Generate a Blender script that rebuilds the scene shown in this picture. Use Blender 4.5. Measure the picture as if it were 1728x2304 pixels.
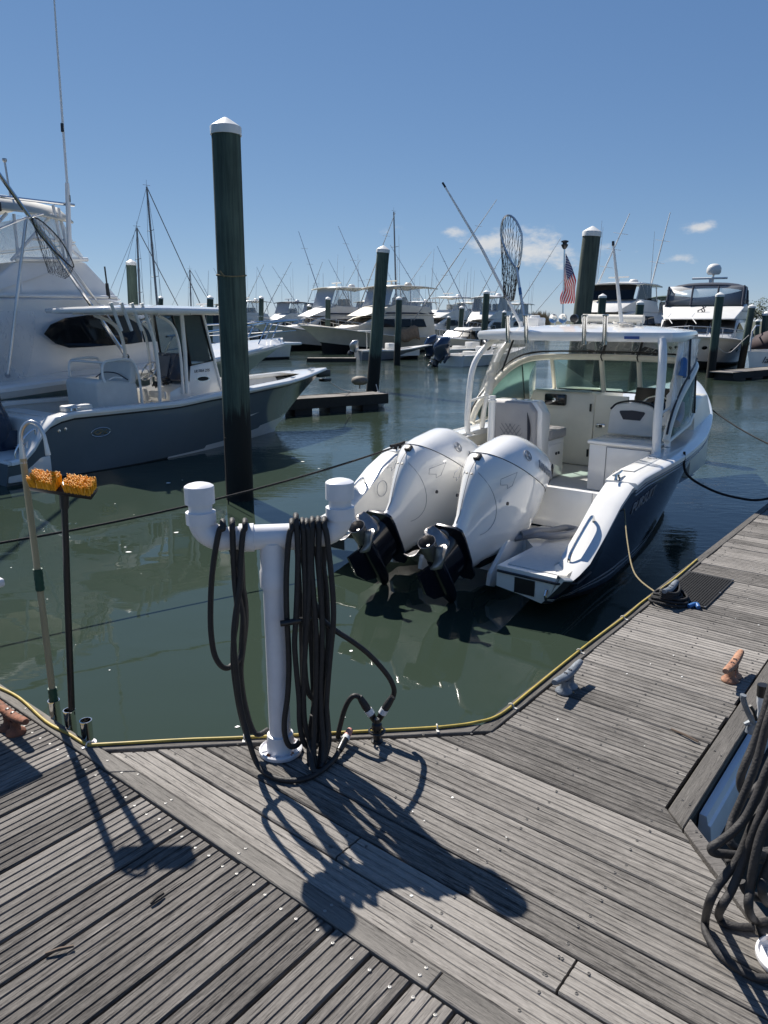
import bpy, bmesh, math, random
from mathutils import Vector, Matrix, noise as mnoise
random.seed(7)
R = math.radians
scene = bpy.context.scene
COL = scene.collection
for o in list(bpy.data.objects):
    bpy.data.objects.remove(o)

# ------------------------------------------------------------------ camera
EYE = 1.75
WATER = -0.62
FPX, PXW, PXH, HZ = 1650.0, 1728.0, 2304.0, 722.0
PITCH = math.atan((PXH / 2 - HZ) / FPX)
cam = bpy.data.cameras.new('camera')
cam.sensor_fit = 'VERTICAL'
cam.sensor_height = 24.0
cam.lens = 24.0 * FPX / PXH
cam.clip_start = 0.05
cam.clip_end = 3000
camo = bpy.data.objects.new('camera', cam)
COL.objects.link(camo)
camo.location = (0, 0, EYE)
camo.rotation_euler = (math.pi / 2 - PITCH, 0, 0)
scene.camera = camo

# ------------------------------------------------------------------ sun, sky, exposure
SUN = Vector((-0.49, 0.76, 1.0)).normalized()          # towards the sun
SUN_EL = math.asin(SUN.z)
SUN_AZ = math.atan2(SUN.x, SUN.y)
sl = bpy.data.lights.new('sun', 'SUN')
sl.energy = 5.0
sl.angle = R(0.53)
sl.color = (1.0, 0.945, 0.865)
so = bpy.data.objects.new('sun', sl)
COL.objects.link(so)
so.rotation_euler = SUN.to_track_quat('Z', 'Y').to_euler()
so.location = SUN * 60

world = bpy.data.worlds.new('World')
scene.world = world
world.use_nodes = True
wn = world.node_tree
wn.nodes.clear()
def N(nt, kind, **kw):
    n = nt.nodes.new(kind)
    for k, v in kw.items():
        setattr(n, k, v)
    return n
def math_node(nt, op, a, b=None, c=None, clamp=False):
    n = nt.nodes.new('ShaderNodeMath')
    n.operation = op
    n.use_clamp = clamp
    for i, v in enumerate((a, b, c)):
        if v is None:
            continue
        if isinstance(v, (int, float)):
            n.inputs[i].default_value = v
        else:
            nt.links.new(v, n.inputs[i])
    return n.outputs[0]
sky = N(wn, 'ShaderNodeTexSky', sky_type='NISHITA', sun_disc=False)
sky.sun_elevation = SUN_EL
sky.sun_rotation = SUN_AZ
sky.altitude = 0
sky.air_density = 0.6
sky.dust_density = 0.0
sky.ozone_density = 6.0
tc = N(wn, 'ShaderNodeTexCoord')
sep = N(wn, 'ShaderNodeSeparateXYZ')
wn.links.new(tc.outputs['Generated'], sep.inputs[0])
az = math_node(wn, 'ARCTAN2', sep.outputs['X'], sep.outputs['Y'])
el = math_node(wn, 'ARCSINE', sep.outputs['Z'])
comb = N(wn, 'ShaderNodeCombineXYZ')
wn.links.new(az, comb.inputs[0])
wn.links.new(math_node(wn, 'MULTIPLY', el, 1.9), comb.inputs[1])
n1 = N(wn, 'ShaderNodeTexNoise')
n1.inputs['Scale'].default_value = 26
n1.inputs['Detail'].default_value = 7
n1.inputs['Roughness'].default_value = 0.62
wn.links.new(comb.outputs[0], n1.inputs['Vector'])
n2 = N(wn, 'ShaderNodeTexNoise')
n2.inputs['Scale'].default_value = 5.0
n2.inputs['Detail'].default_value = 3
wn.links.new(comb.outputs[0], n2.inputs['Vector'])
# fair-weather clouds low over the horizon: (azimuth, elevation, half width, half height, weight) in degrees
clouds = [(5.2, 6.3, 1.1, .5, .50), (7.6, 5.6, 1.7, .8, .55), (10.6, 5.2, 2.2, 1.25, .62), (12.8, 4.2, 2.0, .9, .5), (0.1, 6.4, 1.1, .5, .5),
          (22.3, 6.1, 1.3, .5, .60), (21.0, 4.1, 1.4, .4, .42), (16.5, 4.9, 2.4, .7, .32), (25.5, 2.9, 2.6, .5, .34), (17.5, 2.4, 2.5, .6, .34),
          (-48, 6.0, 3, 1.0, .5), (-95, 5.0, 3, .9, .5), (52, 6, 3, 1.0, .5), (80, 5, 2.5, .9, .5), (125, 6, 3, 1, .5), (170, 5, 3, 1, .5), (-140, 6, 3, 1, .5)]
acc = None
for (a, e, wa, we, wt) in clouds:
    da = math_node(wn, 'DIVIDE', math_node(wn, 'SUBTRACT', az, R(a)), R(wa))
    de = math_node(wn, 'DIVIDE', math_node(wn, 'SUBTRACT', el, R(e)), R(we))
    d2 = math_node(wn, 'ADD', math_node(wn, 'MULTIPLY', da, da), math_node(wn, 'MULTIPLY', de, de))
    g_ = math_node(wn, 'MULTIPLY', math_node(wn, 'POWER', 2.718, math_node(wn, 'MULTIPLY', d2, -1.0)), wt)
    acc = g_ if acc is None else math_node(wn, 'ADD', acc, g_)
dens = math_node(wn, 'ADD', acc, math_node(wn, 'MULTIPLY', math_node(wn, 'SUBTRACT', n1.outputs[0], 0.5), 1.5))
mr = N(wn, 'ShaderNodeMapRange')
mr.interpolation_type = 'SMOOTHSTEP'
mr.inputs['From Min'].default_value = 0.24
mr.inputs['From Max'].default_value = 0.80
wn.links.new(dens, mr.inputs['Value'])
near_cloud = math_node(wn, 'MULTIPLY', acc, 5.0, clamp=True)
cmask = math_node(wn, 'MULTIPLY', math_node(wn, 'MULTIPLY', mr.outputs[0], near_cloud), 0.9)
mix = N(wn, 'ShaderNodeMix', data_type='RGBA')
wn.links.new(cmask, mix.inputs['Factor'])
sc_ = N(wn, 'ShaderNodeSeparateColor')           # per-channel grading evens the sky's range from zenith to horizon
wn.links.new(sky.outputs[0], sc_.inputs[0])
tint = N(wn, 'ShaderNodeCombineColor')
for ch, (kk, ee) in enumerate(((1.50, .76), (1.93, .62), (3.0, .45))):
    wn.links.new(math_node(wn, 'MULTIPLY', math_node(wn, 'POWER', sc_.outputs[ch], ee), kk), tint.inputs[ch])
wn.links.new(tint.outputs[0], mix.inputs['A'])
mix.inputs['B'].default_value = (8.6, 8.7, 8.8, 1)
bg = N(wn, 'ShaderNodeBackground')
bg.inputs['Strength'].default_value = 0.051
wn.links.new(mix.outputs['Result'], bg.inputs['Color'])
wo = N(wn, 'ShaderNodeOutputWorld')
wn.links.new(bg.outputs[0], wo.inputs['Surface'])

scene.view_settings.view_transform = 'Standard'
scene.view_settings.look = 'None'
scene.view_settings.exposure = 0.70
scene.view_settings.gamma = 1.0
scene.view_settings.use_curve_mapping = False
scene.cycles.max_bounces = 8
scene.cycles.transparent_max_bounces = 16
scene.cycles.caustics_reflective = False
scene.cycles.caustics_refractive = False

# ------------------------------------------------------------------ where a pixel of the picture stands in the place
def _ray(x, y):
    a, b = (x - PXW / 2) / FPX, (PXH / 2 - y) / FPX
    return (a, math.cos(PITCH) + b * math.sin(PITCH), -math.sin(PITCH) + b * math.cos(PITCH))
def ground(x, y, z=0.0):
    r = _ray(x, y)
    t = (z - EYE) / r[2]
    return Vector((r[0] * t, r[1] * t, z))
def at(x, y, Y):
    r = _ray(x, y)
    t = Y / r[1]
    return Vector((r[0] * t, Y, EYE + r[2] * t))

# ------------------------------------------------------------------ mesh helpers
def catmull(pts, n=6, closed=False):
    P = [Vector(p) for p in pts]
    out = []
    m = len(P)
    rng = range(m if closed else m - 1)
    for i in rng:
        if closed:
            a, b, c, d = P[i - 1], P[i], P[(i + 1) % m], P[(i + 2) % m]
        else:
            b, c = P[i], P[i + 1]
            a = P[i - 1] if i > 0 else b + (b - c)
            d = P[i + 2] if i + 2 < m else c + (c - b)
        for k in range(n):
            t = k / n
            out.append(0.5 * ((2 * b) + (c - a) * t + (2 * a - 5 * b + 4 * c - d) * t * t + (3 * b - a - 3 * c + d) * t ** 3))
    if not closed:
        out.append(P[-1])
    return out

class MB:
    def __init__(s):
        s.v, s.f, s.m = [], [], []
    def vert(s, p):
        s.v.append(Vector(p))
        return len(s.v) - 1
    def face(s, ids, m=0):
        s.f.append(tuple(ids))
        s.m.append(m)
    def poly(s, pts, m=0):
        s.face([s.vert(p) for p in pts], m)
    def box(s, x0, x1, y0, y1, z0, z1, m=0, M=None):
        c = [Vector((x, y, z)) for z in (z0, z1) for y in (y0, y1) for x in (x0, x1)]
        if M is not None:
            c = [M @ p for p in c]
        i = [s.vert(p) for p in c]
        for q in ((0, 2, 3, 1), (4, 5, 7, 6), (0, 1, 5, 4), (2, 6, 7, 3), (0, 4, 6, 2), (1, 3, 7, 5)):
            s.face([i[k] for k in q], m)
        return s
    def loft(s, rings, m=0, closed=True, cap0=True, cap1=True, mats=None):
        idx = [[s.vert(p) for p in r] for r in rings]
        n = len(idx[0])
        for a, b in zip(idx, idx[1:]):
            for k in range(n if closed else n - 1):
                j = (k + 1) % n
                s.face((a[k], a[j], b[j], b[k]), mats[k] if mats else m)
        if closed and cap0:
            s.face(idx[0][::-1], mats[-1] if mats else m)
        if closed and cap1:
            s.face(idx[-1], mats[-1] if mats else m)
        return s
    def tube(s, pts, r, n=8, m=0, closed=False, flat=1.0):
        P = [Vector(p) for p in pts]
        k = len(P)
        rad = r if isinstance(r, (list, tuple)) else [r] * k
        rings, up = [], None
        for i in range(k):
            if closed:
                t = P[(i + 1) % k] - P[i - 1]
            else:
                t = P[min(i + 1, k - 1)] - P[max(i - 1, 0)]
            if t.length < 1e-9:
                t = Vector((0, 0, 1))
            t.normalize()
            if up is None:
                up = Vector((0, 0, 1)) if abs(t.z) < .9 else Vector((1, 0, 0))
            up = (up - t * up.dot(t))
            if up.length < 1e-6:
                up = t.orthogonal()
            up.normalize()
            side = t.cross(up)
            rings.append([P[i] + (side * math.cos(a) + up * math.sin(a) * flat) * rad[i] for a in (2 * math.pi * q / n for q in range(n))])
        if closed:
            rings.append(rings[0])
            s.loft(rings, m, cap0=False, cap1=False)
        else:
            s.loft(rings, m)
        return s
    def lathe(s, prof, n=24, o=(0, 0, 0), M=None, m=0, mats=None):
        o = Vector(o)
        rings = []
        for (r, z) in prof:
            rg = [Vector((max(r, 1e-4) * math.cos(2 * math.pi * k / n), max(r, 1e-4) * math.sin(2 * math.pi * k / n), z)) for k in range(n)]
            rings.append([o + (M @ p if M is not None else p) for p in rg])
        if mats:
            for i in range(len(rings) - 1):
                s.loft(rings[i:i + 2], mats[i], cap0=(i == 0), cap1=(i == len(rings) - 2))
        else:
            s.loft(rings, m)
        return s
    def prism(s, poly, y0, y1, m=0, axis='y', taper=None):
        # polygon in (x, z) pushed along y (or in (x, y) along z, or (y, z) along x)
        def P(a, b, h):
            return {'y': (a, h, b), 'z': (a, b, h), 'x': (h, a, b)}[axis]
        A = [P(a, b, y0) for a, b in poly]
        B = [P(a, b, y1) for a, b in poly]
        return s.loft([A, B], m)
    def grid(s, rows, m=0, mats=None):
        idx = [[s.vert(p) for p in r] for r in rows]
        for i in range(len(idx) - 1):
            for k in range(len(idx[0]) - 1):
                s.face((idx[i][k], idx[i][k + 1], idx[i + 1][k + 1], idx[i + 1][k]), mats[k] if mats else m)
        return s
    def build(s, name, mat, parent=None, smooth=40, bevel=0.0, segs=2, thick=0.0, fix=True, subsurf=0):
        me = bpy.data.meshes.new(name)
        me.from_pydata([tuple(p) for p in s.v], [], s.f)
        mats = mat if isinstance(mat, (list, tuple)) else [mat]
        for q in mats:
            me.materials.append(MAT[q] if isinstance(q, str) else q)
        me.polygons.foreach_set('material_index', s.m)
        if fix:
            bm = bmesh.new()
            bm.from_mesh(me)
            bmesh.ops.remove_doubles(bm, verts=bm.verts, dist=1e-5)
            bmesh.ops.recalc_face_normals(bm, faces=bm.faces)
            if bevel:
                eds = [e for e in bm.edges if len(e.link_faces) == 2 and e.calc_face_angle(0) > R(25)]
                if eds:
                    bmesh.ops.bevel(bm, geom=eds, offset=bevel, segments=segs, affect='EDGES', profile=0.5, clamp_overlap=True)
            bm.to_mesh(me)
            bm.free()
        if smooth:
            me.polygons.foreach_set('use_smooth', [True] * len(me.polygons))
            me.set_sharp_from_angle(angle=R(smooth))
        o = bpy.data.objects.new(name, me)
        COL.objects.link(o)
        if parent is not None:
            o.parent = parent
        if subsurf:
            md = o.modifiers.new('subsurf', 'SUBSURF')
            md.levels = md.render_levels = subsurf
        if thick:
            md = o.modifiers.new('solid', 'SOLIDIFY')
            md.thickness = thick
            md.offset = 0
        return o

def tag(o, label=None, cat=None, group=None, kind=None):
    for k, v in (('label', label), ('category', cat), ('group', group), ('kind', kind)):
        if v:
            o[k] = v
    return o
def thing(name, label, cat, loc=(0, 0, 0), rz=0, group=None):
    o = bpy.data.objects.new(name, None)
    o.empty_display_size = 0.2
    COL.objects.link(o)
    o.location = loc
    o.rotation_euler = (0, 0, rz)
    return tag(o, label, cat, group)
def text(name, body, size, M, mat, parent, extrude=0.0015, shear=0.0, sx=1.0):
    cu = bpy.data.curves.new(name, 'FONT')
    cu.body = body
    cu.size = size
    cu.extrude = extrude
    cu.shear = shear
    cu.align_x = 'CENTER'
    cu.align_y = 'CENTER'
    cu.resolution_u = 4
    t = bpy.data.objects.new(name, cu)
    COL.objects.link(t)
    dg = bpy.context.evaluated_depsgraph_get()
    me = bpy.data.meshes.new_from_object(t.evaluated_get(dg))
    COL.objects.unlink(t)
    bpy.data.objects.remove(t)
    me.transform(M @ Matrix.Diagonal((sx, 1, 1, 1)))
    me.materials.clear()
    me.materials.append(MAT[mat])
    me.name = name
    o = bpy.data.objects.new(name, me)
    COL.objects.link(o)
    o.parent = parent
    return o
def axes(o, x, y):
    # matrix that lays lettering: reading direction x, up direction y
    x, y = Vector(x).normalized(), Vector(y).normalized()
    z = x.cross(y).normalized()
    y = z.cross(x)
    return Matrix(((x.x, y.x, z.x, o[0]), (x.y, y.y, z.y, o[1]), (x.z, y.z, z.z, o[2]), (0, 0, 0, 1)))

# ------------------------------------------------------------------ materials
MAT = {}
def mat(name, col, rough=0.5, metal=0.0, var=0.0, vscale=8.0, bump=0.0, bscale=40.0, coat=0.0, alpha=1.0, ior=1.5, stretch=None, col2=None, dirt=0.0, rvar=0.0, trans=0.0):
    m = bpy.data.materials.new(name)
    m.use_nodes = True
    nt = m.node_tree
    b = nt.nodes['Principled BSDF']
    b.inputs['Roughness'].default_value = rough
    b.inputs['Metallic'].default_value = metal
    b.inputs['Coat Weight'].default_value = coat
    b.inputs['Coat Roughness'].default_value = 0.06
    b.inputs['IOR'].default_value = ior
    b.inputs['Transmission Weight'].default_value = trans
    c = (*col, 1)
    b.inputs['Base Color'].default_value = c
    tcn = N(nt, 'ShaderNodeTexCoord')
    vec = tcn.outputs['Object']
    if stretch:
        mp = N(nt, 'ShaderNodeMapping')
        mp.inputs['Scale'].default_value = stretch
        nt.links.new(vec, mp.inputs['Vector'])
        vec = mp.outputs[0]
    if var or rvar:
        nz = N(nt, 'ShaderNodeTexNoise')
        nz.inputs['Scale'].default_value = vscale
        nz.inputs['Detail'].default_value = 6
        nz.inputs['Roughness'].default_value = 0.6
        nt.links.new(vec, nz.inputs['Vector'])
        if var:
            rp = N(nt, 'ShaderNodeMapRange')
            rp.inputs['From Min'].default_value = 0.32
            rp.inputs['From Max'].default_value = 0.68
            nt.links.new(nz.outputs[0], rp.inputs['Value'])
            mx = N(nt, 'ShaderNodeMix', data_type='RGBA')
            lo = col2 if col2 else tuple(max(0, k * (1 - var)) for k in col)
            hi = col if col2 else tuple(min(1, k * (1 + var * .6)) for k in col)
            mx.inputs['A'].default_value = (*lo, 1)
            mx.inputs['B'].default_value = (*hi, 1)
            nt.links.new(rp.outputs[0], mx.inputs['Factor'])
            nt.links.new(mx.outputs['Result'], b.inputs['Base Color'])
        if rvar:
            rr = N(nt, 'ShaderNodeMapRange')
            rr.inputs['To Min'].default_value = max(0.02, rough - rvar)
            rr.inputs['To Max'].default_value = rough + rvar
            nt.links.new(nz.outputs[0], rr.inputs['Value'])
            nt.links.new(rr.outputs[0], b.inputs['Roughness'])
    if bump:
        nb = N(nt, 'ShaderNodeTexNoise')
        nb.inputs['Scale'].default_value = bscale
        nb.inputs['Detail'].default_value = 4
        nt.links.new(vec, nb.inputs['Vector'])
        bp = N(nt, 'ShaderNodeBump')
        bp.inputs['Strength'].default_value = bump
        bp.inputs['Distance'].default_value = 0.01
        nt.links.new(nb.outputs[0], bp.inputs['Height'])
        nt.links.new(bp.outputs[0], b.inputs['Normal'])
    if alpha < 1:
        b.inputs['Alpha'].default_value = alpha
    MAT[name] = m
    return m
mat('gelcoat', (.80, .79, .76), .16, var=.05, vscale=3, coat=.5, rvar=.05)
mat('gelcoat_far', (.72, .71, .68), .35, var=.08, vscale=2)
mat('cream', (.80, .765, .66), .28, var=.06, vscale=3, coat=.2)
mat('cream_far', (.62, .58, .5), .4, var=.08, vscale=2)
mat('white_alu', (.76, .76, .76), .3, var=.04)
mat('motor_white', (.83, .82, .79), .10, var=.02, vscale=2, coat=1.0)
mat('motor_line', (.03, .03, .035), .5)
mat('motor_gray', (.25, .26, .29), .3)
mat('navy', (.004, .010, .034), .10, coat=.2, var=.1, vscale=2, bump=.02, bscale=2.5)
mat('hull_gray', (.165, .195, .215), .14, coat=.7, var=.06, vscale=1.5, bump=.02, bscale=2)
mat('hull_green', (.2, .26, .26), .3, coat=.3, var=.05)  # grey-green of reflected shade, put into the white yacht's hull colour
mat('hull_white', (.76, .76, .755), .3, var=.07, vscale=1.2, coat=.3)  # plain neutral white for yacht hulls and houses
mat('hull_dark', (.05, .06, .075), .3, coat=.3)
mat('antifoul', (.012, .012, .014), .6, var=.3, vscale=6)
mat('black', (.012, .012, .013), .35, var=.2, vscale=20)
mat('black_gloss', (.006, .006, .009), .12, coat=.5)
mat('motor_black', (.010, .011, .02), .22, coat=.4, var=.2, vscale=10)
mat('motor_navy', (.018, .03, .06), .16, coat=.8)
mat('rubber', (.014, .0135, .014), .6, var=.35, vscale=35, bump=.25, bscale=160)
mat('hose_worn', (.028, .026, .026), .7, var=.35, vscale=25, bump=.3, bscale=140)
mat('steel', (.72, .72, .71), .13, metal=1.0, rvar=.06, vscale=30)
mat('steel_dull', (.45, .45, .46), .38, metal=.9, var=.2, vscale=25)
mat('prop_metal', (.30, .285, .275), .38, metal=.75, var=.25, vscale=12)
mat('screw_metal', (.40, .39, .37), .5, metal=.3, var=.4, vscale=3)
mat('screw_dark', (.12, .115, .11), .6, metal=.3, var=.4, vscale=3)
mat('alu', (.55, .56, .57), .33, metal=.9, var=.1, vscale=20)
mat('galv', (.17, .19, .215), .55, metal=.25, var=.3, vscale=35, bump=.3, bscale=80)
mat('rust', (.30, .11, .055), .8, var=.5, vscale=30, bump=.5, bscale=60, col2=(.10, .045, .03))
mat('rust_pale', (.42, .23, .14), .75, var=.5, vscale=25, bump=.5, bscale=60, col2=(.20, .08, .045))
mat('pvc', (.74, .74, .76), .32, var=.06, vscale=12, bump=.03, bscale=30)
mat('pvc_dirty', (.62, .60, .55), .45, var=.3, vscale=10)
mat('cap_white', (.72, .72, .70), .45, var=.12, vscale=9)
mat('yellow_hose', (.40, .30, .06), .5, var=.3, vscale=14)
mat('orange', (.95, .44, .02), .6, var=.35, vscale=60)
mat('pole_tan', (.40, .34, .20), .5, var=.22, vscale=9, stretch=(1, 1, .15))
mat('green_grip', (.008, .06, .035), .55, var=.2, vscale=30)
mat('rope_black', (.014, .014, .016), .85, bump=.6, bscale=120, var=.3, vscale=60)
mat('rope_tan', (.22, .18, .10), .85, bump=.6, bscale=120, var=.3, vscale=60)
mat('rope_white', (.6, .58, .54), .85, bump=.6, bscale=120, var=.2, vscale=60)
mat('upholstery', (.36, .35, .345), .65, var=.06, vscale=6, bump=.06, bscale=90)
mat('upholstery_white', (.66, .65, .61), .55, var=.06, vscale=6, bump=.04, bscale=60)
mat('upholstery_navy', (.012, .016, .03), .5)
mat('canvas_cream', (.62, .60, .54), .7, var=.08, vscale=5, bump=.15, bscale=9)
mat('canvas_navy', (.02, .03, .055), .75, var=.2, vscale=5)
mat('canvas_green', (.03, .075, .07), .75, var=.2, vscale=5)
mat('canvas_blue', (.03, .1, .2), .75, var=.2, vscale=5)
mat('canvas_brown', (.26, .17, .10), .75, var=.3, vscale=4, bump=.4, bscale=5)
mat('dark_glass', (.006, .008, .011), .05, ior=1.35)
mat('instrument', (.02, .03, .06), .15, coat=.6)
mat('cover_gray', (.18, .19, .21), .45)
mat('skin_pink', (.5, .22, .18), .5)
mat('brass', (.4, .3, .14), .4, metal=.8)
mat('tape', (.62, .64, .66), .4, var=.1, vscale=30)
mat('red', (.50, .010, .022), .7)
mat('flag_white', (.72, .70, .68), .7)
mat('flag_blue', (.02, .03, .12), .7)
mat('blue_sticker', (.03, .07, .25), .4)
mat('blue_rubber', (.03, .12, .32), .5)
mat('letter_gray', (.30, .31, .33), .4)
mat('letter_dark', (.02, .025, .04), .5)
mat('mast', (.22, .22, .23), .45, metal=.3)
mat('far_metal', (.50, .51, .53), .4, metal=.3)
mat('buoy', (.62, .61, .58), .5, var=.25, vscale=10)
mat('buoy_brown', (.17, .15, .12), .7, var=.4, vscale=18, bump=.4)
mat('twig', (.1, .07, .05), .8)
mat('foam', (.75, .76, .74), .7)
mat('leaf', (.06, .085, .03), .7, var=.5, vscale=1.5)
mat('bark', (.08, .06, .045), .9, var=.3)
mat('reed', (.30, .23, .13), .8, var=.35, vscale=3)
mat('soil', (.06, .065, .04), .95, var=.3, vscale=.3)
mat('teak', (.2, .1, .05), .5, var=.3, vscale=12)
mat('nonskid', (.60, .59, .56), .7, var=.06, vscale=20, bump=.15, bscale=150)

def glassy(name, tint, alpha_body, rough=.03, streak=0.0):
    m = bpy.data.materials.new(name)
    m.use_nodes = True
    nt = m.node_tree
    nt.nodes.clear()
    out = N(nt, 'ShaderNodeOutputMaterial')
    tr = N(nt, 'ShaderNodeBsdfTransparent')
    tr.inputs[0].default_value = (*tint, 1)
    gl = N(nt, 'ShaderNodeBsdfPrincipled')
    gl.inputs['Base Color'].default_value = (*[k * .85 for k in tint], 1)
    gl.inputs['Roughness'].default_value = rough
    mixn = N(nt, 'ShaderNodeMixShader')
    fr = N(nt, 'ShaderNodeFresnel')
    fr.inputs['IOR'].default_value = 1.45
    fac = math_node(nt, 'ADD', math_node(nt, 'MULTIPLY', fr.outputs[0], .55 if streak else 1.0), alpha_body, clamp=True)
    if streak:
        tcn = N(nt, 'ShaderNodeTexCoord')
        mp = N(nt, 'ShaderNodeMapping')
        mp.inputs['Scale'].default_value = (3, 3, 1.2)
        mp.inputs['Rotation'].default_value = (.3, .5, .4)
        nt.links.new(tcn.outputs['Object'], mp.inputs['Vector'])
        nz = N(nt, 'ShaderNodeTexNoise')
        nz.inputs['Scale'].default_value = 3.0
        nz.inputs['Detail'].default_value = 3
        nz.inputs['Distortion'].default_value = 1.6
        nt.links.new(mp.outputs[0], nz.inputs['Vector'])
        bp = N(nt, 'ShaderNodeBump')
        bp.inputs['Strength'].default_value = .55
        bp.inputs['Distance'].default_value = .06
        nt.links.new(nz.outputs[0], bp.inputs['Height'])
        nt.links.new(bp.outputs[0], gl.inputs['Normal'])
        nt.links.new(bp.outputs[0], fr.inputs['Normal'])
        st = N(nt, 'ShaderNodeMapRange')
        st.inputs['From Min'].default_value = .55
        st.inputs['From Max'].default_value = .75
        st.inputs['To Max'].default_value = streak
        nt.links.new(nz.outputs[0], st.inputs['Value'])
        fac = math_node(nt, 'ADD', fac, st.outputs[0], clamp=True)
    nt.links.new(fac, mixn.inputs[0])
    nt.links.new(tr.outputs[0], mixn.inputs[1])
    nt.links.new(gl.outputs[0], mixn.inputs[2])
    nt.links.new(mixn.outputs[0], out.inputs[0])
    MAT[name] = m
glassy('green_glass', (.72, .83, .80), .04)
glassy('smoke_glass', (.58, .64, .64), .05)
glassy('clear_vinyl', (.94, .95, .96), .06, .10, streak=.30)
glassy('clear_far', (.86, .88, .90), .07, .2)

def wood(name, ang, base, dark, grain=1.0, rand=.35):
    # weathered boards, grain running along the direction ang (degrees in plan)
    m = bpy.data.materials.new(name)
    m.use_nodes = True
    nt = m.node_tree
    b = nt.nodes['Principled BSDF']
    b.inputs['Roughness'].default_value = .82
    b.inputs['Specular IOR Level'].default_value = .25
    geo = N(nt, 'ShaderNodeNewGeometry')
    oi = N(nt, 'ShaderNodeObjectInfo')
    mp0 = N(nt, 'ShaderNodeMapping')
    mp0.inputs['Rotation'].default_value = (0, 0, -R(ang))
    nt.links.new(geo.outputs['Position'], mp0.inputs['Vector'])
    off = N(nt, 'ShaderNodeVectorMath', operation='ADD')
    cx = N(nt, 'ShaderNodeCombineXYZ')
    nt.links.new(math_node(nt, 'MULTIPLY', oi.outputs['Random'], 37.0), cx.inputs[0])
    nt.links.new(math_node(nt, 'MULTIPLY', oi.outputs['Random'], 11.0), cx.inputs[2])
    nt.links.new(mp0.outputs[0], off.inputs[0])
    nt.links.new(cx.outputs[0], off.inputs[1])
    def nz(scale, sx, sy, detail=6, rough=.65, dist=0.0):
        mp = N(nt, 'ShaderNodeMapping')
        mp.inputs['Scale'].default_value = (sx, sy, sy)
        nt.links.new(off.outputs[0], mp.inputs['Vector'])
        n = N(nt, 'ShaderNodeTexNoise')
        n.inputs['Scale'].default_value = scale
        n.inputs['Detail'].default_value = detail
        n.inputs['Roughness'].default_value = rough
        n.inputs['Distortion'].default_value = dist
        nt.links.new(mp.outputs[0], n.inputs['Vector'])
        return n.outputs[0]
    fine = nz(16, .9, 14, 8, .75, .4)
    mid = nz(5, .7, 7, 6, .6, .8)
    patch = nz(2.2, .6, 1.6, 5, .6)
    speck = nz(60, 1, 2.5, 4, .7)
    v = math_node(nt, 'ADD', math_node(nt, 'MULTIPLY', fine, .52), math_node(nt, 'MULTIPLY', mid, .24))
    v = math_node(nt, 'ADD', v, math_node(nt, 'MULTIPLY', patch, .28))
    v = math_node(nt, 'ADD', v, math_node(nt, 'MULTIPLY', speck, .14))
    v = math_node(nt, 'ADD', v, math_node(nt, 'MULTIPLY', math_node(nt, 'SUBTRACT', oi.outputs['Random'], .5), rand * .42))
    crack = N(nt, 'ShaderNodeMapRange')                      # fine dark checks along the grain
    crack.inputs['From Min'].default_value = .56
    crack.inputs['From Max'].default_value = .70
    crack.inputs['To Max'].default_value = .30
    nt.links.new(nz(22, .35, 9, 4, .7, .25), crack.inputs['Value'])
    v = math_node(nt, 'SUBTRACT', v, crack.outputs[0])
    worn = N(nt, 'ShaderNodeMapRange')                       # pale salt-bleached streaks
    worn.inputs['From Min'].default_value = .60
    worn.inputs['From Max'].default_value = .74
    worn.inputs['To Max'].default_value = .22
    nt.links.new(nz(7, .5, 6, 5, .7, .5), worn.inputs['Value'])
    v = math_node(nt, 'ADD', v, worn.outputs[0])
    rp = N(nt, 'ShaderNodeMapRange')
    rp.inputs['From Min'].default_value = .40
    rp.inputs['From Max'].default_value = .78
    nt.links.new(v, rp.inputs['Value'])
    mx = N(nt, 'ShaderNodeMix', data_type='RGBA')
    mx.inputs['A'].default_value = (*dark, 1)
    mx.inputs['B'].default_value = (*base, 1)
    nt.links.new(rp.outputs[0], mx.inputs['Factor'])
    nt.links.new(mx.outputs['Result'], b.inputs['Base Color'])
    bp = N(nt, 'ShaderNodeBump')
    bp.inputs['Strength'].default_value = .8 * grain
    bp.inputs['Distance'].default_value = .004
    nt.links.new(fine, bp.inputs['Height'])
    nt.links.new(bp.outputs[0], b.inputs['Normal'])
    MAT[name] = m
wood('plank_cross', -39, (.345, .322, .295), (.042, .039, .036), rand=.42)
wood('plank_long', 51, (.275, .255, .234), (.034, .031, .029), rand=.5)
wood('board_left', -39, (.24, .225, .205), (.05, .047, .044), rand=.2)
wood('board_edge', 6, (.22, .205, .19), (.045, .042, .04), rand=.2)
wood('board_finger', 51, (.155, .145, .133), (.036, .034, .032), rand=.2)
wood('frame_wood', 51, (.06, .054, .048), (.018, .016, .015))

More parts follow.
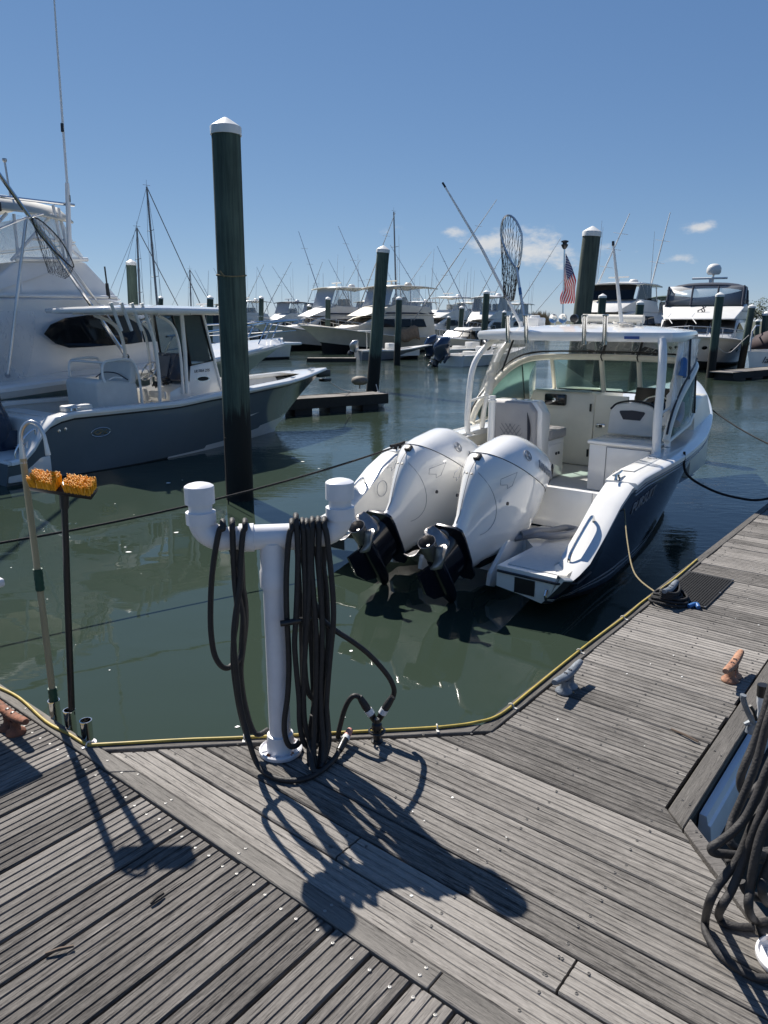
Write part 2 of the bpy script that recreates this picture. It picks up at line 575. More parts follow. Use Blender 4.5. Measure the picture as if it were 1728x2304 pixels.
def piling_mat(name, base, dark, wet_top):
    m = bpy.data.materials.new(name)
    m.use_nodes = True
    nt = m.node_tree
    b = nt.nodes['Principled BSDF']
    geo = N(nt, 'ShaderNodeNewGeometry')
    oi = N(nt, 'ShaderNodeObjectInfo')
    mp = N(nt, 'ShaderNodeMapping')
    mp.inputs['Scale'].default_value = (22, 22, 1.1)
    nt.links.new(geo.outputs['Position'], mp.inputs['Vector'])
    nz = N(nt, 'ShaderNodeTexNoise')
    nz.inputs['Scale'].default_value = 1.0
    nz.inputs['Detail'].default_value = 7
    nz.inputs['Roughness'].default_value = .68
    nt.links.new(mp.outputs[0], nz.inputs['Vector'])
    n2 = N(nt, 'ShaderNodeTexNoise')
    n2.inputs['Scale'].default_value = 1.6
    n2.inputs['Detail'].default_value = 4
    nt.links.new(geo.outputs['Position'], n2.inputs['Vector'])
    v = math_node(nt, 'ADD', math_node(nt, 'MULTIPLY', nz.outputs[0], .75), math_node(nt, 'MULTIPLY', n2.outputs[0], .3))
    rp = N(nt, 'ShaderNodeMapRange')
    rp.inputs['From Min'].default_value = .38
    rp.inputs['From Max'].default_value = .68
    nt.links.new(v, rp.inputs['Value'])
    mx = N(nt, 'ShaderNodeMix', data_type='RGBA')
    mx.inputs['A'].default_value = (*dark, 1)
    mx.inputs['B'].default_value = (*base, 1)
    nt.links.new(rp.outputs[0], mx.inputs['Factor'])
    # weed and tide stain up to the high-water mark
    sp = N(nt, 'ShaderNodeSeparateXYZ')
    nt.links.new(geo.outputs['Position'], sp.inputs[0])
    zz = math_node(nt, 'ADD', sp.outputs['Z'], math_node(nt, 'MULTIPLY', math_node(nt, 'SUBTRACT', nz.outputs[0], .5), .9))
    wet = N(nt, 'ShaderNodeMapRange')
    wet.inputs['From Min'].default_value = wet_top + .06
    wet.inputs['From Max'].default_value = wet_top - .10
    nt.links.new(zz, wet.inputs['Value'])
    mw = N(nt, 'ShaderNodeMix', data_type='RGBA')
    nt.links.new(wet.outputs[0], mw.inputs['Factor'])
    nt.links.new(mx.outputs['Result'], mw.inputs['A'])
    mw.inputs['B'].default_value = (.006, .007, .006, 1)
    nt.links.new(mw.outputs['Result'], b.inputs['Base Color'])
    b.inputs['Roughness'].default_value = .8
    bp = N(nt, 'ShaderNodeBump')
    bp.inputs['Strength'].default_value = .7
    bp.inputs['Distance'].default_value = .012
    nt.links.new(nz.outputs[0], bp.inputs['Height'])
    nt.links.new(bp.outputs[0], b.inputs['Normal'])
    MAT[name] = m
piling_mat('piling_green', (.080, .122, .098), (.020, .036, .029), .62)
piling_mat('piling_gray', (.095, .118, .095), (.03, .042, .034), .35)

# perforated black door mat
m = mat('mat_rubber', (.016, .016, .017), .8, var=.3, vscale=40)

# harbour water: murky green body under a rippled surface
m = bpy.data.materials.new('water')
m.use_nodes = True
nt = m.node_tree
b = nt.nodes['Principled BSDF']
b.inputs['Roughness'].default_value = .025
b.inputs['IOR'].default_value = 1.333
geo = N(nt, 'ShaderNodeNewGeometry')
def wnoise(scale, sx, sy, rot, detail=3, rough=.55, dist=0.):
    mp = N(nt, 'ShaderNodeMapping')
    mp.inputs['Scale'].default_value = (sx, sy, 1)
    mp.inputs['Rotation'].default_value = (0, 0, rot)
    nt.links.new(geo.outputs['Position'], mp.inputs['Vector'])
    n = N(nt, 'ShaderNodeTexNoise')
    n.inputs['Scale'].default_value = scale
    n.inputs['Detail'].default_value = detail
    n.inputs['Roughness'].default_value = rough
    n.inputs['Distortion'].default_value = dist
    nt.links.new(mp.outputs[0], n.inputs['Vector'])
    return n.outputs[0]
swell = wnoise(1.1, 1.0, 1.6, .2, 2, .45, .3)
ripple = wnoise(5.0, .8, 1.9, .25, 3, .6, .2)
patch = wnoise(.16, 1.0, 1.5, .3, 3, .55)
sepw = N(nt, 'ShaderNodeSeparateXYZ')
nt.links.new(geo.outputs['Position'], sepw.inputs[0])
breeze = N(nt, 'ShaderNodeMapRange')            # the basin is sheltered by the dock, breezier out in the fairway
breeze.interpolation_type = 'SMOOTHSTEP'
breeze.inputs['From Min'].default_value = 5.0
breeze.inputs['From Max'].default_value = 24.0
breeze.inputs['To Min'].default_value = .02
breeze.inputs['To Max'].default_value = 1.0
nt.links.new(math_node(nt, 'ADD', sepw.outputs['Y'], math_node(nt, 'MULTIPLY', sepw.outputs['X'], .9)), breeze.inputs['Value'])
pm = N(nt, 'ShaderNodeMapRange')
pm.inputs['From Min'].default_value = .40
pm.inputs['From Max'].default_value = .62
nt.links.new(patch, pm.inputs['Value'])
amp = math_node(nt, 'MULTIPLY', breeze.outputs[0], math_node(nt, 'ADD', math_node(nt, 'MULTIPLY', pm.outputs[0], .75), .25))
hgt = math_node(nt, 'ADD', math_node(nt, 'MULTIPLY', swell, .014), math_node(nt, 'MULTIPLY', math_node(nt, 'MULTIPLY', ripple, amp), .055))
bp = N(nt, 'ShaderNodeBump')
bp.inputs['Strength'].default_value = 1.0
bp.inputs['Distance'].default_value = .42
nt.links.new(hgt, bp.inputs['Height'])
nt.links.new(bp.outputs[0], b.inputs['Normal'])
mx = N(nt, 'ShaderNodeMix', data_type='RGBA')
mx.inputs['A'].default_value = (.025, .038, .027, 1)
mx.inputs['B'].default_value = (.032, .047, .035, 1)
nt.links.new(patch, mx.inputs['Factor'])
nt.links.new(mx.outputs['Result'], b.inputs['Base Color'])
MAT['water'] = m
# ================================================================== the setting
g = MB()
g.poly([(-900, -60, WATER), (900, -60, WATER), (900, 1500, WATER), (-900, 1500, WATER)])
tag(g.build('water', 'water', smooth=0), kind='structure')

g = MB()                                                     # low marsh beyond the basin
rows = []
for j, (yy, zz) in enumerate(((118, -1.2), (121, -.35), (126, .05), (160, .35), (420, .6), (1400, 1.0))):
    rows.append([(x, yy + 6 * mnoise.noise((x * .03, j, 0)), zz + .15 * mnoise.noise((x * .1, j * 3, 1))) for x in range(-700, 701, 20)])
g.grid(rows)
tag(g.build('shore', 'soil', smooth=60), kind='structure')

def reeds(name, label, x0, x1, y0, y1, h, n):
    g = MB()
    for i in range(n):
        x, y = random.uniform(x0, x1), random.uniform(y0, y1)
        hh = h * random.uniform(.65, 1.05) * (.75 + .5 * mnoise.noise((x * .35, 0, 3)))
        lean = random.uniform(-.25, .25) * hh
        w = random.uniform(.03, .06)
        z0 = -.1
        g.poly([(x - w, y, z0), (x + w, y, z0), (x + lean * .5 + w * .7, y + .1, z0 + hh * .7), (x + lean * .5 - w * .7, y + .1, z0 + hh * .7)])
        g.poly([(x + lean * .5 - w, y + .1, z0 + hh * .7), (x + lean * .5 + w, y + .1, z0 + hh * .7), (x + lean, y + .15, z0 + hh)])
        for k in range(2):
            a = random.uniform(-1, 1)
            zz = z0 + hh * random.uniform(.3, .8)
            g.poly([(x + lean * .3, y, zz), (x + lean * .3 + .05, y, zz + .03), (x + lean * .3 + a * .7, y + random.uniform(-.3, .3), zz + .45)])
    o = g.build(name, 'reed', smooth=0, fix=False)
    return tag(o, label, 'reeds', kind='stuff')
reeds('marsh_reed', 'tall tan marsh reeds beyond the fairway boats', 17, 26, 118, 123, 4.2, 1500)
reeds('marsh_reed', 'low tan marsh reeds beside the motor yacht', 36, 46, 121, 127, 3.0, 900)

def tree(name, label, x, y, h, rx, seed, group=None):
    rnd = random.Random(seed)
    t = thing(name, label, 'tree', (x, y, 0.1), 0, group)
    g = MB()
    g.tube([(0, 0, -.6), (.05, 0, h * .3), (.12, .05, h * .6)], [.22, .16, .08], 8)
    tops = []
    for k in range(9):
        a = rnd.uniform(0, 6.28)
        p = Vector((math.cos(a) * rx * rnd.uniform(.4, .8), math.sin(a) * rx * rnd.uniform(.4, .8), h * rnd.uniform(.5, .92)))
        b0 = Vector((.06, 0, h * rnd.uniform(.25, .5)))
        g.tube([b0, (b0 + p) / 2 + Vector((0, 0, .2)), p], [.08, .05, .02], 5)
        tops.append(p)
    g.build('trunk', 'bark', t)
    g = MB()
    cl = [(p, rx * rnd.uniform(.28, .42)) for p in tops] + [(Vector((rnd.uniform(-.6, .6) * rx, rnd.uniform(-.6, .6) * rx, h * rnd.uniform(.35, .9))), rx * rnd.uniform(.2, .38)) for _ in range(14)]
    for c, r in cl:
        for k in range(170):
            d = Vector((rnd.gauss(0, 1), rnd.gauss(0, 1), rnd.gauss(0, .8))).normalized() * r * rnd.uniform(.55, 1.08)
            p = c + d
            u = Vector((rnd.uniform(-1, 1), rnd.uniform(-1, 1), rnd.uniform(-1, 1))).normalized()
            w = u.orthogonal().normalized()
            s_ = rnd.uniform(.09, .2)
            g.poly([p - u * s_, p + w * s_ * .5, p + u * s_, p - w * s_ * .5])
    g.build('crown', 'leaf', t, smooth=0, fix=False)
tree('shore_tree', 'dark bushy tree just past the motor yacht stern', 51.5, 119, 4.6, 3.0, 3)
tree('shore_tree', 'broad dark tree behind the leaning right hand pilings', 57.5, 121, 5.2, 3.6, 4)
tree('shore_tree', 'low dark tree at the edge of the reeds', 46.5, 124, 3.2, 2.2, 5)

# ------------------------------------------------------------------ the dock
CS, SN = math.cos(R(51)), math.sin(R(51))
A0 = Vector((-1.2614, 2.783, 0))
VS, UT = Vector((SN, -CS, 0)), Vector((CS, SN, 0))          # s: across the finger pier, t: along it
def ST(s, t, z=0.0):
    p = A0 + VS * s + UT * t
    return Vector((p.x, p.y, z))
dock = bpy.data.objects.new('dock', None)
COL.objects.link(dock)
tag(dock, 'weathered grey timber floating dock with grooved planks and finger pier', 'dock')
GR = []
def plank(name, matn, w0, w1, e0, e1, along_s, z=0.0, th=.032, grooves=3, parent=None, gw=.0062, gd=.0034):
    """grooved board: w0..w1 across, ends given by functions of the across coordinate"""
    W_ = w1 - w0
    prof = []                                                # (across, height) top profile
    r = .004
    prof.append((w0, z - .006))
    prof.append((w0 + r, z))
    for k in range(grooves):
        c = w0 + W_ * (k + 1) / (grooves + 1) + random.uniform(-.0015, .0015)
        prof += [(c - gw / 2 - .0015, z), (c - gw / 2 + .001, z - gd), (c + gw / 2 - .001, z - gd), (c + gw / 2 + .0015, z)]
    prof += [(w1 - r, z), (w1, z - .006), (w1, z - th), (w0, z - th)]
    g = MB()
    A, B = [], []
    for (w, zz) in prof:
        a, b_ = e0(w), e1(w)
        A.append(ST(a, w, zz) if along_s else ST(w, a, zz))
        B.append(ST(b_, w, zz) if along_s else ST(w, b_, zz))
    n = 5 if grooves and abs(e1(w0) - e0(w0)) > 2.0 else 1
    g.loft([A, B])
    return g.build(name, matn, parent or dock, smooth=0, fix=False)
SCREWS = []
def screw(s, t, z=0.0):
    SCREWS.append(ST(s, t, z))

EM = .966                                                     # the gusset edge cuts the corner at about 45 degrees
def left_lim(t):
    return min(t / EM + .102, 1.292)
def right_lim(t):
    if t >= 1.112:
        return 2.066
    return min(3.178 - t, 3.4)
# planks lying across the finger pier and the corner gusset
t0 = .020
pitch = .1385
k = 0
while t0 < 9.0:
    t1 = t0 + pitch - random.uniform(.005, .010)
    zj = random.uniform(-.0025, .002)
    jl = lambda w, q=random.uniform(0, .012): left_lim(w) + q
    jr = lambda w, q=random.uniform(0, .016): right_lim(w) - q
    butts = {1: [1.286, 2.094]}.get(k, [])
    if k > 1 and t0 < .75 and k % 2 == 0 and not butts:
        butts = []
    cuts = [jl] + [(lambda w, c=c: c) for c in butts] + [jr]
    for i in range(len(cuts) - 1):
        e0 = cuts[i] if i == 0 else (lambda w, c=butts[i - 1]: c + .004)
        e1 = cuts[i + 1] if i == len(cuts) - 2 else (lambda w, c=butts[i]: c - .004)
        plank('plank', 'plank_cross', t0, t1, e0, e1, True, zj)
    joists = [1.36, 1.70, 2.02] if t0 > 1.0 else [left_lim(t0 + .03) + .05, 1.24, 1.70, 2.05]
    for sj in joists:
        if left_lim(t0) < sj < right_lim(t1) - .01:
            for tt in (t0 + .026, t1 - .024):
                screw(sj + random.uniform(-.012, .012), tt, zj)
    for c in butts:
        for dc in (-.045, .045):
            for tt in (t0 + .026, t1 - .024):
                screw(c + dc, tt, zj)
    t0 += pitch
    k += 1
# planks of the main walkway, running out to the seam board
s0 = 1.056 - .1437 * 16
while s0 < 3.5:
    s1 = s0 + .1437 - random.uniform(.006, .011)
    zj = random.uniform(-.004, .001)
    q0, q1 = random.uniform(.003, .010), random.uniform(0, .01)
    plank('plank', 'plank_long', s0, s1, lambda w: -2.6, lambda w: -.058 - q0, False, zj, gw=.0060, gd=.0042)
    for tj in (-.105, -.86, -1.6):
        for ss in (s0 + .028, s1 - .028):
            screw(ss + random.uniform(-.004, .004), tj + random.uniform(-.008, .008), zj)
    s0 += .1437
# border boards
def board(matn, pts, z=.004, th=.04, name='border_board'):
    g = MB()
    g.loft([[ST(s, t, z - th) for s, t in pts], [ST(s, t, z) for s, t in pts]])
    return g.build(name, matn, dock, smooth=0, bevel=.003, segs=1)
board('board_left', [(-2.2, -.056), (.257, -.056), (.335, .014), (.10, .014), (.0, .006), (-2.2, .006)])
board('board_left', [(.262, -.056), (1.82, -.056), (1.82, .014), (.340, .014)])
board('board_left', [(1.825, -.056), (3.5, -.056), (3.5, .014), (1.825, .014)])
board('board_edge', [(.0, .008), (.098, .016), (1.222, 1.105), (1.222, 1.186)])
board('board_finger', [(1.226, 1.19), (1.226, 1.112), (1.288, 1.168), (1.290, 3.30), (1.232, 3.30)])
board('board_finger', [(1.232, 3.306), (1.290, 3.306), (1.296, 6.2), (1.246, 6.2)])
board('board_finger', [(1.246, 6.206), (1.296, 6.206), (1.30, 9.0), (1.25, 9.0)])
board('board_finger', [(2.072, 1.115), (2.148, 1.042), (2.150, 3.0), (2.072, 3.0)])
board('board_finger', [(2.072, 3.006), (2.150, 3.006), (2.150, 9.0), (2.072, 9.0)])
board('board_edge', [(2.152, 1.114), (2.152, 1.040), (3.40, -.21), (3.40, -.135)])
for (s, t) in [(.60, -.034), (.60, -.008), (1.02, -.036), (1.02, -.006), (1.42, -.036), (1.42, -.006), (1.78, -.036), (1.78, -.006), (.30, -.03), (.18, -.02), (-.1, -.03), (-.5, -.03), (.36, .005),
               (.45, .40), (.8, .74), (1.12, 1.05), (1.262, 1.21), (1.243, 1.25), (1.26, 1.6), (1.26, 2.2), (1.26, 2.9), (2.095, 1.2), (2.125, 1.19), (2.095, 1.62), (2.125, 1.6), (2.1, 2.05), (2.12, 2.5), (2.19, 1.05), (2.21, 1.035)]:
    screw(s, t, .0045)
# screw heads: far too small to pick apart one by one
g, gl_, gd_ = None, MB(), MB()
for p in SCREWS:
    g = gl_ if (p - A0).dot(UT) < .03 else gd_
    a0 = random.uniform(0, 6.28)
    rr = .0052
    M = Matrix.Translation(p) @ Matrix.Rotation(a0, 4, 'Z')
    g.lathe([(rr, -.002), (rr, .0016), (rr * .62, .0022), (rr * .6, .0008), (.0003, .0006)], 10, (0, 0, 0), None)
    nv = 10 * 5
    for q in range(len(g.v) - nv, len(g.v)):
        g.v[q] = M @ g.v[q]
for g, mn in ((gl_, 'screw_metal'), (gd_, 'screw_dark')):
    tag(g.build('screw_heads', mn, dock, smooth=30, fix=False), kind='stuff')
# fascia boards hanging under the edges, stringers and floats
def vboard(p0, p1, z0, z1, th, matn, name, shift=0.0):
    a, b_ = Vector(p0), Vector(p1)
    d = (b_ - a).normalized()
    nrm = Vector((-d.y, d.x, 0))
    g = MB()
    q = [a + nrm * shift, b_ + nrm * shift, b_ + nrm * (shift - th), a + nrm * (shift - th)]
    g.loft([[Vector((p.x, p.y, z0)) for p in q], [Vector((p.x, p.y, z1)) for p in q]])
    return g.build(name, matn, dock, smooth=0, bevel=.003, segs=1)
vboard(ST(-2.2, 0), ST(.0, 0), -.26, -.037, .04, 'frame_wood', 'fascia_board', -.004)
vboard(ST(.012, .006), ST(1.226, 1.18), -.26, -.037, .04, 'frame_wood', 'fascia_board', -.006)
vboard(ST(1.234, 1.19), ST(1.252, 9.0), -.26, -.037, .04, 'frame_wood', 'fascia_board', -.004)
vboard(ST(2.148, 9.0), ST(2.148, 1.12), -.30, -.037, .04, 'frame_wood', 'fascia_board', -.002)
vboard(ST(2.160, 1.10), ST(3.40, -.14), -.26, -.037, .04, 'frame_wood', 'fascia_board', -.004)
for tt in [i * .9 + 1.5 for i in range(8)]:
    g = MB()
    a, b_ = ST(1.32, tt, 0), ST(2.05, tt, 0)
    d = (b_ - a).normalized() * .0 + UT * .025
    g.loft([[Vector((p.x, p.y, -.2)) for p in (a - d, b_ - d, b_ + d, a + d)], [Vector((p.x, p.y, -.04)) for p in (a - d, b_ - d, b_ + d, a + d)]])
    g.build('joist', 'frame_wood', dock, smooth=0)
g = MB()                                                     # dark underlay added so the plank gaps read black; also the dock's pontoons
for poly in ([(1.33, 1.25), (2.04, 1.25), (2.04, 9), (1.33, 9)], [(.12, -.02), (2.1, -.02), (3.2, -.1), (2.1, 1.0), (1.33, 1.2)], [(-2.1, -2.6), (3.4, -2.6), (3.4, -.07), (-2.1, -.07)]):
    g.loft([[ST(s, t, -.75) for s, t in poly], [ST(s, t, -.215) for s, t in poly]])
g.build('pontoon', 'antifoul', dock, smooth=0)
# white vinyl rub strip along the far side of the finger pier
g = MB()
prof = [(2.152, -.05), (2.178, -.052), (2.186, -.085), (2.196, -.09), (2.205, -.16), (2.20, -.225), (2.152, -.23)]
g.loft([[ST(s, 1.24, z) for s, z in prof], [ST(s, 9.0, z) for s, z in prof]])
tag(g.build('rub_strip', 'pvc', dock, smooth=30), label='white vinyl rub strip under the edge board of the finger pier')
g = MB()
g.loft([[ST(s, t, -.62) for s, t in ((2.16, 1.20), (2.30, 1.20), (2.30, 2.6), (2.16, 2.6))], [ST(s, t, -.235) for s, t in ((2.16, 1.20), (2.24, 1.20), (2.24, 2.6), (2.16, 2.6))]])
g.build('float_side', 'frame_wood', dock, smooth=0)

# twigs dropped on the planks
for i, (s, t, a, L, lab) in enumerate(((.93, -.62, 20, .075, 'short grey twig lying on the main walkway planks'), (.98, -.33, 55, .05, 'small pale splinter caught in a plank gap of the walkway'), (1.96, 1.66, -55, .13, 'thin dark twig lying on the finger pier'))):
    c = ST(s, t, .007)
    d = Vector((math.cos(R(a)), math.sin(R(a)), .02)) * L / 2
    g = MB()
    g.tube([c - d, c + Vector((0, 0, .003)), c + d], [.004, .0055, .004], 6)
    tag(g.build('twig', 'twig' if i != 1 else 'frame_wood'), lab, 'twig')

# bird droppings and salt spots on the boards
g = MB()
rr = random.Random(31)
for i in range(26):
    s_, t_ = rr.uniform(1.35, 2.0), rr.uniform(1.3, 5.5)
    if i > 17:
        s_, t_ = rr.uniform(.9, 2.0), rr.uniform(.1, .9)
    c = ST(s_, t_, .0032)
    r = rr.choice([.002, .003, .0035, .005])
    n = 8
    g.poly([c + Vector((r * rr.uniform(.5, 1.4) * math.cos(2 * math.pi * k / n), r * rr.uniform(.4, 1.2) * math.sin(2 * math.pi * k / n), 0)) for k in range(n)])
tag(g.build('spatter', 'foam', dock, smooth=0, fix=False), kind='stuff')
# ================================================================== boats: hull form shared by all of them
class Hull:
    def __init__(s, x0, x1, beam, sheer, rake=1.1, cr=.86, chine=None, keel=-.55, u0=.33, p=2.3, flare=.8, pc=1.7):
        s.x0, s.x1, s.hbm, s.zs, s.rake, s.cr, s.keel, s.u0, s.p, s.flare, s.pc = x0, x1, beam / 2, sheer, rake, cr, keel, u0, p, flare, pc
        s.zc = chine or (lambda u: -.04 + .5 * u ** 4)
    def shape(s, u, u0, p):
        return 1.0 if u <= u0 else max(0.0, 1 - ((u - u0) / (1 - u0)) ** p)
    def pt(s, u, w, side=-1):
        """w = 0 on the sheer, 1 on the chine"""
        xb = s.x1 - s.rake * w ** .8
        x = s.x0 + (xb - s.x0) * u
        y = s.hbm * (1 + (s.cr - 1) * w ** s.flare) * s.shape(u, s.u0 * (1 - .45 * w), s.p + (s.pc - s.p) * w)
        z0 = s.zs(s.x0 + (s.x1 - s.x0) * u)
        return Vector((x, side * y, z0 + (s.zc(u) - z0) * w))
    def hb(s, x):
        return s.hbm * s.shape((x - s.x0) / (s.x1 - s.x0), s.u0, s.p)
    def mesh(s, rows, mats, us, transom=True, bottom=0):
        g = MB()
        rings = []
        for u in us:
            a = [s.pt(u, w, -1) for w in rows]
            k = Vector((s.pt(u, 1).x - .1 * u, 0, s.keel + (.25 * u ** 5)))
            b = [s.pt(u, w, 1) for w in rows][::-1]
            rings.append(a + [k] + b)
        mm = list(mats) + [bottom, bottom] + list(mats)[::-1]
        g.grid(rings, mats=mm)
        if transom:
            g.poly(rings[0], mats[len(mats) // 2])
        return g
    def cap(s, g, u0, u1, inset, rise, n=20, m=0, lip=.03, both=True, zoff=0.0):
        """gunwale cap with a rounded outer lip"""
        for side in ((-1, 1) if both else (-1,)):
            rings = []
            for i in range(n + 1):
                u = u0 + (u1 - u0) * i / n
                p = s.pt(u, 0, side)
                q = s.pt(min(1, u + .01), 0, side) - s.pt(max(0, u - .01), 0, side)
                nrm = Vector((q.y, -q.x, 0)).normalized() * (-1 if side > 0 else 1)
                o_ = p + Vector((0, 0, zoff))
                ins = min(inset, abs(p.y) * .999)
                rings.append([o_ + nrm * lip + Vector((0, 0, -.02)), o_ + nrm * lip + Vector((0, 0, rise * .55)), o_ + nrm * (lip * .4) + Vector((0, 0, rise)),
                              o_ - nrm * ins * .5 + Vector((0, 0, rise * 1.12)), o_ - nrm * ins + Vector((0, 0, rise)), o_ - nrm * ins + Vector((0, 0, -.03))])
            g.loft(rings, m)
        return g
def lin(pts):
    def f(x):
        if x <= pts[0][0]:
            return pts[0][1]
        for (a, za), (b, zb) in zip(pts, pts[1:]):
            if x <= b:
                t = (x - a) / (b - a)
                t = t * t * (3 - 2 * t) * .5 + t * .5
                return za + (zb - za) * t
        return pts[-1][1]
    return f
US = [i / 28 for i in range(29)]

def place_boat(name, label, ox, oy, heading, group=None):
    return thing(name, label, 'boat', (ox, oy, WATER), R(heading), group)

def cleat(g, c, d, L=.2, h=.05, r=.012, m=0):
    c, d = Vector(c), Vector(d).normalized()
    up = Vector((0, 0, 1))
    g.tube([c - d * L / 2 + up * (h + .008), c - d * L * .25 + up * h, c + d * L * .25 + up * h, c + d * L / 2 + up * (h + .008)], [r * .7, r, r, r * .7], 8, m)
    for k in (-1, 1):
        g.tube([c + d * L * .17 * k, c + d * L * .13 * k + up * h], [r * 1.3, r], 8, m)
    return g

# ------------------------------------------------------------------ outboard motor
# a: down the shaft from the top of the cowl, b: forward from the aft edge of the ventilation plate
def outboard(parent, T, tilt, y, scale, body_mat, low_mat, lettering=None, prop=True, band=True, E=None, letter_mat='letter_gray'):
    dn = Vector((-math.sin(tilt), 0, -math.cos(tilt)))
    fw = Vector((math.cos(tilt), 0, -math.sin(tilt)))
    if E is None:
        E = Vector((T[0], y, T[1])) + (dn * 1.52 - fw * .35) * scale
    else:
        E = Vector((E[0], y, E[1]))
    def P(a, b, yy):
        return E + (dn * (a - 1.52) + fw * b + Vector((0, yy, 0))) * scale
    def side_w(f, w, nar):
        return w * (1 - nar * (1 - f) ** 2)
    def ring(a, b0, b1, w, slant=0.0, e=2.7, n=36, nar=.34):
        out = []
        for k in range(n):
            t = 2 * math.pi * k / n
            c, s_ = math.cos(t), math.sin(t)
            cc_ = math.copysign(abs(c) ** (2 / e), c)
            bb = (b0 + b1) / 2 + (b1 - b0) / 2 * cc_
            yy = side_w((cc_ + 1) / 2, w, nar) * math.copysign(abs(s_) ** (2 / e), s_)
            out.append(P(a + slant * cc_ / 2, bb, yy))
        return out
    up = [(.555 - h, b0, b1, w, -.505 * (b1 - b0)) for h, b0, b1, w in ((.440, .20, .44, .05), (.434, .10, .54, .12), (.412, .02, .61, .19), (.372, -.03, .66, .24), (.31, -.065, .695, .275), (.23, -.105, .73, .30), (.14, -.15, .755, .318), (.06, -.18, .77, .328), (.003, -.195, .775, .332))]
    up = [(a, b0, b1 * .90, w, -.505 * (b1 * .90 - b0)) for a, b0, b1, w, sl in up]
    def flank(h, b):
        # half width of the cowl h above its seam
        hs_ = [.555 - u_[0] for u_ in up]
        for q in range(len(up) - 1):
            if hs_[q] >= h >= hs_[q + 1]:
                f = (hs_[q] - h) / (hs_[q] - hs_[q + 1])
                b0, b1, w = (up[q][z] + (up[q + 1][z] - up[q][z]) * f for z in (1, 2, 3))
                cc_ = max(-.99, min(.99, (b - (b0 + b1) / 2) / ((b1 - b0) / 2)))
                return (.555 - h) - .505 * (b - (b0 + b1) / 2), side_w((cc_ + 1) / 2, w, .34) * (1 - abs(cc_) ** 2.7) ** (1 / 2.7)
        return .4, .3
    g = MB()
    g.loft([ring(a, b0, b1, w, sl) for a, b0, b1, w, sl in up])
    cowl = g.build('cowl', body_mat, parent, smooth=60)
    lo = [(.560, -.195, .6975, .332, -.449), (.62, -.197, .74, .330, -.41), (.72, -.195, .82, .315, -.33), (.84, -.180, .875, .286, -.22), (.96, -.145, .875, .248, -.13), (1.08, -.095, .82, .207, -.08), (1.20, -.03, .735, .165, -.05), (1.31, .035, .66, .130, -.02), (1.40, .062, .61, .110, 0), (1.47, .055, .575, .100, 0), (1.505, .04, .54, .096, 0)]
    g = MB()
    g.loft([ring(a, b0, b1, w, sl, 2.7 - .4 * min(1, max(0, (a - .6) / .8))) for a, b0, b1, w, sl in lo])
    mid = g.build('leg_fairing', body_mat, parent, smooth=60)
    if band:
        g = MB()
        g.tube(ring(.556, -.197, .6995, .334, -.449, n=60), .0032 * scale, 6, closed=True)
        g.build('cowl_seam', 'motor_line', cowl)
        aft = [(.80, -.197), (.86, -.197), (.92, -.195), (.995, -.180), (1.065, -.145), (1.145, -.095), (1.235, -.03), (1.32, .035), (1.40, .062)]
        g = MB()                                            # rear spine seam
        g.tube([P(a, b - .002, 0) for a, b in aft], .0026 * scale, 6)
        g.build('rear_seam', 'motor_line', mid)
        g = MB()                                            # curved panel line on the flank, both sides
        for sd in (-1, 1):
            pts = []
            for k in range(13):
                f = k / 12
                a = .90 + .40 * f - .22 * math.sin(math.pi * f) * .2
                b = -.16 + .52 * math.sin(f * 1.9) * .9
                for q in range(len(lo) - 1):
                    if lo[q][0] <= a <= lo[q + 1][0]:
                        h = (a - lo[q][0]) / (lo[q + 1][0] - lo[q][0])
                        b0, b1, w = (lo[q][z] + (lo[q + 1][z] - lo[q][z]) * h for z in (1, 2, 3))
                        cc_ = max(-.97, min(.97, (b - (b0 + b1) / 2) / ((b1 - b0) / 2)))
                        yy = side_w((cc_ + 1) / 2, w, .34) * (1 - abs(cc_) ** 2.5) ** (1 / 2.5)
                        pts.append(P(a + (lo[q][4] * (1 - h) + lo[q + 1][4] * h) * cc_ / 2, b, sd * (yy + .001)))
            if len(pts) > 3:
                g.tube(pts, .0022 * scale, 5)
        g.build('panel_line', 'motor_gray', mid)
        for yy in (-.022, .026):
            g = MB()
            g.lathe([(.011, -.004), (.011, .004), (.0, .005)], 12, P(1.02, -.172, yy), (-fw).to_track_quat('Z', 'Y').to_matrix())
            g.build('rear_screw', 'motor_line', mid)
        g = MB()
        g.box(-.03, .03, -.034, .034, -.012, .022, M=Matrix.Translation(P(.845, -.200, 0)) @ (-fw).to_track_quat('Z', 'Y').to_matrix().to_4x4())
        g.build('cowl_latch', 'black', mid, bevel=.008)
        for sd in (-1, 1):
            g = MB()                                        # flush grip panel below the seam
            q = [P(.745, .02, sd * .280), P(.93, -.06, sd * .232), P(.97, -.03, sd * .238), P(.90, .03, sd * .258), P(.92, .055, sd * .260), P(.86, .075, sd * .272)]
            g.tube(q, .003, 5, closed=True)
            g.build('grip_panel', 'motor_gray', mid)
            g = MB()
            g.lathe([(.016, -.006), (.016, .006), (.0, .007)], 12, P(.98, .18, sd * .258), Matrix.Rotation(math.pi / 2 * sd, 4, 'X').to_3x3())
            g.build('flush_plug', 'motor_line', mid)
            g = MB()                                        # air intake slot high on the front of the cowl
            pts = []
            for h, b in ((.345, .50), (.30, .57), (.22, .62), (.14, .645), (.10, .63), (.16, .605), (.24, .56), (.30, .505)):
                a, yy = flank(h, b)
                pts.append(P(a - .006, b + .008, sd * (yy + .010)))
            g.poly(pts)
            g.build('intake_slot', 'black', cowl, smooth=0, thick=.012)
    # lower unit: leg, gearcase, skeg
    g = MB()
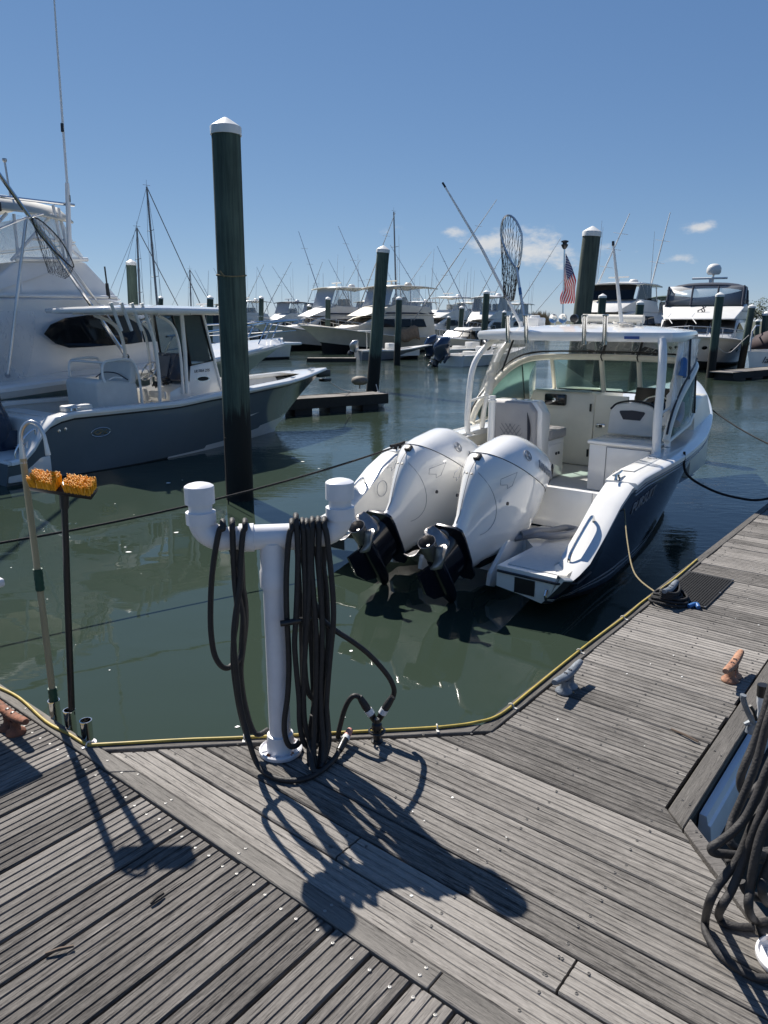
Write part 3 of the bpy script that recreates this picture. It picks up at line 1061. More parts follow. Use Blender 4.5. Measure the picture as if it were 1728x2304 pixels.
    g.loft([ring(a, b0, b1, w, 0, 2.0, 20, 0) for a, b0, b1, w in ((1.50, .06, .52, .092), (1.56, .08, .50, .078), (1.64, .10, .50, .062), (1.74, .10, .50, .056), (1.80, .08, .50, .052))])
    tor = []
    for b, r in ((.64, .010), (.61, .040), (.54, .062), (.40, .074), (.22, .074), (.10, .066), (.05, .062)):
        tor.append([P(1.80 + r * math.sin(t), b, r * math.cos(t)) for t in (2 * math.pi * k / 18 for k in range(18))])
    g.loft(tor)
    sk = [(.50, 1.84), (.38, 1.99), (.24, 2.055), (.02, 2.04), (.06, 1.92), (.10, 1.84)]
    g.loft([[P(a, b, -.012) for b, a in sk], [P(a, b, .012) for b, a in sk]])
    low = g.build('lower_unit', low_mat, parent, smooth=40)
    g = MB()                                                # ventilation plate
    pl = [(.64, .05), (.58, .095), (.36, .125), (.10, .15), (.0, .145), (-.03, .10)]
    out = [(b, w) for b, w in pl] + [(b, -w) for b, w in pl[::-1]]
    g.loft([[P(1.508, b, w) for b, w in out], [P(1.535, b, w) for b, w in out]])
    vpl = g.build('ventilation_plate', low_mat, low, smooth=30, bevel=.005, segs=1)
    g = MB()
    g.tube([P(1.53, .06, .045), P(1.548, .06, .045)], [.05, .046], 18)
    g.build('trim_anode', 'motor_gray' if body_mat == 'motor_white' else low_mat, vpl, smooth=40)
    if prop:
        g = MB()
        hub = []
        for b, r in ((.06, .060), (.02, .068), (-.10, .072), (-.128, .0755), (-.130, .072), (-.115, .066), (.0, .058)):
            hub.append([P(1.80 + r * math.sin(t), b, r * math.cos(t)) for t in (2 * math.pi * k / 26 for k in range(26))])
        g.loft(hub)
        g.tube([P(1.80, .0, 0), P(1.80, -.09, 0)], [.022, .014], 10)
        pr = g.build('propeller_hub', 'prop_metal', low, smooth=50)
        for k in range(3):
            a0 = 2 * math.pi * k / 3 + .5
            rows = []
            for i in range(7):
                rr = .066 + .142 * i / 6
                wdt = (.95, 1.25, 1.5, 1.6, 1.5, 1.15, .45)[i]
                row = []
                for j in range(6):
                    f = j / 5 - .5
                    th = a0 + f * wdt * .9 + .12 * i / 6
                    row.append(P(1.80 + rr * math.sin(th), -.01 - f * .16 * (1 - .25 * i / 6) - .035 * i / 6, rr * math.cos(th)))
                rows.append(row)
            g = MB()
            g.grid(rows)
            g.build('propeller_blade', 'prop_metal', pr, smooth=60, thick=.008)
    # clamp bracket to the transom and the tilt ram between its arms
    for sd in (-1, 1):
        g = MB()
        q = [(.78, .64), (.80, .92), (1.00, 1.00), (1.22, .86), (1.44, .80), (1.50, .72), (1.42, .64), (1.20, .62), (1.0, .58)]
        g.loft([[P(a, b, sd * .17 - .022) for a, b in q], [P(a, b, sd * .17 + .022) for a, b in q]])
        g.build('clamp_bracket', body_mat, parent, smooth=30, bevel=.008)
    g = MB()
    g.loft([ring(a, b0, b1, w, 0, 3, 14, 0) for a, b0, b1, w in ((.80, .55, .84, .13), (1.05, .54, .82, .125), (1.25, .50, .74, .10), (1.38, .48, .66, .08))])
    g.tube([P(1.0, .88, 0), P(1.22, .74, 0), P(1.42, .60, 0)], [.04, .035, .02], 10)
    g.tube(catmull([P(.98, .56, .12), P(1.12, .66, .16), P(1.2, .8, .13), P(1.1, .92, .1)], 4), .012, 6)
    g.build('tilt_ram', 'black', parent, smooth=40)
    if lettering:
        for sd in (-1, 1):
            rd = fw * (1 if sd < 0 else -1)
            def patch_(h, b):
                a, yy = flank(h, b)
                a1, y1 = flank(h, b + .06)
                a2, y2 = flank(h + .05, b)
                p0, p1, p2 = P(a, b, sd * (yy + .006)), P(a1, b + .06, sd * (y1 + .006)), P(a2, b, sd * (y2 + .006))
                return p0, (p1 - p0) * (1 if sd < 0 else -1), p2 - p0
            p0, dx_, dy_ = patch_(.17, .345)
            text('lettering', lettering, .095 * scale, axes(p0, dx_, dy_), letter_mat, cowl, .006, sx=.80)
            p0, dx_, dy_ = patch_(.19, .075)
            M = axes(p0, dx_, dy_)
            g = MB()
            g.tube([M @ Vector((.05 * math.cos(t), .05 * math.sin(t), .0)) for t in (2 * math.pi * k / 24 for k in range(24))], .004, 6, closed=True)
            for k in range(3):
                t = math.pi / 2 + 2 * math.pi * k / 3
                g.tube([M @ Vector((0, 0, 0)), M @ Vector((.046 * math.cos(t), .046 * math.sin(t), 0))], .005, 5)
                for e in (-.3, .3):
                    g.tube([M @ Vector((.018 * math.cos(t + e * 2), .018 * math.sin(t + e * 2), 0)), M @ Vector((.038 * math.cos(t + e), .038 * math.sin(t + e), 0))], .003, 5)
            g.build('emblem', letter_mat, cowl)
    return cowl

# ================================================================== the navy dual console at the finger pier
nb = place_boat('motor_boat', 'navy blue hulled dual console boat with white hardtop and twin white outboards', 1.114, 7.256, 52)
zs = lin([(-1.25, .40), (-1.0, .42), (-.05, .93), (.25, .97), (2.5, 1.03), (4.2, 1.15), (6.6, 1.38)])
H1 = Hull(-1.25, 6.7, 2.84, zs, rake=1.3, cr=.87, u0=.30, p=1.8, chine=lambda u: -.05 + .55 * u ** 3.5, flare=1.1, pc=1.75)
rows = [0, .05, .2, .35, .5, .62, .74, .80, .822, .85, .872, .93, 1.0]
mm = [0, 1, 1, 1, 1, 1, 1, 2, 1, 2, 1, 3]
uS = [(0.12 + 1.25) / 7.95 + (1 - (0.12 + 1.25) / 7.95) * i / 30 for i in range(31)]
H1.mesh(rows, mm, uS, transom=False, bottom=3).build('hull', ['gelcoat', 'navy', 'gelcoat', 'antifoul'], nb, smooth=40)
# stern quarters with the swim platforms on both sides of the motor well
for sd in (-1, 1):
    rings = []
    for x in (-1.25, -1.22, -1.1, -.9, -.6, -.3, -.05, .12):
        u = (x + 1.25) / 7.95
        z0 = zs(x)
        aft = .06 if x < -1.23 else 0
        outer = [H1.pt(u, w, sd) for w in rows]
        zc_, zm = outer[-1].z, -.05 + .21 * min(1, max(0, (-.15 - x) / 1.0))
        for p in outer:
            p.x = x
            p.z = zm + (p.z - zc_) * (z0 - zm) / (z0 - zc_)
            p.y = sd * (abs(p.y) - aft)
        cw = .25 if x > -1.0 else .25 - .22 * min(1, (-1.0 - x) / .15)
        inner = [Vector((x, sd * (1.42 - cw - aft), z0 + .015)), Vector((x, sd * (1.40 - cw - aft), .40)), Vector((x, sd * (.76 if x < -.35 else .5), .40)), Vector((x, sd * (.76 if x < -.35 else .5), max(.10, zm + .06))), Vector((x, sd * 1.0, zm + .03))]
        rings.append(outer[::-1] + [Vector((x, sd * (1.36 - aft), z0 + .03))] + inner)
    g = MB()
    nn = len(rows)
    ml = mm[::-1] + [0, 0, 0, 0, 0, 0, 0]
    g.loft(rings, mats=ml)
    g.build('stern_quarter', ['gelcoat', 'navy', 'gelcoat', 'antifoul'], nb, smooth=35)
    g = MB()                                                # non-skid pad and dark edge seam on the platform
    g.loft([[Vector((x, sd * y, .402)) for x, y in ((-1.18, .82), (-1.18, 1.26), (-.98, 1.14), (-.42, 1.14), (-.42, .82))], [Vector((x, sd * y, .408)) for x, y in ((-1.18, .82), (-1.18, 1.26), (-.98, 1.14), (-.42, 1.14), (-.42, .82))]])
    g.build('platform_pad', 'nonskid', nb, smooth=0)
    g = MB()
    g.tube([(-1.262, sd * .77, .36), (-1.262, sd * 1.30, .36), (-1.16, sd * 1.425, .36), (-.9, sd * 1.43, .385)], .011, 6)
    g.build('platform_seam', 'black', nb)
    g = MB()                                                # stern grab rail on the sloping quarter
    g.tube(catmull([(-.98, sd * 1.27, .44), (-.96, sd * 1.27, .52), (-.80, sd * 1.27, .63), (-.58, sd * 1.27, .75), (-.52, sd * 1.27, .73), (-.51, sd * 1.27, .68)], 5), .014, 8)
    for p in ((-.98, sd * 1.27, .435), (-.51, sd * 1.27, .675)):
        g.lathe([(.026, 0), (.026, .012), (.015, .014)], 12, p)
    g.build('grab_rail', 'steel', nb)
    g = MB()
    cleat(g, (.05, sd * 1.24, .975), (1, 0, .05), .22, .05)
    g.build('cleat', 'steel', nb)
    for x in (.62, 1.02):
        g = MB()
        g.lathe([(.055, 0), (.058, .006), (.04, .010), (.034, .004), (.033, -.02)], 20, (x, sd * 1.23, zs(x) + .034), mats=None)
        g.build('rod_holder', 'steel', nb)
    g = MB()                                                # hinged lid on the gunwale
    g.box(.30, 1.12, sd * 1.23 - .07, sd * 1.23 + .07, 0, .004, M=Matrix.Translation((0, 0, 1.008)) @ Matrix.Rotation(-.018, 4, 'Y'))
    g.build('gunwale_pad', 'gelcoat', nb, bevel=.002)
    g = MB()                                                # exhaust and ladder recess under the platform
    g.box(-1.259, -1.20, sd * 1.02 - .09, sd * 1.02 + .09, .205, .335)
    g.build('ladder_recess', 'black', nb)
    g = MB()
    g.tube([(-1.262, sd * 1.22, .29), (-1.285, sd * 1.22, .25), (-1.265, sd * 1.22, .20)], .012, 6)
    g.build('tow_eye', 'steel', nb)
    for i in range(7):
        g = MB()
        g.lathe([(.009, 0), (.007, .005), (0, .006)], 8, (.2 + i * .28, sd * 1.44, zs(.2 + i * .28) - .02), Matrix.Rotation(math.pi / 2 * -sd, 4, 'X').to_3x3())
        g.build('snap_stud', 'steel', nb)
g = MB()                                                    # transom bracket between the motors
g.box(-.40, .14, -.755, .755, -.35, .385)
g.build('motor_well', 'gelcoat', nb, bevel=.03)
g = MB()                                                    # raised transom wall, closing the cockpit aft
g.loft([[Vector((x, y, .40)) for x, y in ((.10, -1.13), (.20, -1.13), (.20, 1.15), (.10, 1.15))], [Vector((x, y, .80)) for x, y in ((.12, -1.13), (.20, -1.13), (.20, 1.15), (.12, 1.15))]])
g.build('transom_wall', 'gelcoat', nb, bevel=.015)
g = MB()
g.box(.085, .30, -.30, 1.12, .80, .86)
g.build('transom_top', 'gelcoat', nb, bevel=.02)
g = MB()
g.tube([(.10, -.30, .41), (.095, -.30, .80)], .005, 5)
g.tube([(.10, -1.0, .41), (.095, -1.0, .80)], .005, 5)
g.build('transom_door_seam', 'motor_gray', nb)
g = MB()
H1.cap(g, (0.0 + 1.25) / 7.95, 1.0, .27, .035, 34, lip=.028)
g.build('gunwale', 'gelcoat', nb, smooth=45)
g = MB()
for sd in (-1, 1):
    for dz in (-.045, -.075):
        g.tube([H1.pt((x + 1.25) / 7.95, 0, sd) + Vector((0, sd * .014, dz)) for x in [.0 + i * .3 for i in range(23)]], .007, 5)
g.build('rub_rail', 'letter_gray', nb)
g = MB()                                                    # cockpit liner
LX = [.2, .8, 1.5, 2.2, 2.9, 3.3]
g.grid([[(x, -min(1.15, H1.hb(x) - .26), zs(x)) if k == 0 else (x, -min(1.13, H1.hb(x) - .28), .48) if k == 1 else (x, min(1.13, H1.hb(x) - .28), .48) if k == 2 else (x, min(1.15, H1.hb(x) - .26), zs(x)) for k in range(4)] for x in LX])
g.build('cockpit_liner', 'cream', nb, smooth=20)
g = MB()
g.box(.22, 3.2, -1.08, 1.08, .482, .488)
g.build('cockpit_sole', 'nonskid', nb, smooth=0)
for sd in (-1, 1):                                          # coaming bolsters
    g = MB()
    g.tube([(.35, sd * 1.13, .93), (.7, sd * 1.125, .94), (1.25, sd * 1.12, .95)], .055, 10)
    g.build('coaming_bolster', 'upholstery', nb)
g = MB()                                                    # foredeck
rows_ = []
for i in range(16):
    x = 3.25 + (6.66 - 3.25) * i / 15
    h = max(.001, H1.hb(x) - .02)
    rows_.append([(x, h * f, zs(x) + .03 + .10 * (1 - f * f) * max(0, 1 - (x - 3.25) / 3.6)) for f in (-1, -.7, -.35, 0, .35, .7, 1)])
g.grid(rows_)
g.build('foredeck', 'gelcoat', nb, smooth=40)
# consoles on both sides of the walk-through
g = MB()
g.loft([[Vector(p) for p in ((2.86, .17, .49), (2.86, 1.12, .49), (2.80, 1.10, 1.20), (2.86, 1.06, 1.46), (2.90, .17, 1.46))], [Vector(p) for p in ((4.0, .17, .49), (4.0, 1.0, .49), (4.0, 1.0, 1.15), (3.9, .95, 1.44), (3.9, .17, 1.44))]])
pc = g.build('port_console', 'cream', nb, bevel=.03)
g = MB()
g.box(2.815, 2.90, .56, .86, 1.27, 1.42)
g.build('glovebox_door', 'black_gloss', pc, bevel=.02)
g = MB()
g.lathe([(.028, 0), (.028, .012), (.014, .014), (0, .014)], 16, (2.812, .71, 1.345), Matrix.Rotation(-math.pi / 2, 4, 'Y').to_3x3())
g.build('glovebox_latch', 'steel', pc)
g = MB()
for z in (.62, 1.22):
    g.box(2.852, 2.864, .20, .225, z, z + .10)
g.build('hinge', 'black', pc)
g = MB()
g.box(2.80, 2.90, .22, .98, 1.462, 1.485)
g.build('console_edge', 'hull_green', pc, bevel=.008)
g = MB()
g.loft([[Vector(p) for p in ((2.90, -.30, .49), (2.90, -1.10, .49), (2.86, -1.10, 1.18), (2.98, -1.05, 1.46), (2.98, -.30, 1.46))], [Vector(p) for p in ((4.0, -.30, .49), (4.0, -1.0, .49), (4.0, -1.0, 1.15), (3.9, -.95, 1.44), (3.9, -.30, 1.44))]])
hc = g.build('helm_console', 'cream', nb, bevel=.03)
g = MB()
g.prism([(2.88, 1.20), (2.84, 1.25), (2.93, 1.56), (3.02, 1.56), (3.02, 1.20)], -1.04, -.34)
g.build('instrument_panel', 'black_gloss', hc, bevel=.012)
g = MB()
cw = Vector((2.70, -.66, 1.33))
ax = Vector((-.75, 0, .66))
u_, v_ = Vector((0, 1, 0)), Vector((.66, 0, .75))
g.tube([cw + (u_ * math.cos(t) + v_ * math.sin(t)) * .19 for t in (2 * math.pi * k / 32 for k in range(32))], .013, 8, closed=True)
for k in range(3):
    t = math.pi / 2 + 2 * math.pi * k / 3
    g.tube([cw - ax * .04, cw + (u_ * math.cos(t) + v_ * math.sin(t)) * .19], .009, 6)
g.tube([cw - ax * .16, cw], .03, 10)
g.build('steering_wheel', 'steel', hc)
g = MB()                                                    # bifold door of the walk-through, hung on the port console
g.box(2.865, 2.89, -.28, .16, .50, 1.44)
dr = g.build('walkthrough_door', 'cream', nb, bevel=.008)
g = MB()
g.box(2.845, 2.868, .0, .12, 1.02, 1.07)
g.build('door_latch', 'steel', dr, bevel=.008)
g = MB()
g.box(2.838, 2.85, .035, .075, 1.03, 1.06)
g.build('latch_pocket', 'black', dr)
# windshield: thick cream frame, raked side arms, green tinted panes
def wf(side):
    s = side
    arc = [(1.50, 1.20 * s, 1.14), (1.62, 1.19 * s, 1.32), (1.89, 1.17 * s, 1.53), (2.2, 1.16 * s, 1.70), (2.45, 1.14 * s, 1.80), (2.72, 1.08 * s, 1.87), (2.90, .96 * s, 1.895), (2.97, .78 * s, 1.905)]
    return catmull(arc, 5)
g = MB()
arcP, arcS = wf(1), wf(-1)
g.tube(arcP + [(2.99, .5, 1.91), (3.0, .2, 1.915), (3.0, -.2, 1.915), (2.99, -.5, 1.91)] + arcS[::-1], .040, 10)
for y in (.17, -.32):
    g.tube([(3.0, y, 1.90), (3.16, y * 1.0, 1.46)], .034, 10)
for sd in (-1, 1):
    g.tube([(2.94, .84 * sd, 1.89), (3.22, .90 * sd, 1.42)], .028, 8)
    g.tube([(1.55, 1.20 * sd, 1.12), (2.4, 1.17 * sd, 1.22), (3.2, 1.02 * sd, 1.35), (3.5, .7 * sd, 1.44), (3.42, .32 * sd, 1.46)], .022, 8)
ws = g.build('windshield_frame', 'cream', nb, smooth=50)
g = MB()
for y0, y1 in ((.17, .84), (-.32, -.84), (.17, -.32)):
    g.box(0, .012, min(y0, y1) + .03, max(y0, y1) - .03, 0, .02, M=Matrix.Translation((3.15, 0, 1.455)))
g.build('window_gasket', 'black', ws)
def pane(name, pts, m='green_glass', par=None, th=.006):
    g = MB()
    g.poly([Vector(p) for p in pts])
    return g.build(name, m, par or ws, smooth=0, thick=th, fix=False)
pane('pane', [(3.16, .20, 1.47), (3.21, .86, 1.44), (2.95, .82, 1.89), (3.0, .20, 1.90)])
pane('pane', [(3.16, -.35, 1.47), (3.21, -.86, 1.44), (2.95, -.82, 1.89), (3.0, -.35, 1.90)])
pane('pane', [(3.165, .14, 1.47), (3.165, -.29, 1.47), (3.005, -.29, 1.90), (3.005, .14, 1.90)])
for sd in (-1, 1):
    ar = wf(sd)
    base = [Vector((x, y * sd, z)) for x, y, z in ((3.20, .92, 1.40), (2.8, 1.10, 1.30), (2.3, 1.16, 1.22), (1.75, 1.19, 1.14))]
    g = MB()
    pts = [ar[k] for k in range(4, len(ar) - 6, 3)]
    low_ = [Vector((p.x + .12, math.copysign(min(1.19, 1.19 - max(0, p.x - 2.2) * .18), sd), 1.14 + max(0, p.x - 1.6) * .165)) for p in pts]
    g.grid([pts, low_])
    g.build('side_pane', 'green_glass', ws, smooth=50, thick=.006)
    g = MB()
    g.tube([(2.62, 1.12 * sd, 1.84), (2.75, 1.12 * sd, 1.31)], .012, 6)
    g.build('side_pane_seam', 'black', ws)
# hardtop on its pipe frame
def slab(outline, z0, z1, crown, m, name, par, bevel=.03):
    g = MB()
    cx = sum(p[0] for p in outline) / len(outline)
    def top(p, f, z):
        x, y = cx + (p[0] - cx) * f, p[1] * f
        return Vector((x, y, z + crown * (1 - f * f)))
    rings = [[top(p, .90, z0 - crown * .0) for p in outline], [top(p, .985, z0 - crown * .03) for p in outline], [top(p, 1, z0 + (z1 - z0) * .35) for p in outline], [top(p, 1, z0 + (z1 - z0) * .7) for p in outline], [top(p, .985, z1) for p in outline]] + [[top(p, f, z1) for p in outline] for f in (.85, .6, .3, .05)]
    g.loft(rings)
    return g.build(name, m, par, smooth=50)
ol = [(1.42, -.6), (1.46, -1.0), (1.52, -1.16), (1.70, -1.19), (2.3, -1.12), (3.0, -1.0), (3.5, -.84), (3.72, -.5), (3.78, 0), (3.72, .5), (3.5, .84), (3.0, 1.0), (2.3, 1.12), (1.70, 1.19), (1.52, 1.16), (1.46, 1.0), (1.42, .6), (1.40, 0)]
ht = slab(ol, 2.155, 2.25, .085, 'gelcoat', 'hardtop', nb)
g = MB()
g.box(1.396, 1.404, -.86, -.70, 2.185, 2.215)
g.build('maker_sticker', 'blue_sticker', ht)
for sd in (-1, 1):
    g = MB()                                                # aft pipe legs with foot plates
    g.tube(catmull([(1.36, 1.16 * sd, 1.00), (1.33, 1.15 * sd, 1.3), (1.38, 1.13 * sd, 1.8), (1.60 if sd > 0 else 1.44, 1.10 * sd, 2.05), (1.9 if sd > 0 else 1.50, 1.06 * sd, 2.18)], 5), .045 if sd < 0 else .036, 12)
    g.tube(catmull([(1.70, 1.16 * sd, 1.05), (1.74, 1.14 * sd, 1.4), (1.95, 1.11 * sd, 1.9), (2.2, 1.06 * sd, 2.17)], 5), .034, 10)
    g.tube([(1.36, 1.14 * sd, 1.42), (1.76, 1.13 * sd, 1.46)], .016, 8)
    leg = g.build('hardtop_leg', 'gelcoat', nb, smooth=50)
    g = MB()
    g.box(1.22, 1.50, 1.16 * sd - .07, 1.16 * sd + .07, .985, 1.005, M=Matrix.Rotation(0, 4, 'X'))
    g.build('foot_plate', 'gelcoat', leg, bevel=.008)
    g = MB()
    for dx in (1.26, 1.46):
        for dy in (-.04, .04):
            g.lathe([(.01, 0), (.008, .006), (0, .007)], 8, (dx, 1.16 * sd + dy, 1.005))
    g.build('foot_bolt', 'black', leg)
    # coiled lines and rolled side curtain tied to the legs
    g = MB()
    rr = random.Random(11 + sd)
    z0, z1 = (1.28, 1.80) if sd < 0 else (1.50, 1.86)
    pts, rad = [], []
    for q in range(15):
        z = z0 + (z1 - z0) * q / 14
        pts.append((1.745 + (z - 1.4) * .36 + rr.uniform(-.012, .012), 1.13 * sd + rr.uniform(-.012, .012), z))
        rad.append(.045 + rr.uniform(0, .022))
    g.tube(pts, rad, 12)
    g.build('tied_cloth', 'canvas_cream', leg, smooth=70)
g = MB()
g.tube(catmull([(1.72, -1.22, 1.30), (1.9, -1.20, 1.36), (1.98, -1.17, 1.5)], 4), .045, 10)
g.build('rolled_curtain', 'upholstery', nb)
g = MB()
g.tube(catmull([(1.84, -1.19, 1.80), (1.86, -1.2, 1.9), (1.92, -1.18, 1.96), (1.98, -1.17, 1.88), (1.95, -1.18, 1.78)], 4), .034, 8)
g.build('blue_towel', 'blue_rubber', nb)
# clear vinyl curtains between the windshield and the hardtop, black piping
def curtain(name, top, bot, seams):
    rws = []
    n = len(top)
    for k in range(5):
        f = k / 4
        rws.append([Vector(a).lerp(Vector(b_), f) + Vector((.035 * mnoise.noise((i * .7, k * 1.3, 2)), .02 * mnoise.noise((i * .8, k, 9)), 0)) for i, (a, b_) in enumerate(zip(top, bot))])
    g = MB()
    g.grid(rws)
    c = g.build(name, 'clear_vinyl', nb, smooth=80)
    g = MB()
    g.tube([Vector(p) + Vector((-.03, 0, .03)) for p in bot], .012, 6)
    for i in seams:
        a, b_ = Vector(top[i]), Vector(bot[i])
        g.tube([a + Vector((-.012, 0, 0)), b_ + Vector((-.02, 0, 0))], .018, 6)
        if abs(b_.y) < .8:
            g.tube(catmull([b_ + Vector((-.03, 0, .02)), b_ + Vector((-.055, .01, -.03)), b_ + Vector((-.02, 0, -.09))], 4), .008, 5)
    g.build('curtain_piping', 'black', c)
fb = [(2.72, 1.10, 1.91), (2.90, .98, 1.94), (2.99, .72, 1.95), (3.0, .4, 1.955), (3.0, .15, 1.957), (3.0, -.1, 1.957), (3.0, -.32, 1.957), (3.0, -.6, 1.95), (2.98, -.75, 1.945), (2.90, -.98, 1.94), (2.72, -1.10, 1.91)]
ft = [(x + .12 if abs(y) < .8 else x + .05, y * .98, 2.19) for x, y, z in fb]
curtain('front_curtain', ft, fb, (4, 6))
for sd in (-1, 1):
    arr = wf(sd)
    bb = [arr[k] + Vector((0, .012 * sd, .045)) for k in range(0, 31, 3)]
    tt = [Vector((1.92 + (p.x - 1.5) * .62, 1.10 * sd, 2.17)) for p in bb]
    curtain('side_curtain', tt, bb, (5,))
# seats
g = MB()                                                    # aft-facing port lounge: shell and cushions
g.loft([[Vector(p) for p in ((1.48, .20, .50), (1.48, .90, .50), (1.42, .90, 1.40), (1.44, .86, 1.46), (1.44, .30, 1.46), (1.42, .20, 1.36))], [Vector(p) for p in ((1.62, .20, .50), (1.62, .90, .50), (1.66, .90, 1.40), (1.66, .86, 1.46), (1.66, .30, 1.46), (1.66, .20, 1.30))]])
ps = g.build('port_seat', 'gelcoat', nb, bevel=.02)
g = MB()
g.loft([[Vector(p) for p in ((1.40, .27, .90), (1.40, .88, .90), (1.36, .87, 1.38), (1.38, .82, 1.44), (1.38, .36, 1.44), (1.36, .27, 1.34))], [Vector(p) for p in ((1.47, .26, .88), (1.47, .90, .88), (1.43, .89, 1.40), (1.44, .84, 1.46), (1.44, .34, 1.46), (1.43, .26, 1.36))]])
bk = g.build('seat_back', 'upholstery', ps, bevel=.022, segs=3)
for y0, sg in ((.36, 1), (.79, -1)):
    g = MB()
    lens = [(.90 + .44 * k / 10, math.sin(math.pi * k / 10) * .045) for k in range(11)]
    o2 = [(z, y0 - sg * w * .1) for z, w in lens] + [(z, y0 - sg * w) for z, w in lens[::-1][1:-1]]
    g.loft([[Vector((1.398 - (z - .9) * .085, y, z)) for z, y in o2], [Vector((1.392 - (z - .9) * .085, y, z)) for z, y in o2]])
    g.build('seat_accent', 'upholstery_navy', bk, smooth=0)
g = MB()
for k in range(7):                                          # quilted stitching
    for dgn in (-1, 1):
        y0 = .42 + k * .055
        pts = [(y0 + dgn * q * .035, .96 + q * .045) for q in range(6)]
        pts = [(y, z) for y, z in pts if .42 <= y <= .74]
        if len(pts) > 1:
            g.tube([(1.3985 - (z - .9) * .085 - .001, y, z) for y, z in pts], .003, 4)
g.build('quilt_stitching', 'cover_gray', bk)
g = MB()
g.box(.95, 1.46, .26, .92, .84, .92)
g.build('aft_seat_cushion', 'upholstery', ps, bevel=.03, segs=3)
g = MB()
g.box(.98, 1.50, .28, .90, .49, .84)
g.build('aft_seat_base', 'gelcoat', ps, bevel=.02)
g = MB()
g.box(1.62, 2.12, .22, .92, .50, .98)
sb = g.build('port_seat_base', 'gelcoat', ps, bevel=.02)
g = MB()
g.box(1.68, 2.14, .20, .90, .98, 1.10)
g.build('forward_seat_cushion', 'upholstery', ps, bevel=.03, segs=3)
g = MB()
g.box(1.70, 2.06, .214, .222, .56, .92)
bd = g.build('seat_base_door', 'gelcoat', ps, bevel=.004)
g = MB()
for x in (1.88, 1.95):
    g.lathe([(.018, 0), (.018, .010), (0, .011)], 12, (x, .212, .80), Matrix.Rotation(math.pi / 2, 4, 'X').to_3x3())
g.build('door_knob', 'black', bd)
for y in (.62, .46):
    g = MB()
    g.lathe([(.035, 0), (.035, .008), (.026, .01), (.024, .003), (0, .003)], 16, (1.52, y, 1.462))
    g.build('seat_rod_holder', 'steel', ps)
g = MB()                                                    # white ski pole post by the port lounge
g.tube([(1.08, .67, .90), (1.08, .67, 1.46)], .042, 14)
g.lathe([(.045, 0), (.05, .01), (.05, .03), (.038, .036), (.038, .05), (.045, .055), (.04, .075), (0, .08)], 16, (1.08, .67, 1.46))
g.build('tow_post', 'gelcoat', nb)
g = MB()                                                    # galley cabinet behind the helm seat
g.box(1.55, 2.05, -1.06, -.34, .49, 1.02)
cb = g.build('galley_cabinet', 'gelcoat', nb, bevel=.015)
g = MB()
g.box(1.525, 2.10, -1.08, -.32, 1.022, 1.062)
g.build('cabinet_lid', 'gelcoat', cb, bevel=.012)
g = MB()
g.box(1.540, 1.552, -1.02, -.56, .55, 1.0)
cd = g.build('cabinet_door', 'gelcoat', cb, bevel=.004)
g = MB()
for y in (-1.035, -.545):
    g.tube([(1.546, y, .55), (1.546, y, 1.0)], .004, 4)
g.tube([(1.546, -1.035, 1.004), (1.546, -.545, 1.004)], .004, 4)
g.build('door_gap', 'motor_gray', cd)
g = MB()
g.lathe([(.032, 0), (.032, .006), (.022, .008), (.020, .004), (0, .006)], 18, (1.539, -.67, .72), Matrix.Rotation(-math.pi / 2, 4, 'Y').to_3x3())
g.tube([(1.532, -.69, .72), (1.532, -.65, .72)], .006, 6)
g.build('door_pull', 'steel', cd)
g = MB()
prof = [(-.31, 1.06), (-.33, 1.34), (-.40, 1.42), (-.60, 1.455), (-.82, 1.42), (-.89, 1.34), (-.91, 1.06)]
g.loft([[Vector((2.12 + (z - 1.06) * .0, y, z)) for y, z in prof], [Vector((2.20, y, z)) for y, z in prof]])
hs = g.build('helm_seat_back', 'upholstery_white', nb, bevel=.025, segs=3)
g = MB()
pr2 = [(-.45, 1.335), (-.46, 1.35), (-.60, 1.362), (-.74, 1.35), (-.75, 1.335), (-.70, 1.25), (-.50, 1.25)]
g.loft([[Vector((2.112, y, z)) for y, z in pr2], [Vector((2.128, y, z)) for y, z in pr2]])
g.build('seat_handhold', 'upholstery_navy', hs, smooth=0)
g = MB()
g.tube(catmull([(2.15, -.33, 1.36), (2.15, -.42, 1.435), (2.15, -.61, 1.468), (2.15, -.80, 1.435), (2.15, -.89, 1.36)], 5), .014, 6)
g.build('seat_piping', 'black', hs)
g = MB()
g.box(2.20, 2.62, -.90, -.32, 1.0, 1.12)
g.build('helm_seat_cushion', 'upholstery_white', hs, bevel=.03)
g = MB()
g.box(2.22, 2.58, -.88, -.34, .49, 1.0)
g.build('helm_seat_box', 'gelcoat', hs, bevel=.02)
# grey washdown hose on the starboard platform
g = MB()
g.tube(catmull([(-.56, -.62, .48), (-.44, -.70, .50), (-.20, -.74, .455), (-.02, -.80, .455), (-.02, -.92, .455), (-.18, -.93, .455), (-.36, -.82, .455), (-.46, -.70, .47), (-.58, -.56, .44)], 6), .033, 10)
g.build('washdown_hose', 'cover_gray', nb)
g = MB()                                                    # hatch cover on the port quarter
for k in range(2):
    g.tube([Vector((-.40 + .085 * math.cos(t) * 1.0, 1.128, .64 + .085 * math.sin(t))) for t in (2 * math.pi * q / 28 for q in range(28))], .003 + .002 * k, 5, closed=True)
g.build('inspection_plate', 'letter_gray', nb)
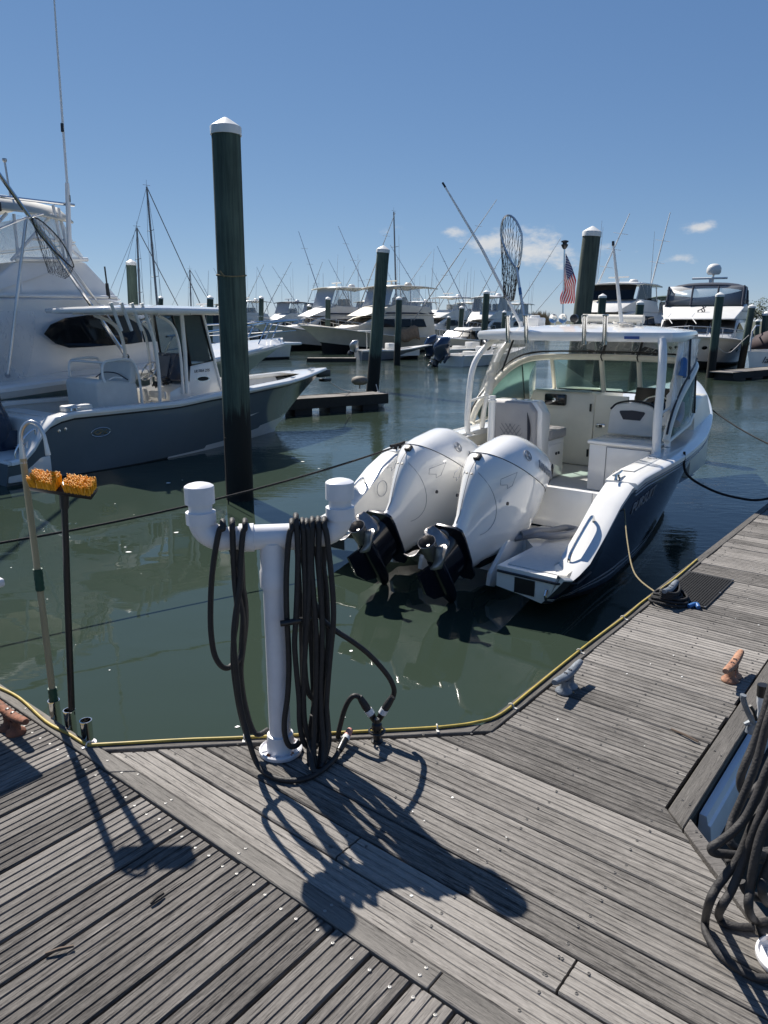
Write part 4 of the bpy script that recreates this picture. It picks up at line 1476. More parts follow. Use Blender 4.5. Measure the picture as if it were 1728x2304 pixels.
# hardtop fittings
for (y, xx) in ((.69, 1.43), (.45, 1.425), (-.25, 1.42), (-.48, 1.42)):
    g = MB()
    d = Vector((-.10, .03 if y > 0 else 0, 1)).normalized()
    c = Vector((xx, y, 2.19))
    Mz = d.to_track_quat('Z', 'Y').to_matrix()
    g.lathe([(.026, -.07), (.027, -.06), (.027, .215), (.034, .225), (.034, .245), (.024, .245), (.022, .06)], 16, c, Mz)
    g.build('hardtop_rod_holder', 'steel', ht, smooth=40)
for i, (y, x) in enumerate(((.66, 2.6), (.53, 2.6), (.40, 2.62))):
    g = MB()
    g.lathe([(.020, 0), (.055, -.05), (.058, -.065), (.046, -.06), (.02, -.03)] if i < 2 else [(.03, .02), (.05, 0), (.05, -.05), (.03, -.06), (0, -.06)], 16, (x, y, 2.40), Matrix.Rotation(math.pi / 2, 4, 'Y').to_3x3())
    g.tube([(x, y, 2.29), (x, y, 2.40)], .014, 6)
    g.build('deck_light', 'steel' if i < 2 else 'black', ht)
g = MB()
g.tube([(2.4, .2, 2.40), (2.4, -.54, 2.385)], .052, 14)
for y in (.16, -.5):
    g.box(2.35, 2.45, y - .02, y + .02, 2.27, 2.36)
g.build('rolled_awning', 'canvas_cream', ht)
g = MB()
g.box(2.4, 2.62, .8, .98, 2.27, 2.41)
g.tube([(2.5, .9, 2.36), (2.5, .9, 2.44)], .07, 12)
g.build('radar_box', 'gelcoat', ht, bevel=.03)
g = MB()
rr = random.Random(5)
for q in range(5):
    c = Vector((1.9 + rr.uniform(-.06, .06), -.50 + rr.uniform(-.05, .05), 2.30 + q * .012))
    g.tube([c + Vector((.07 * math.cos(t) * rr.uniform(.7, 1), .07 * math.sin(t), rr.uniform(-.008, .008))) for t in (2 * math.pi * k / 10 for k in range(10))], .010, 6, closed=True)
g.build('coiled_line', 'rope_white', ht)
# outriggers folded up on the hardtop
g = MB()
g.tube([(2.0, .82, 2.30), (2.0, 1.42, 3.24), (2.0, 2.0, 4.03)], [.020, .018, .011], 8)
g.tube([(2.0, .82, 2.25), (2.0, .84, 2.36)], .028, 8)
pole = g.build('outrigger_pole', 'cap_white', nb)
g = MB()
g.tube([(2.0, 1.985, 4.01), (2.0, 2.03, 4.07)], .014, 8)
g.build('pole_tip', 'black', pole)
g = MB()
g.tube([(2.2, -.37, 2.28), (2.2, -.28, 2.75), (2.2, -.19, 3.21)], [.026, .020, .013], 8)
pole = g.build('outrigger_pole', 'cap_white', nb)
g = MB()
g.tube([(2.2, -.19, 3.20), (2.2, -.185, 3.25)], .016, 8)
g.build('pole_tip', 'black', pole)
g = MB()                                                    # light mast that carries the flag
g.tube([(3.2, .83, 2.28), (3.2, .87, 3.30)], .012, 8)
lm = g.build('light_mast', 'steel', nb)
g = MB()
g.lathe([(.012, -.05), (.03, -.03), (.045, 0), (.045, .012), (.03, .014), (.03, .035), (.048, .04), (.048, .055), (.02, .065), (0, .066)], 16, (3.2, .87, 3.34))
g.build('anchor_light', 'black', lm)
# name on the hull, and the twin engines
def on_side(x, z):
    u = (x + 1.25) / 7.95
    lo, hi = 0., 1.
    for _ in range(30):
        w = (lo + hi) / 2
        if H1.pt(u, w, -1).z > z:
            lo = w
        else:
            hi = w
    return H1.pt(u, w, -1)
c, dx_, dz_ = on_side(.45, .74), on_side(.8, .80) - on_side(.1, .70), on_side(.45, .85) - on_side(.45, .60)
text('hull_lettering', 'PURSUIT', .15, axes(c + Vector((0, -.006, 0)), dx_, dz_), 'letter_gray', nb, .003, shear=.3)
c, dx_, dz_ = on_side(3.6, .66), on_side(4.0, .72) - on_side(3.2, .62), on_side(3.6, .8) - on_side(3.6, .5)
text('hull_lettering', 'PURSUIT', .22, axes(c + dx_.cross(dz_).normalized() * .012, dx_, dz_), 'letter_gray', nb, .003, shear=.3)
for y in (.37, -.37):
    m1 = bpy.data.objects.new('outboard_motor', None)
    COL.objects.link(m1)
    tag(m1, 'white outboard motor tilted up on the port side of the navy boat' if y > 0 else 'white outboard motor tilted up on the starboard side of the navy boat', 'outboard motor', 'white twin outboards')
    m1.location = (1.114, 7.256, WATER)
    m1.rotation_euler = (0, 0, R(52))
    outboard(m1, None, R(57), y, 1.0, 'motor_white', 'motor_black', 'YAMAHA', E=(-1.42, .69))
# ================================================================== the grey centre console in the next slip
gb = place_boat('motor_boat', 'slate grey hulled centre console boat with white hard top and rod holders', -5.617, 12.277, 51)
zg = lin([(-1.3, .34), (-1.05, .36), (-.55, .92), (-.2, .98), (1.7, .98), (2.7, 1.06), (4.6, 1.14), (6.7, 1.27)])
H2 = Hull(-1.3, 6.75, 2.5, zg, rake=1.65, cr=.86, u0=.42, p=2.2, chine=lambda u: -.06 + .14 * u ** 3, flare=1.2, pc=1.9)
rows = [0, .06, .09, .2, .3, .4, .5, .6, .68, .75, .80, .84, .88, .93, .97, 1.0]
u2 = lambda x: (x + 1.3) / 8.05
g = MB()
rings = []
for u in [i / 36 for i in range(37)]:
    a = [H2.pt(u, w, -1) for w in rows]
    k = Vector((H2.pt(u, 1).x - .1 * u, 0, -.5 + .25 * u ** 5))
    rings.append(a + [k] + [H2.pt(u, w, 1) for w in rows][::-1])
idx = [[g.vert(p) for p in r] for r in rings]
nR = len(rows)
for i in range(36):
    u = (i + .5) / 36
    for k in range(2 * nR):
        kk = k if k < nR else 2 * nR - 1 - k
        w = rows[kk] if kk < nR else 1
        if kk >= nR - 1:
            m_ = 0 if u > .6 else 3
        elif kk == 0:
            m_ = 0
        elif kk == 1:
            m_ = 2
        elif u > .33 and w >= .97 - (u - .33) * .34:
            m_ = 0                                          # white chine that widens towards the bow
        elif w >= .925:
            m_ = 3
        else:
            m_ = 1
        g.face((idx[i][k], idx[i][k + 1], idx[i + 1][k + 1], idx[i + 1][k]), m_)
g.face(idx[0], 1)
g.build('hull', ['gelcoat', 'hull_gray', 'black', 'antifoul'], gb, smooth=40)
g = MB()
H2.cap(g, u2(-1.25), 1.0, .24, .035, 44, lip=.025)
g.build('gunwale', 'gelcoat', gb, smooth=45)
g = MB()
g.grid([[(x, y * max(.02, H2.hb(x) - (.2 if z > .9 else .24 + max(0, x - 3.0) * .10)), z) for y, z in ((-1, zg(x)), (-1, .42 + max(0, x - 3) * .16), (1, .42 + max(0, x - 3) * .16), (1, zg(x)))] for x in (-.7, -.3, .5, 1.5, 2.5, 3.3, 4.0, 4.8, 5.5)])
g.build('cockpit_liner', 'upholstery_white', gb, smooth=20)
g = MB()                                                    # stern platform and transom
g.prism([(-1.28, .05), (-1.28, .36), (-.62, .38), (-.62, .05)], -1.18, 1.18)
g.build('stern_platform', 'gelcoat', gb, bevel=.015)
g = MB()
g.prism([(-.66, .38), (-.58, .88), (-.30, .90), (-.30, .40)], -1.06, 1.06)
g.build('transom', 'gelcoat', gb, bevel=.03)
g = MB()
g.box(-.34, .0, -1.0, 1.0, .80, .90)
g.build('stern_seat', 'upholstery_white', gb, bevel=.03, segs=3)
for y in (-1.07,):
    g = MB()
    g.box(-.30, .16, y - .10, y + .10, 1.005, 1.10)
    g.build('corner_cushion', 'upholstery_white', gb, bevel=.03, segs=3)
g = MB()
cleat(g, (-.18, -1.19, 1.02), (1, 0, 0), .24, .05)
g.build('cleat', 'steel', gb)
for x in (.40, 1.25):
    g = MB()
    g.lathe([(.05, 0), (.052, .006), (.035, .009), (.03, .002), (.03, -.02)], 18, (x, -1.15, zg(x) + .036))
    g.build('rod_holder', 'steel', gb)
g = MB()
g.tube(catmull([(-1.12, -1.12, .38), (-1.10, -1.12, .52), (-.95, -1.12, .70), (-.80, -1.12, .80), (-.78, -1.12, .72)], 5), .014, 8)
g.build('grab_rail', 'steel', gb)
for x in (-.42, -.31):
    g = MB()
    p = H2.pt(u2(x), .2, -1)
    g.lathe([(.026, 0), (.026, .008), (.014, .010), (.012, .002), (0, .002)], 14, p + Vector((0, .0, 0)), Matrix.Rotation(math.pi / 2, 4, 'X').to_3x3())
    g.build('drain_fitting', 'steel', gb)
# oval emblem with a flourish
ec = H2.pt(u2(.36), .32, -1)
Me = axes(ec + Vector((0, -.008, 0)), (1, 0, .03), (0, -.12, 1))
g = MB()
g.tube([Me @ Vector((.165 * math.cos(t), .072 * math.sin(t), 0)) for t in (2 * math.pi * k / 40 for k in range(40))], .005, 6, closed=True)
em = g.build('oval_emblem', 'steel', gb)
g = MB()
g.tube([Me @ Vector((x, y, .003)) for x, y in catmull([Vector(q) for q in ((.03, .03, 0), (-.05, .035, 0), (-.11, .005, 0), (-.06, -.025, 0), (0, -.005, 0), (-.03, .008, 0))], 5) for x, y in ((x, y),)] if False else [Me @ Vector((p.x, p.y, .003)) for p in catmull([(.03, .03, 0), (-.05, .035, 0), (-.11, .005, 0), (-.06, -.028, 0), (0, -.008, 0), (-.035, .008, 0)], 5)], .006, 6)
g.tube([Me @ Vector((p.x, p.y, .003)) for p in catmull([(-.02, -.005, 0), (.04, .012, 0), (.07, .0, 0), (.09, .022, 0), (.12, .028, 0)], 5)], .005, 6)
g.tube([Me @ Vector((p.x, p.y, .003)) for p in catmull([(.04, -.03, 0), (.07, -.012, 0), (.10, -.028, 0), (.07, -.034, 0)], 5)], .005, 6)
g.build('emblem_flourish', 'brass', em)
# leaning post
g = MB()
g.prism([(.66, .44), (.62, 1.36), (.70, 1.42), (1.40, 1.32), (1.44, .44)], -.52, .52)
lp = g.build('leaning_post', 'upholstery_white', gb, bevel=.05, segs=3)
g = MB()
g.loft([[Vector((1.30 + (z - 1.3) * .25 - .06, y, z)) for y, z in ((-.52, 1.30), (-.50, 1.60), (-.40, 1.68), (.40, 1.68), (.50, 1.60), (.52, 1.30))], [Vector((1.30 + (z - 1.3) * .25 + .08, y, z)) for y, z in ((-.52, 1.30), (-.50, 1.60), (-.40, 1.68), (.40, 1.68), (.50, 1.60), (.52, 1.30))]])
g.build('seat_back', 'upholstery_white', lp, bevel=.04, segs=3)
g = MB()
for y in (-.56, .56):
    g.tube(catmull([(1.46, y, .46), (1.44, y, .9), (1.42, y, 1.35), (1.34, y, 1.66), (1.20, y * .96, 1.73), (.95, y * .96, 1.72), (.78, y * .96, 1.68), (.74, y * .96, 1.50), (.76, y, 1.36)], 4), .022, 8)
g.tube([(.78, -.54, 1.69), (.78, .54, 1.69)], .02, 8)
g.tube(catmull([(1.1, -.545, 1.42), (.95, -.545, 1.44), (.84, -.545, 1.40)], 4), .012, 6)
g.build('seat_rail', 'gelcoat', lp)
g = MB()
g.tube(catmull([(1.22, -.51, 1.38), (1.205, -.25, 1.47), (1.20, 0, 1.49), (1.205, .25, 1.47), (1.22, .51, 1.38)], 5), .01, 6)
g.build('seat_piping', 'canvas_navy', lp)
g = MB()
g.box(1.50, 1.72, -.50, -.02, .62, .92)
g.build('helm_stool', 'upholstery_white', lp, bevel=.05)
# console with windshield and electronics
g = MB()
g.loft([[Vector(p) for p in ((2.00, -.48, .44), (2.00, .48, .44), (2.06, .48, 1.12), (2.42, .46, 1.22), (2.45, .44, 1.40), (2.45, -.44, 1.40), (2.42, -.46, 1.22), (2.06, -.48, 1.12))][:4] + [Vector((2.42, -.46, 1.22)), Vector((2.06, -.48, 1.12))],
        [Vector(p) for p in ((3.35, -.42, .44), (3.35, .42, .44), (3.25, .42, 1.10), (3.12, .42, 1.50))] + [Vector((3.12, -.42, 1.50)), Vector((3.25, -.42, 1.10))]])
cn = g.build('console', 'gelcoat', gb, bevel=.03)
g = MB()
g.prism([(2.42, 1.26), (2.36, 1.30), (2.50, 1.78), (2.62, 1.78), (2.62, 1.26)], -.42, .42)
ip = g.build('instrument_panel', 'instrument', cn, bevel=.012)
g = MB()
g.prism([(2.372, 1.36), (2.355, 1.36), (2.465, 1.72), (2.482, 1.72)], -.02, .36)
g.build('screen_cover', 'cover_gray', ip, bevel=.004)
for z in (.62, .80, .98):
    g = MB()
    g.box(1.985 + (z - .5) * .07, 2.02 + (z - .5) * .07, -.40, .10, z, z + .13)
    g.build('console_drawer', 'gelcoat', cn, bevel=.008)
g = MB()
cw = Vector((2.10, .16, 1.46))
ax = Vector((-.8, 0, .6))
u_, v_ = Vector((0, 1, 0)), Vector((.6, 0, .8))
g.tube([cw + (u_ * math.cos(t) + v_ * math.sin(t)) * .20 for t in (2 * math.pi * k / 32 for k in range(32))], .014, 8, closed=True)
for k in range(5):
    t = math.pi / 2 + 2 * math.pi * k / 5
    g.tube([cw - ax * .03, cw + (u_ * math.cos(t) + v_ * math.sin(t)) * .20], .008, 6)
g.tube([cw - ax * .2, cw], .03, 10)
g.build('steering_wheel', 'steel', cn)
g = MB()
for c, r in (((2.05, -.10, 1.22), .09), ((2.16, -.30, 1.26), .11), ((2.24, -.2, 1.30), .08)):
    for k in range(5):
        d = Vector((random.uniform(-1, 1), random.uniform(-1, 1), random.uniform(-.6, 1))).normalized() * r * .8
        g.tube([Vector(c), Vector(c) + d * .5 + Vector((0, 0, .02)), Vector(c) + d], [r * .45, r * .35, r * .12], 7)
g.build('throttle_cover', 'black', cn, smooth=60)
g = MB()
oc = Vector((2.86, -.447, 1.30))
g.loft([[oc + Vector((.16 * math.cos(t), -.004, .055 * math.sin(t))) for t in (2 * math.pi * k / 28 for k in range(28))], [oc + Vector((.16 * math.cos(t), -.014, .055 * math.sin(t))) for t in (2 * math.pi * k / 28 for k in range(28))]])
pl = g.build('console_port', 'steel', cn)
g = MB()
g.loft([[oc + Vector((.13 * math.cos(t), -.013, .04 * math.sin(t))) for t in (2 * math.pi * k / 28 for k in range(28))], [oc + Vector((.13 * math.cos(t), -.017, .04 * math.sin(t))) for t in (2 * math.pi * k / 28 for k in range(28))]])
g.build('port_glass', 'dark_glass', pl)
text('console_lettering', 'ULTRA 275', .075, axes((2.84, -.465, 1.45), (1, 0, .02), (0, 0, 1)), 'letter_dark', cn, .002, shear=.3)
g = MB()                                                    # side wing of the console carrying the glass
for sd in (-1, 1):
    g.loft([[Vector((x, sd * .455, z)) for x, z in ((2.50, .90), (3.30, .92), (3.12, 1.62), (2.60, 1.55))], [Vector((x, sd * .425, z)) for x, z in ((2.50, .90), (3.30, .92), (3.12, 1.62), (2.60, 1.55))]])
g.build('console_wing', 'gelcoat', cn, bevel=.006)
for sd in (-1, 1):
    g = MB()
    q = [(2.60, 1.56), (3.12, 1.63), (2.90, 2.47), (2.50, 2.47)]
    g.tube([Vector((x, sd * .45, z)) for x, z in q], .026, 6, closed=True)
    fr_ = g.build('window_frame', 'black_gloss', cn)
    g = MB()
    g.poly([Vector((x, sd * .45, z)) for x, z in q])
    g.build('side_pane', 'smoke_glass', fr_, smooth=0, thick=.006)
g = MB()
g.poly([(3.10, -.42, 1.60), (3.10, .42, 1.60), (2.92, .42, 2.47), (2.92, -.42, 2.47)])
g.build('windshield', 'smoke_glass', cn, smooth=0, thick=.006)
# pipework and hard top
for sd in (-1, 1):
    y = .5 * sd
    g = MB()
    g.tube(catmull([(1.84, y, .95), (1.86, y, 1.5), (1.80, y, 2.10), (1.62, y, 2.34), (1.30, y, 2.47)], 5), .034, 10)
    g.tube([(2.46, y * .94, 1.05), (2.48, y * .94, 1.8), (2.46, y * .94, 2.50)], .040, 10)
    g.tube(catmull([(2.35, y, 1.05), (2.36, y, 1.6), (2.32, y, 2.05), (2.2, y, 2.32), (1.95, y, 2.46)], 5), .026, 8)
    g.tube([(3.30, .46 * sd, 1.02), (3.12, .46 * sd, 1.75), (2.94, .46 * sd, 2.50)], .030, 10)
    g.tube([(1.0, y * 1.4, 2.50), (3.2, y * 1.3, 2.50)], .024, 8)
    g.build('top_leg', 'gelcoat', gb)
g = MB()
for x in (1.2, 1.8, 2.5):
    g.tube([(x, -.72, 2.49), (x, .72, 2.49)], .02, 8)
g.build('top_cross_pipe', 'gelcoat', gb)
ol = [(.55, -.4), (.60, -.9), (.75, -1.02), (1.6, -1.08), (3.0, -1.05), (3.6, -.85), (3.85, -.4), (3.88, 0), (3.85, .4), (3.6, .85), (3.0, 1.05), (1.6, 1.08), (.75, 1.02), (.60, .9), (.55, .4), (.52, 0)]
top = slab(ol, 2.50, 2.58, .07, 'gelcoat', 'hard_top', gb)
for i in range(4):
    g = MB()
    x, y = .78 + i * .20, -1.0 + i * .02
    d = Vector((-.34, 0, 1)).normalized()
    Mz = d.to_track_quat('Z', 'Y').to_matrix()
    g.lathe([(.024, -.20), (.027, -.18), (.027, .24), (.032, .25), (.032, .265), (.022, .265), (.020, .05)], 14, (x, y - .06, 2.40), Mz)
    g.build('top_rod_holder', 'cap_white', top)
for (x, y) in ((1.3, .2), (1.9, -.3), (2.5, .3), (3.0, -.4)):
    g = MB()
    g.lathe([(.05, 0), (.05, .012), (.03, .02), (0, .02)], 14, (x, y, 2.625))
    g.build('top_fitting', 'cap_white', top)
g = MB()
g.lathe([(.035, 0), (.035, .18), (.0, .19)], 12, (1.55, -.55, 2.36), Matrix.Rotation(1.2, 4, 'Y').to_3x3())
g.build('spreader_light', 'steel', top)
# bow: cushions, rail fittings, anchor roller
g = MB()
g.prism([(3.5, .44), (3.5, .80), (3.62, .98), (3.72, .98), (3.70, .44)], -.45, .45)
g.build('bow_backrest', 'upholstery_white', gb, bevel=.04)
g = MB()
for sd in (-1, 1):
    g.grid([[(x, sd * max(.02, H2.hb(x) - .26), .94), (x, sd * max(.01, H2.hb(x) - .62), .94)] for x in (3.7, 4.3, 4.9)])
g.build('bow_cushion', 'upholstery_white', gb, thick=.08, smooth=30)
g = MB()
rw = []
for i in range(6):
    x = 5.6 + i * .22
    h = max(.001, H2.hb(x) - .03)
    rw.append([(x, h * f, zg(x) + .036) for f in (-1, 0, 1)])
g.grid(rw)
g.build('bow_deck', 'gelcoat', gb, smooth=30)
g = MB()
g.box(6.45, 6.86, -.06, .06, 1.10, 1.26)
g.box(6.6, 6.84, -.10, .10, .99, 1.06, M=Matrix.Rotation(.0, 4, 'Y'))
g.build('anchor_roller', 'black', gb, bevel=.02)
for (x, y) in ((5.9, -.38), (4.9, -.80), (6.3, 0), (5.75, .1), (6.05, -.15)):
    g = MB()
    cleat(g, (x, y, zg(x) + .05), (1, 0, 0), .16, .02, .01)
    g.build('bow_cleat', 'steel', gb)
m2 = bpy.data.objects.new('outboard_motor', None)
COL.objects.link(m2)
tag(m2, 'dark navy outboard motor on the grey centre console stern', 'outboard motor')
m2.location = (-5.617, 12.277, WATER)
m2.rotation_euler = (0, 0, R(51))
outboard(m2, (-1.06, 1.45), R(5), 0.0, .92, 'motor_navy', 'motor_black', 'YAMAHA', band=False, letter_mat='tape')

# ================================================================== the big white sport-fishing yacht behind it
C51, S51 = math.cos(R(51)), math.sin(R(51))
KF = 1.32
sf = place_boat('sport_fisher', 'large white sport fishing yacht with flybridge and black side window', -11.654 * KF, 5.343 * KF, 51)
zf = lin([(2.0, 1.05), (6.0, 1.40), (10.0, 1.60), (15.0, 1.86)])
HF = Hull(2.0, 15.0, 4.7, zf, rake=1.9, cr=.82, u0=.40, p=2.1, chine=lambda u: .0 + .8 * u ** 3, keel=-.8, pc=1.7)
HF.mesh([0, .04, .09, .3, .5, .7, .85, .93, 1.0], [0, 0, 1, 1, 1, 1, 2, 2], [i / 26 for i in range(27)], bottom=2).build('hull', ['gelcoat', 'hull_green', 'antifoul'], sf, smooth=40)
g = MB()
HF.cap(g, .0, 1.0, .35, .05, 30, lip=.04)
g.build('gunwale', 'gelcoat', sf, smooth=45)
g = MB()
g.grid([[(x, f * max(.001, HF.hb(x) - .05), zf(x) + .05 + .10 * (1 - f * f)) for f in (-1, -.6, 0, .6, 1)] for x in (5.6, 7, 9, 10.5, 11.5, 12.5, 13.5, 14.3, 14.9)])
g.build('deck', 'gelcoat', sf, smooth=40)
def house(prof, hwfun, n=1):
    # side profile in (x, z), half width from x and z
    g = MB()
    A = [Vector((x, -hwfun(x, z), z)) for x, z in prof]
    B = [Vector((x, hwfun(x, z), z)) for x, z in prof]
    g.loft([A, B])
    return g
hwf = lambda x, z: 1.92 - max(0, z - 1.6) * .10 - max(0, x - 9.8) * .28
g = house([(5.2, 1.45), (5.3, 2.60), (6.0, 2.66), (7.5, 2.67), (9.6, 2.70), (10.6, 2.52), (11.6, 1.98), (12.0, 1.66), (9.0, 1.55), (7.0, 1.48)], hwf)
hs = g.build('deckhouse', 'hull_white', sf, bevel=.06, segs=3)
g = MB()                                                    # black side window with pointed aft end
wl = [(8.50, 2.19), (8.62, 2.32), (8.85, 2.41), (9.25, 2.46), (10.0, 2.46), (10.12, 2.40), (10.14, 2.04), (9.9, 2.02), (9.2, 1.99), (8.85, 1.985), (8.65, 2.05)]
for sd in (-1, 1):
    g = MB()
    pts = [Vector((x, sd * (hwf(x, z) + .006), z)) for x, z in wl]
    g.poly(pts)
    w = g.build('side_window', 'dark_glass', hs, smooth=0, thick=.02)
    g = MB()
    w2 = [(10.18, 2.04), (10.16, 2.40), (10.26, 2.36), (10.52, 2.10), (10.48, 2.04)]
    g.poly([Vector((x, sd * (hwf(x, z) + .008), z)) for x, z in w2])
    g.build('forward_side_window', 'dark_glass', hs, smooth=0, thick=.02)
# flybridge moulding sweeping down to the foredeck
hwb = lambda x, z: 1.80 - max(0, z - 2.6) * .22 - max(0, x - 9.0) * .22
g = house([(6.4, 2.68), (7.6, 2.68), (8.05, 2.98), (8.3, 3.17), (9.3, 3.24), (9.42, 3.22), (9.9, 2.74), (10.0, 2.68)], hwb)
fb_ = g.build('flybridge', 'hull_white', sf, bevel=.05, segs=3)
g = MB()
for sd in (-1, 1):
    g.tube([(8.3, sd * 1.69, 3.20), (9.4, sd * 1.66, 3.26)], .03, 8)
    g.tube([(5.4, sd * 1.9, 2.68), (9.7, sd * 1.86, 2.72)], .025, 8)
g.build('moulding_line', 'gelcoat', fb_)
g = MB()                                                    # bridge seats under a grey cover
g.box(7.6, 8.25, -1.2, 1.2, 2.68, 3.18)
g.build('bridge_seat', 'upholstery', fb_, bevel=.1, segs=3)
g = MB()
g.tube([(8.35, -.5, 3.2), (8.35, -.5, 3.32)], [.16, .1], 14)
g.build('helm_wheel_cover', 'cover_gray', fb_)
# canopy with clear curtains
for sd in (-1, 1):
    g = MB()
    for (x0, z0, x1, z1) in ((9.05, 3.05, 8.98, 3.98), (9.1, 3.2, 9.06, 3.95), (7.9, 2.7, 7.75, 3.85), (9.32, 3.25, 8.55, 3.88), (8.25, 3.18, 8.95, 3.85), (7.4, 2.9, 8.30, 3.80), (8.34, 2.75, 8.40, 3.8)):
        g.tube([(x0, sd * 1.68, z0), (x1, sd * 1.60, z1)], .022, 8)
    g.build('canopy_pipe', 'white_alu', sf)
    g = MB()
    g.grid([[(8.0, sd * 1.66, 3.2), (8.6, sd * 1.66, 3.22), (9.08, sd * 1.66, 3.24)], [(8.0, sd * 1.62, 3.5), (8.6, sd * 1.62, 3.5), (9.06, sd * 1.62, 3.5)], [(7.95, sd * 1.58, 3.8), (8.6, sd * 1.58, 3.8), (9.02, sd * 1.58, 3.84)]])
    g.build('clear_curtain', 'clear_vinyl', sf, smooth=40)
g = MB()
g.grid([[(9.40, y, 3.24) for y in (-1.62, -.8, 0, .8, 1.62)], [(9.24, y, 3.5) for y in (-1.6, -.8, 0, .8, 1.6)], [(9.06, y, 3.9) for y in (-1.56, -.8, 0, .8, 1.56)]])
g.build('front_curtain', 'clear_vinyl', sf, smooth=40)
g = MB()
for z in (3.46, 3.5):
    g.tube([(9.26, -1.6, z), (9.26, 1.6, z)], .012, 5)
g.tube([(8.6, -1.62, 3.5), (9.1, -1.62, 3.5)], .03, 6)
g.build('curtain_seam', 'gelcoat', sf)
g = MB()
rw = []
for i in range(9):
    f = i / 8 * 2 - 1
    rw.append([(x, f * 1.68, z - .16 * f * f - (.16 if abs(f) == 1 else 0)) for x, z in ((6.6, 4.06), (7.6, 4.16), (8.5, 4.16), (9.22, 4.08))])
g.grid(rw)
g.build('canopy', 'canvas_cream', sf, smooth=60, thick=.04)
g = MB()
g.tube([(6.6, -1.72, 3.98), (9.25, -1.70, 4.0)], .022, 8)
g.tube([(6.6, -1.2, 4.12), (8.2, -1.2, 4.16)], .018, 6)
g.tube([(8.3, -1.2, 4.05), (8.3, -1.2, 4.17)], .014, 6)
g.build('canopy_rail', 'steel', sf)
g = MB()
for x in (7.95, 8.12):
    g.box(x - .06, x + .06, -1.74, -1.64, 3.80, 3.92)
g.build('spreader_light', 'black', sf, bevel=.01)
# outrigger, its brace and the antennas
g = MB()
g.tube([(9.62, -2.12, 1.84), (9.1, -2.08, 2.66), (8.6, -2.02, 3.45), (8.05, -2.0, 4.26), (6.6, -2.2, 6.5)], [.03, .03, .03, .028, .02], 8)
g.tube([(9.62, -2.12, 1.84), (9.64, -2.05, 1.82)], .05, 8)
rg = g.build('outrigger', 'steel', sf)
g = MB()
g.tube([(9.2, -2.07, 2.70), (8.42, -2.03, 3.74)], .018, 6)
g.tube([(7.86, -2.0, 1.66), (8.36, -2.02, 3.72)], .022, 8)
g.tube([(7.86, -2.0, 1.64), (7.87, -1.96, 1.66)], .035, 8)
g.tube([(6.9, -2.0, 3.05), (8.36, -2.03, 3.72)], .014, 6)
g.tube([(8.2, -2.03, 3.66), (8.6, -2.03, 3.79)], .012, 6)
g.build('outrigger_brace', 'alu', rg)
g = MB()
g.tube([(9.06, -1.74, 3.05), (9.14, -1.74, 4.1), (9.15, -1.74, 4.28)], [.035, .035, .03], 8)
g.tube([(9.15, -1.74, 4.2), (9.18, -1.74, 5.2), (9.24, -1.74, 6.8), (9.26, -1.74, 8.0)], [.018, .016, .010, .006], 6)
an = g.build('antenna', 'white_alu', sf)
g = MB()
g.tube([(9.145, -1.74, 4.03), (9.148, -1.74, 4.12)], .032, 8)
g.tube([(9.16, -1.74, 4.95), (9.165, -1.74, 5.06)], .022, 8)
g.build('antenna_ferrule', 'black', an)
g = MB()
g.tube([(8.62, -1.1, 4.1), (8.60, -1.1, 4.55)], .014, 6)
g.lathe([(.02, 0), (.035, .03), (.03, .05), (0, .052)], 10, (8.60, -1.1, 4.55))
g.build('mushroom_antenna', 'steel_dull', sf)
g = MB()
g.tube([(9.57, -1.86, 2.70), (9.56, -1.86, 2.92)], [.03, .025], 8)
g.tube([(9.56, -1.86, 2.92), (9.55, -1.86, 3.16)], .012, 6)
g.build('whip_base', 'black', sf)
# curved vinyl panel aft of the house
g = MB()
g.grid([[(7.4 + .25 * math.sin(v * 1.5) + .02 * i, -2.02, 1.55 + v * .95) for v in (0, .25, .5, .75, 1.0)] for i in (0, 8, 16, 26, 34)])
g.build('cockpit_curtain', 'clear_vinyl', sf, smooth=60)
# bow rail
for sd in (-1, 1):
    g = MB()
    top_ = [(x, sd * max(.12, HF.hb(x) - .15), zf(x) + .50) for x in (10.6, 11.6, 12.6, 13.4, 14.2)] + [(15.1, sd * .22, zf(15) + .52), (15.3, 0, zf(15) + .52)]
    g.tube(catmull(top_, 3), .020, 8)
    g.tube(catmull([(x, y, z - .22) for x, y, z in top_[:-1]], 3), .012, 6)
    for x in (10.6, 11.5, 12.4, 13.2, 13.9, 14.6):
        y = sd * max(.1, HF.hb(x) - .15)
        g.tube([(x - .18, y, zf(x) + .05), (x + .12, y, zf(x) + .50)], .014, 6)
    g.build('bow_rail', 'steel', sf)
g = MB()
g.box(14.4, 15.35, -.16, .16, 1.84, 1.90)
g.build('bow_pulpit', 'gelcoat', sf, bevel=.02)

# the yacht was drawn at model size: bring its parts to full size
MF = Matrix.Translation((0, 0, (EYE - WATER) * (1 - KF))) @ Matrix.Scale(KF, 4)
for o in [q for q in bpy.data.objects if q.type == 'MESH' and (q.parent == sf or (q.parent and q.parent.parent == sf))]:
    o.data.transform(MF)
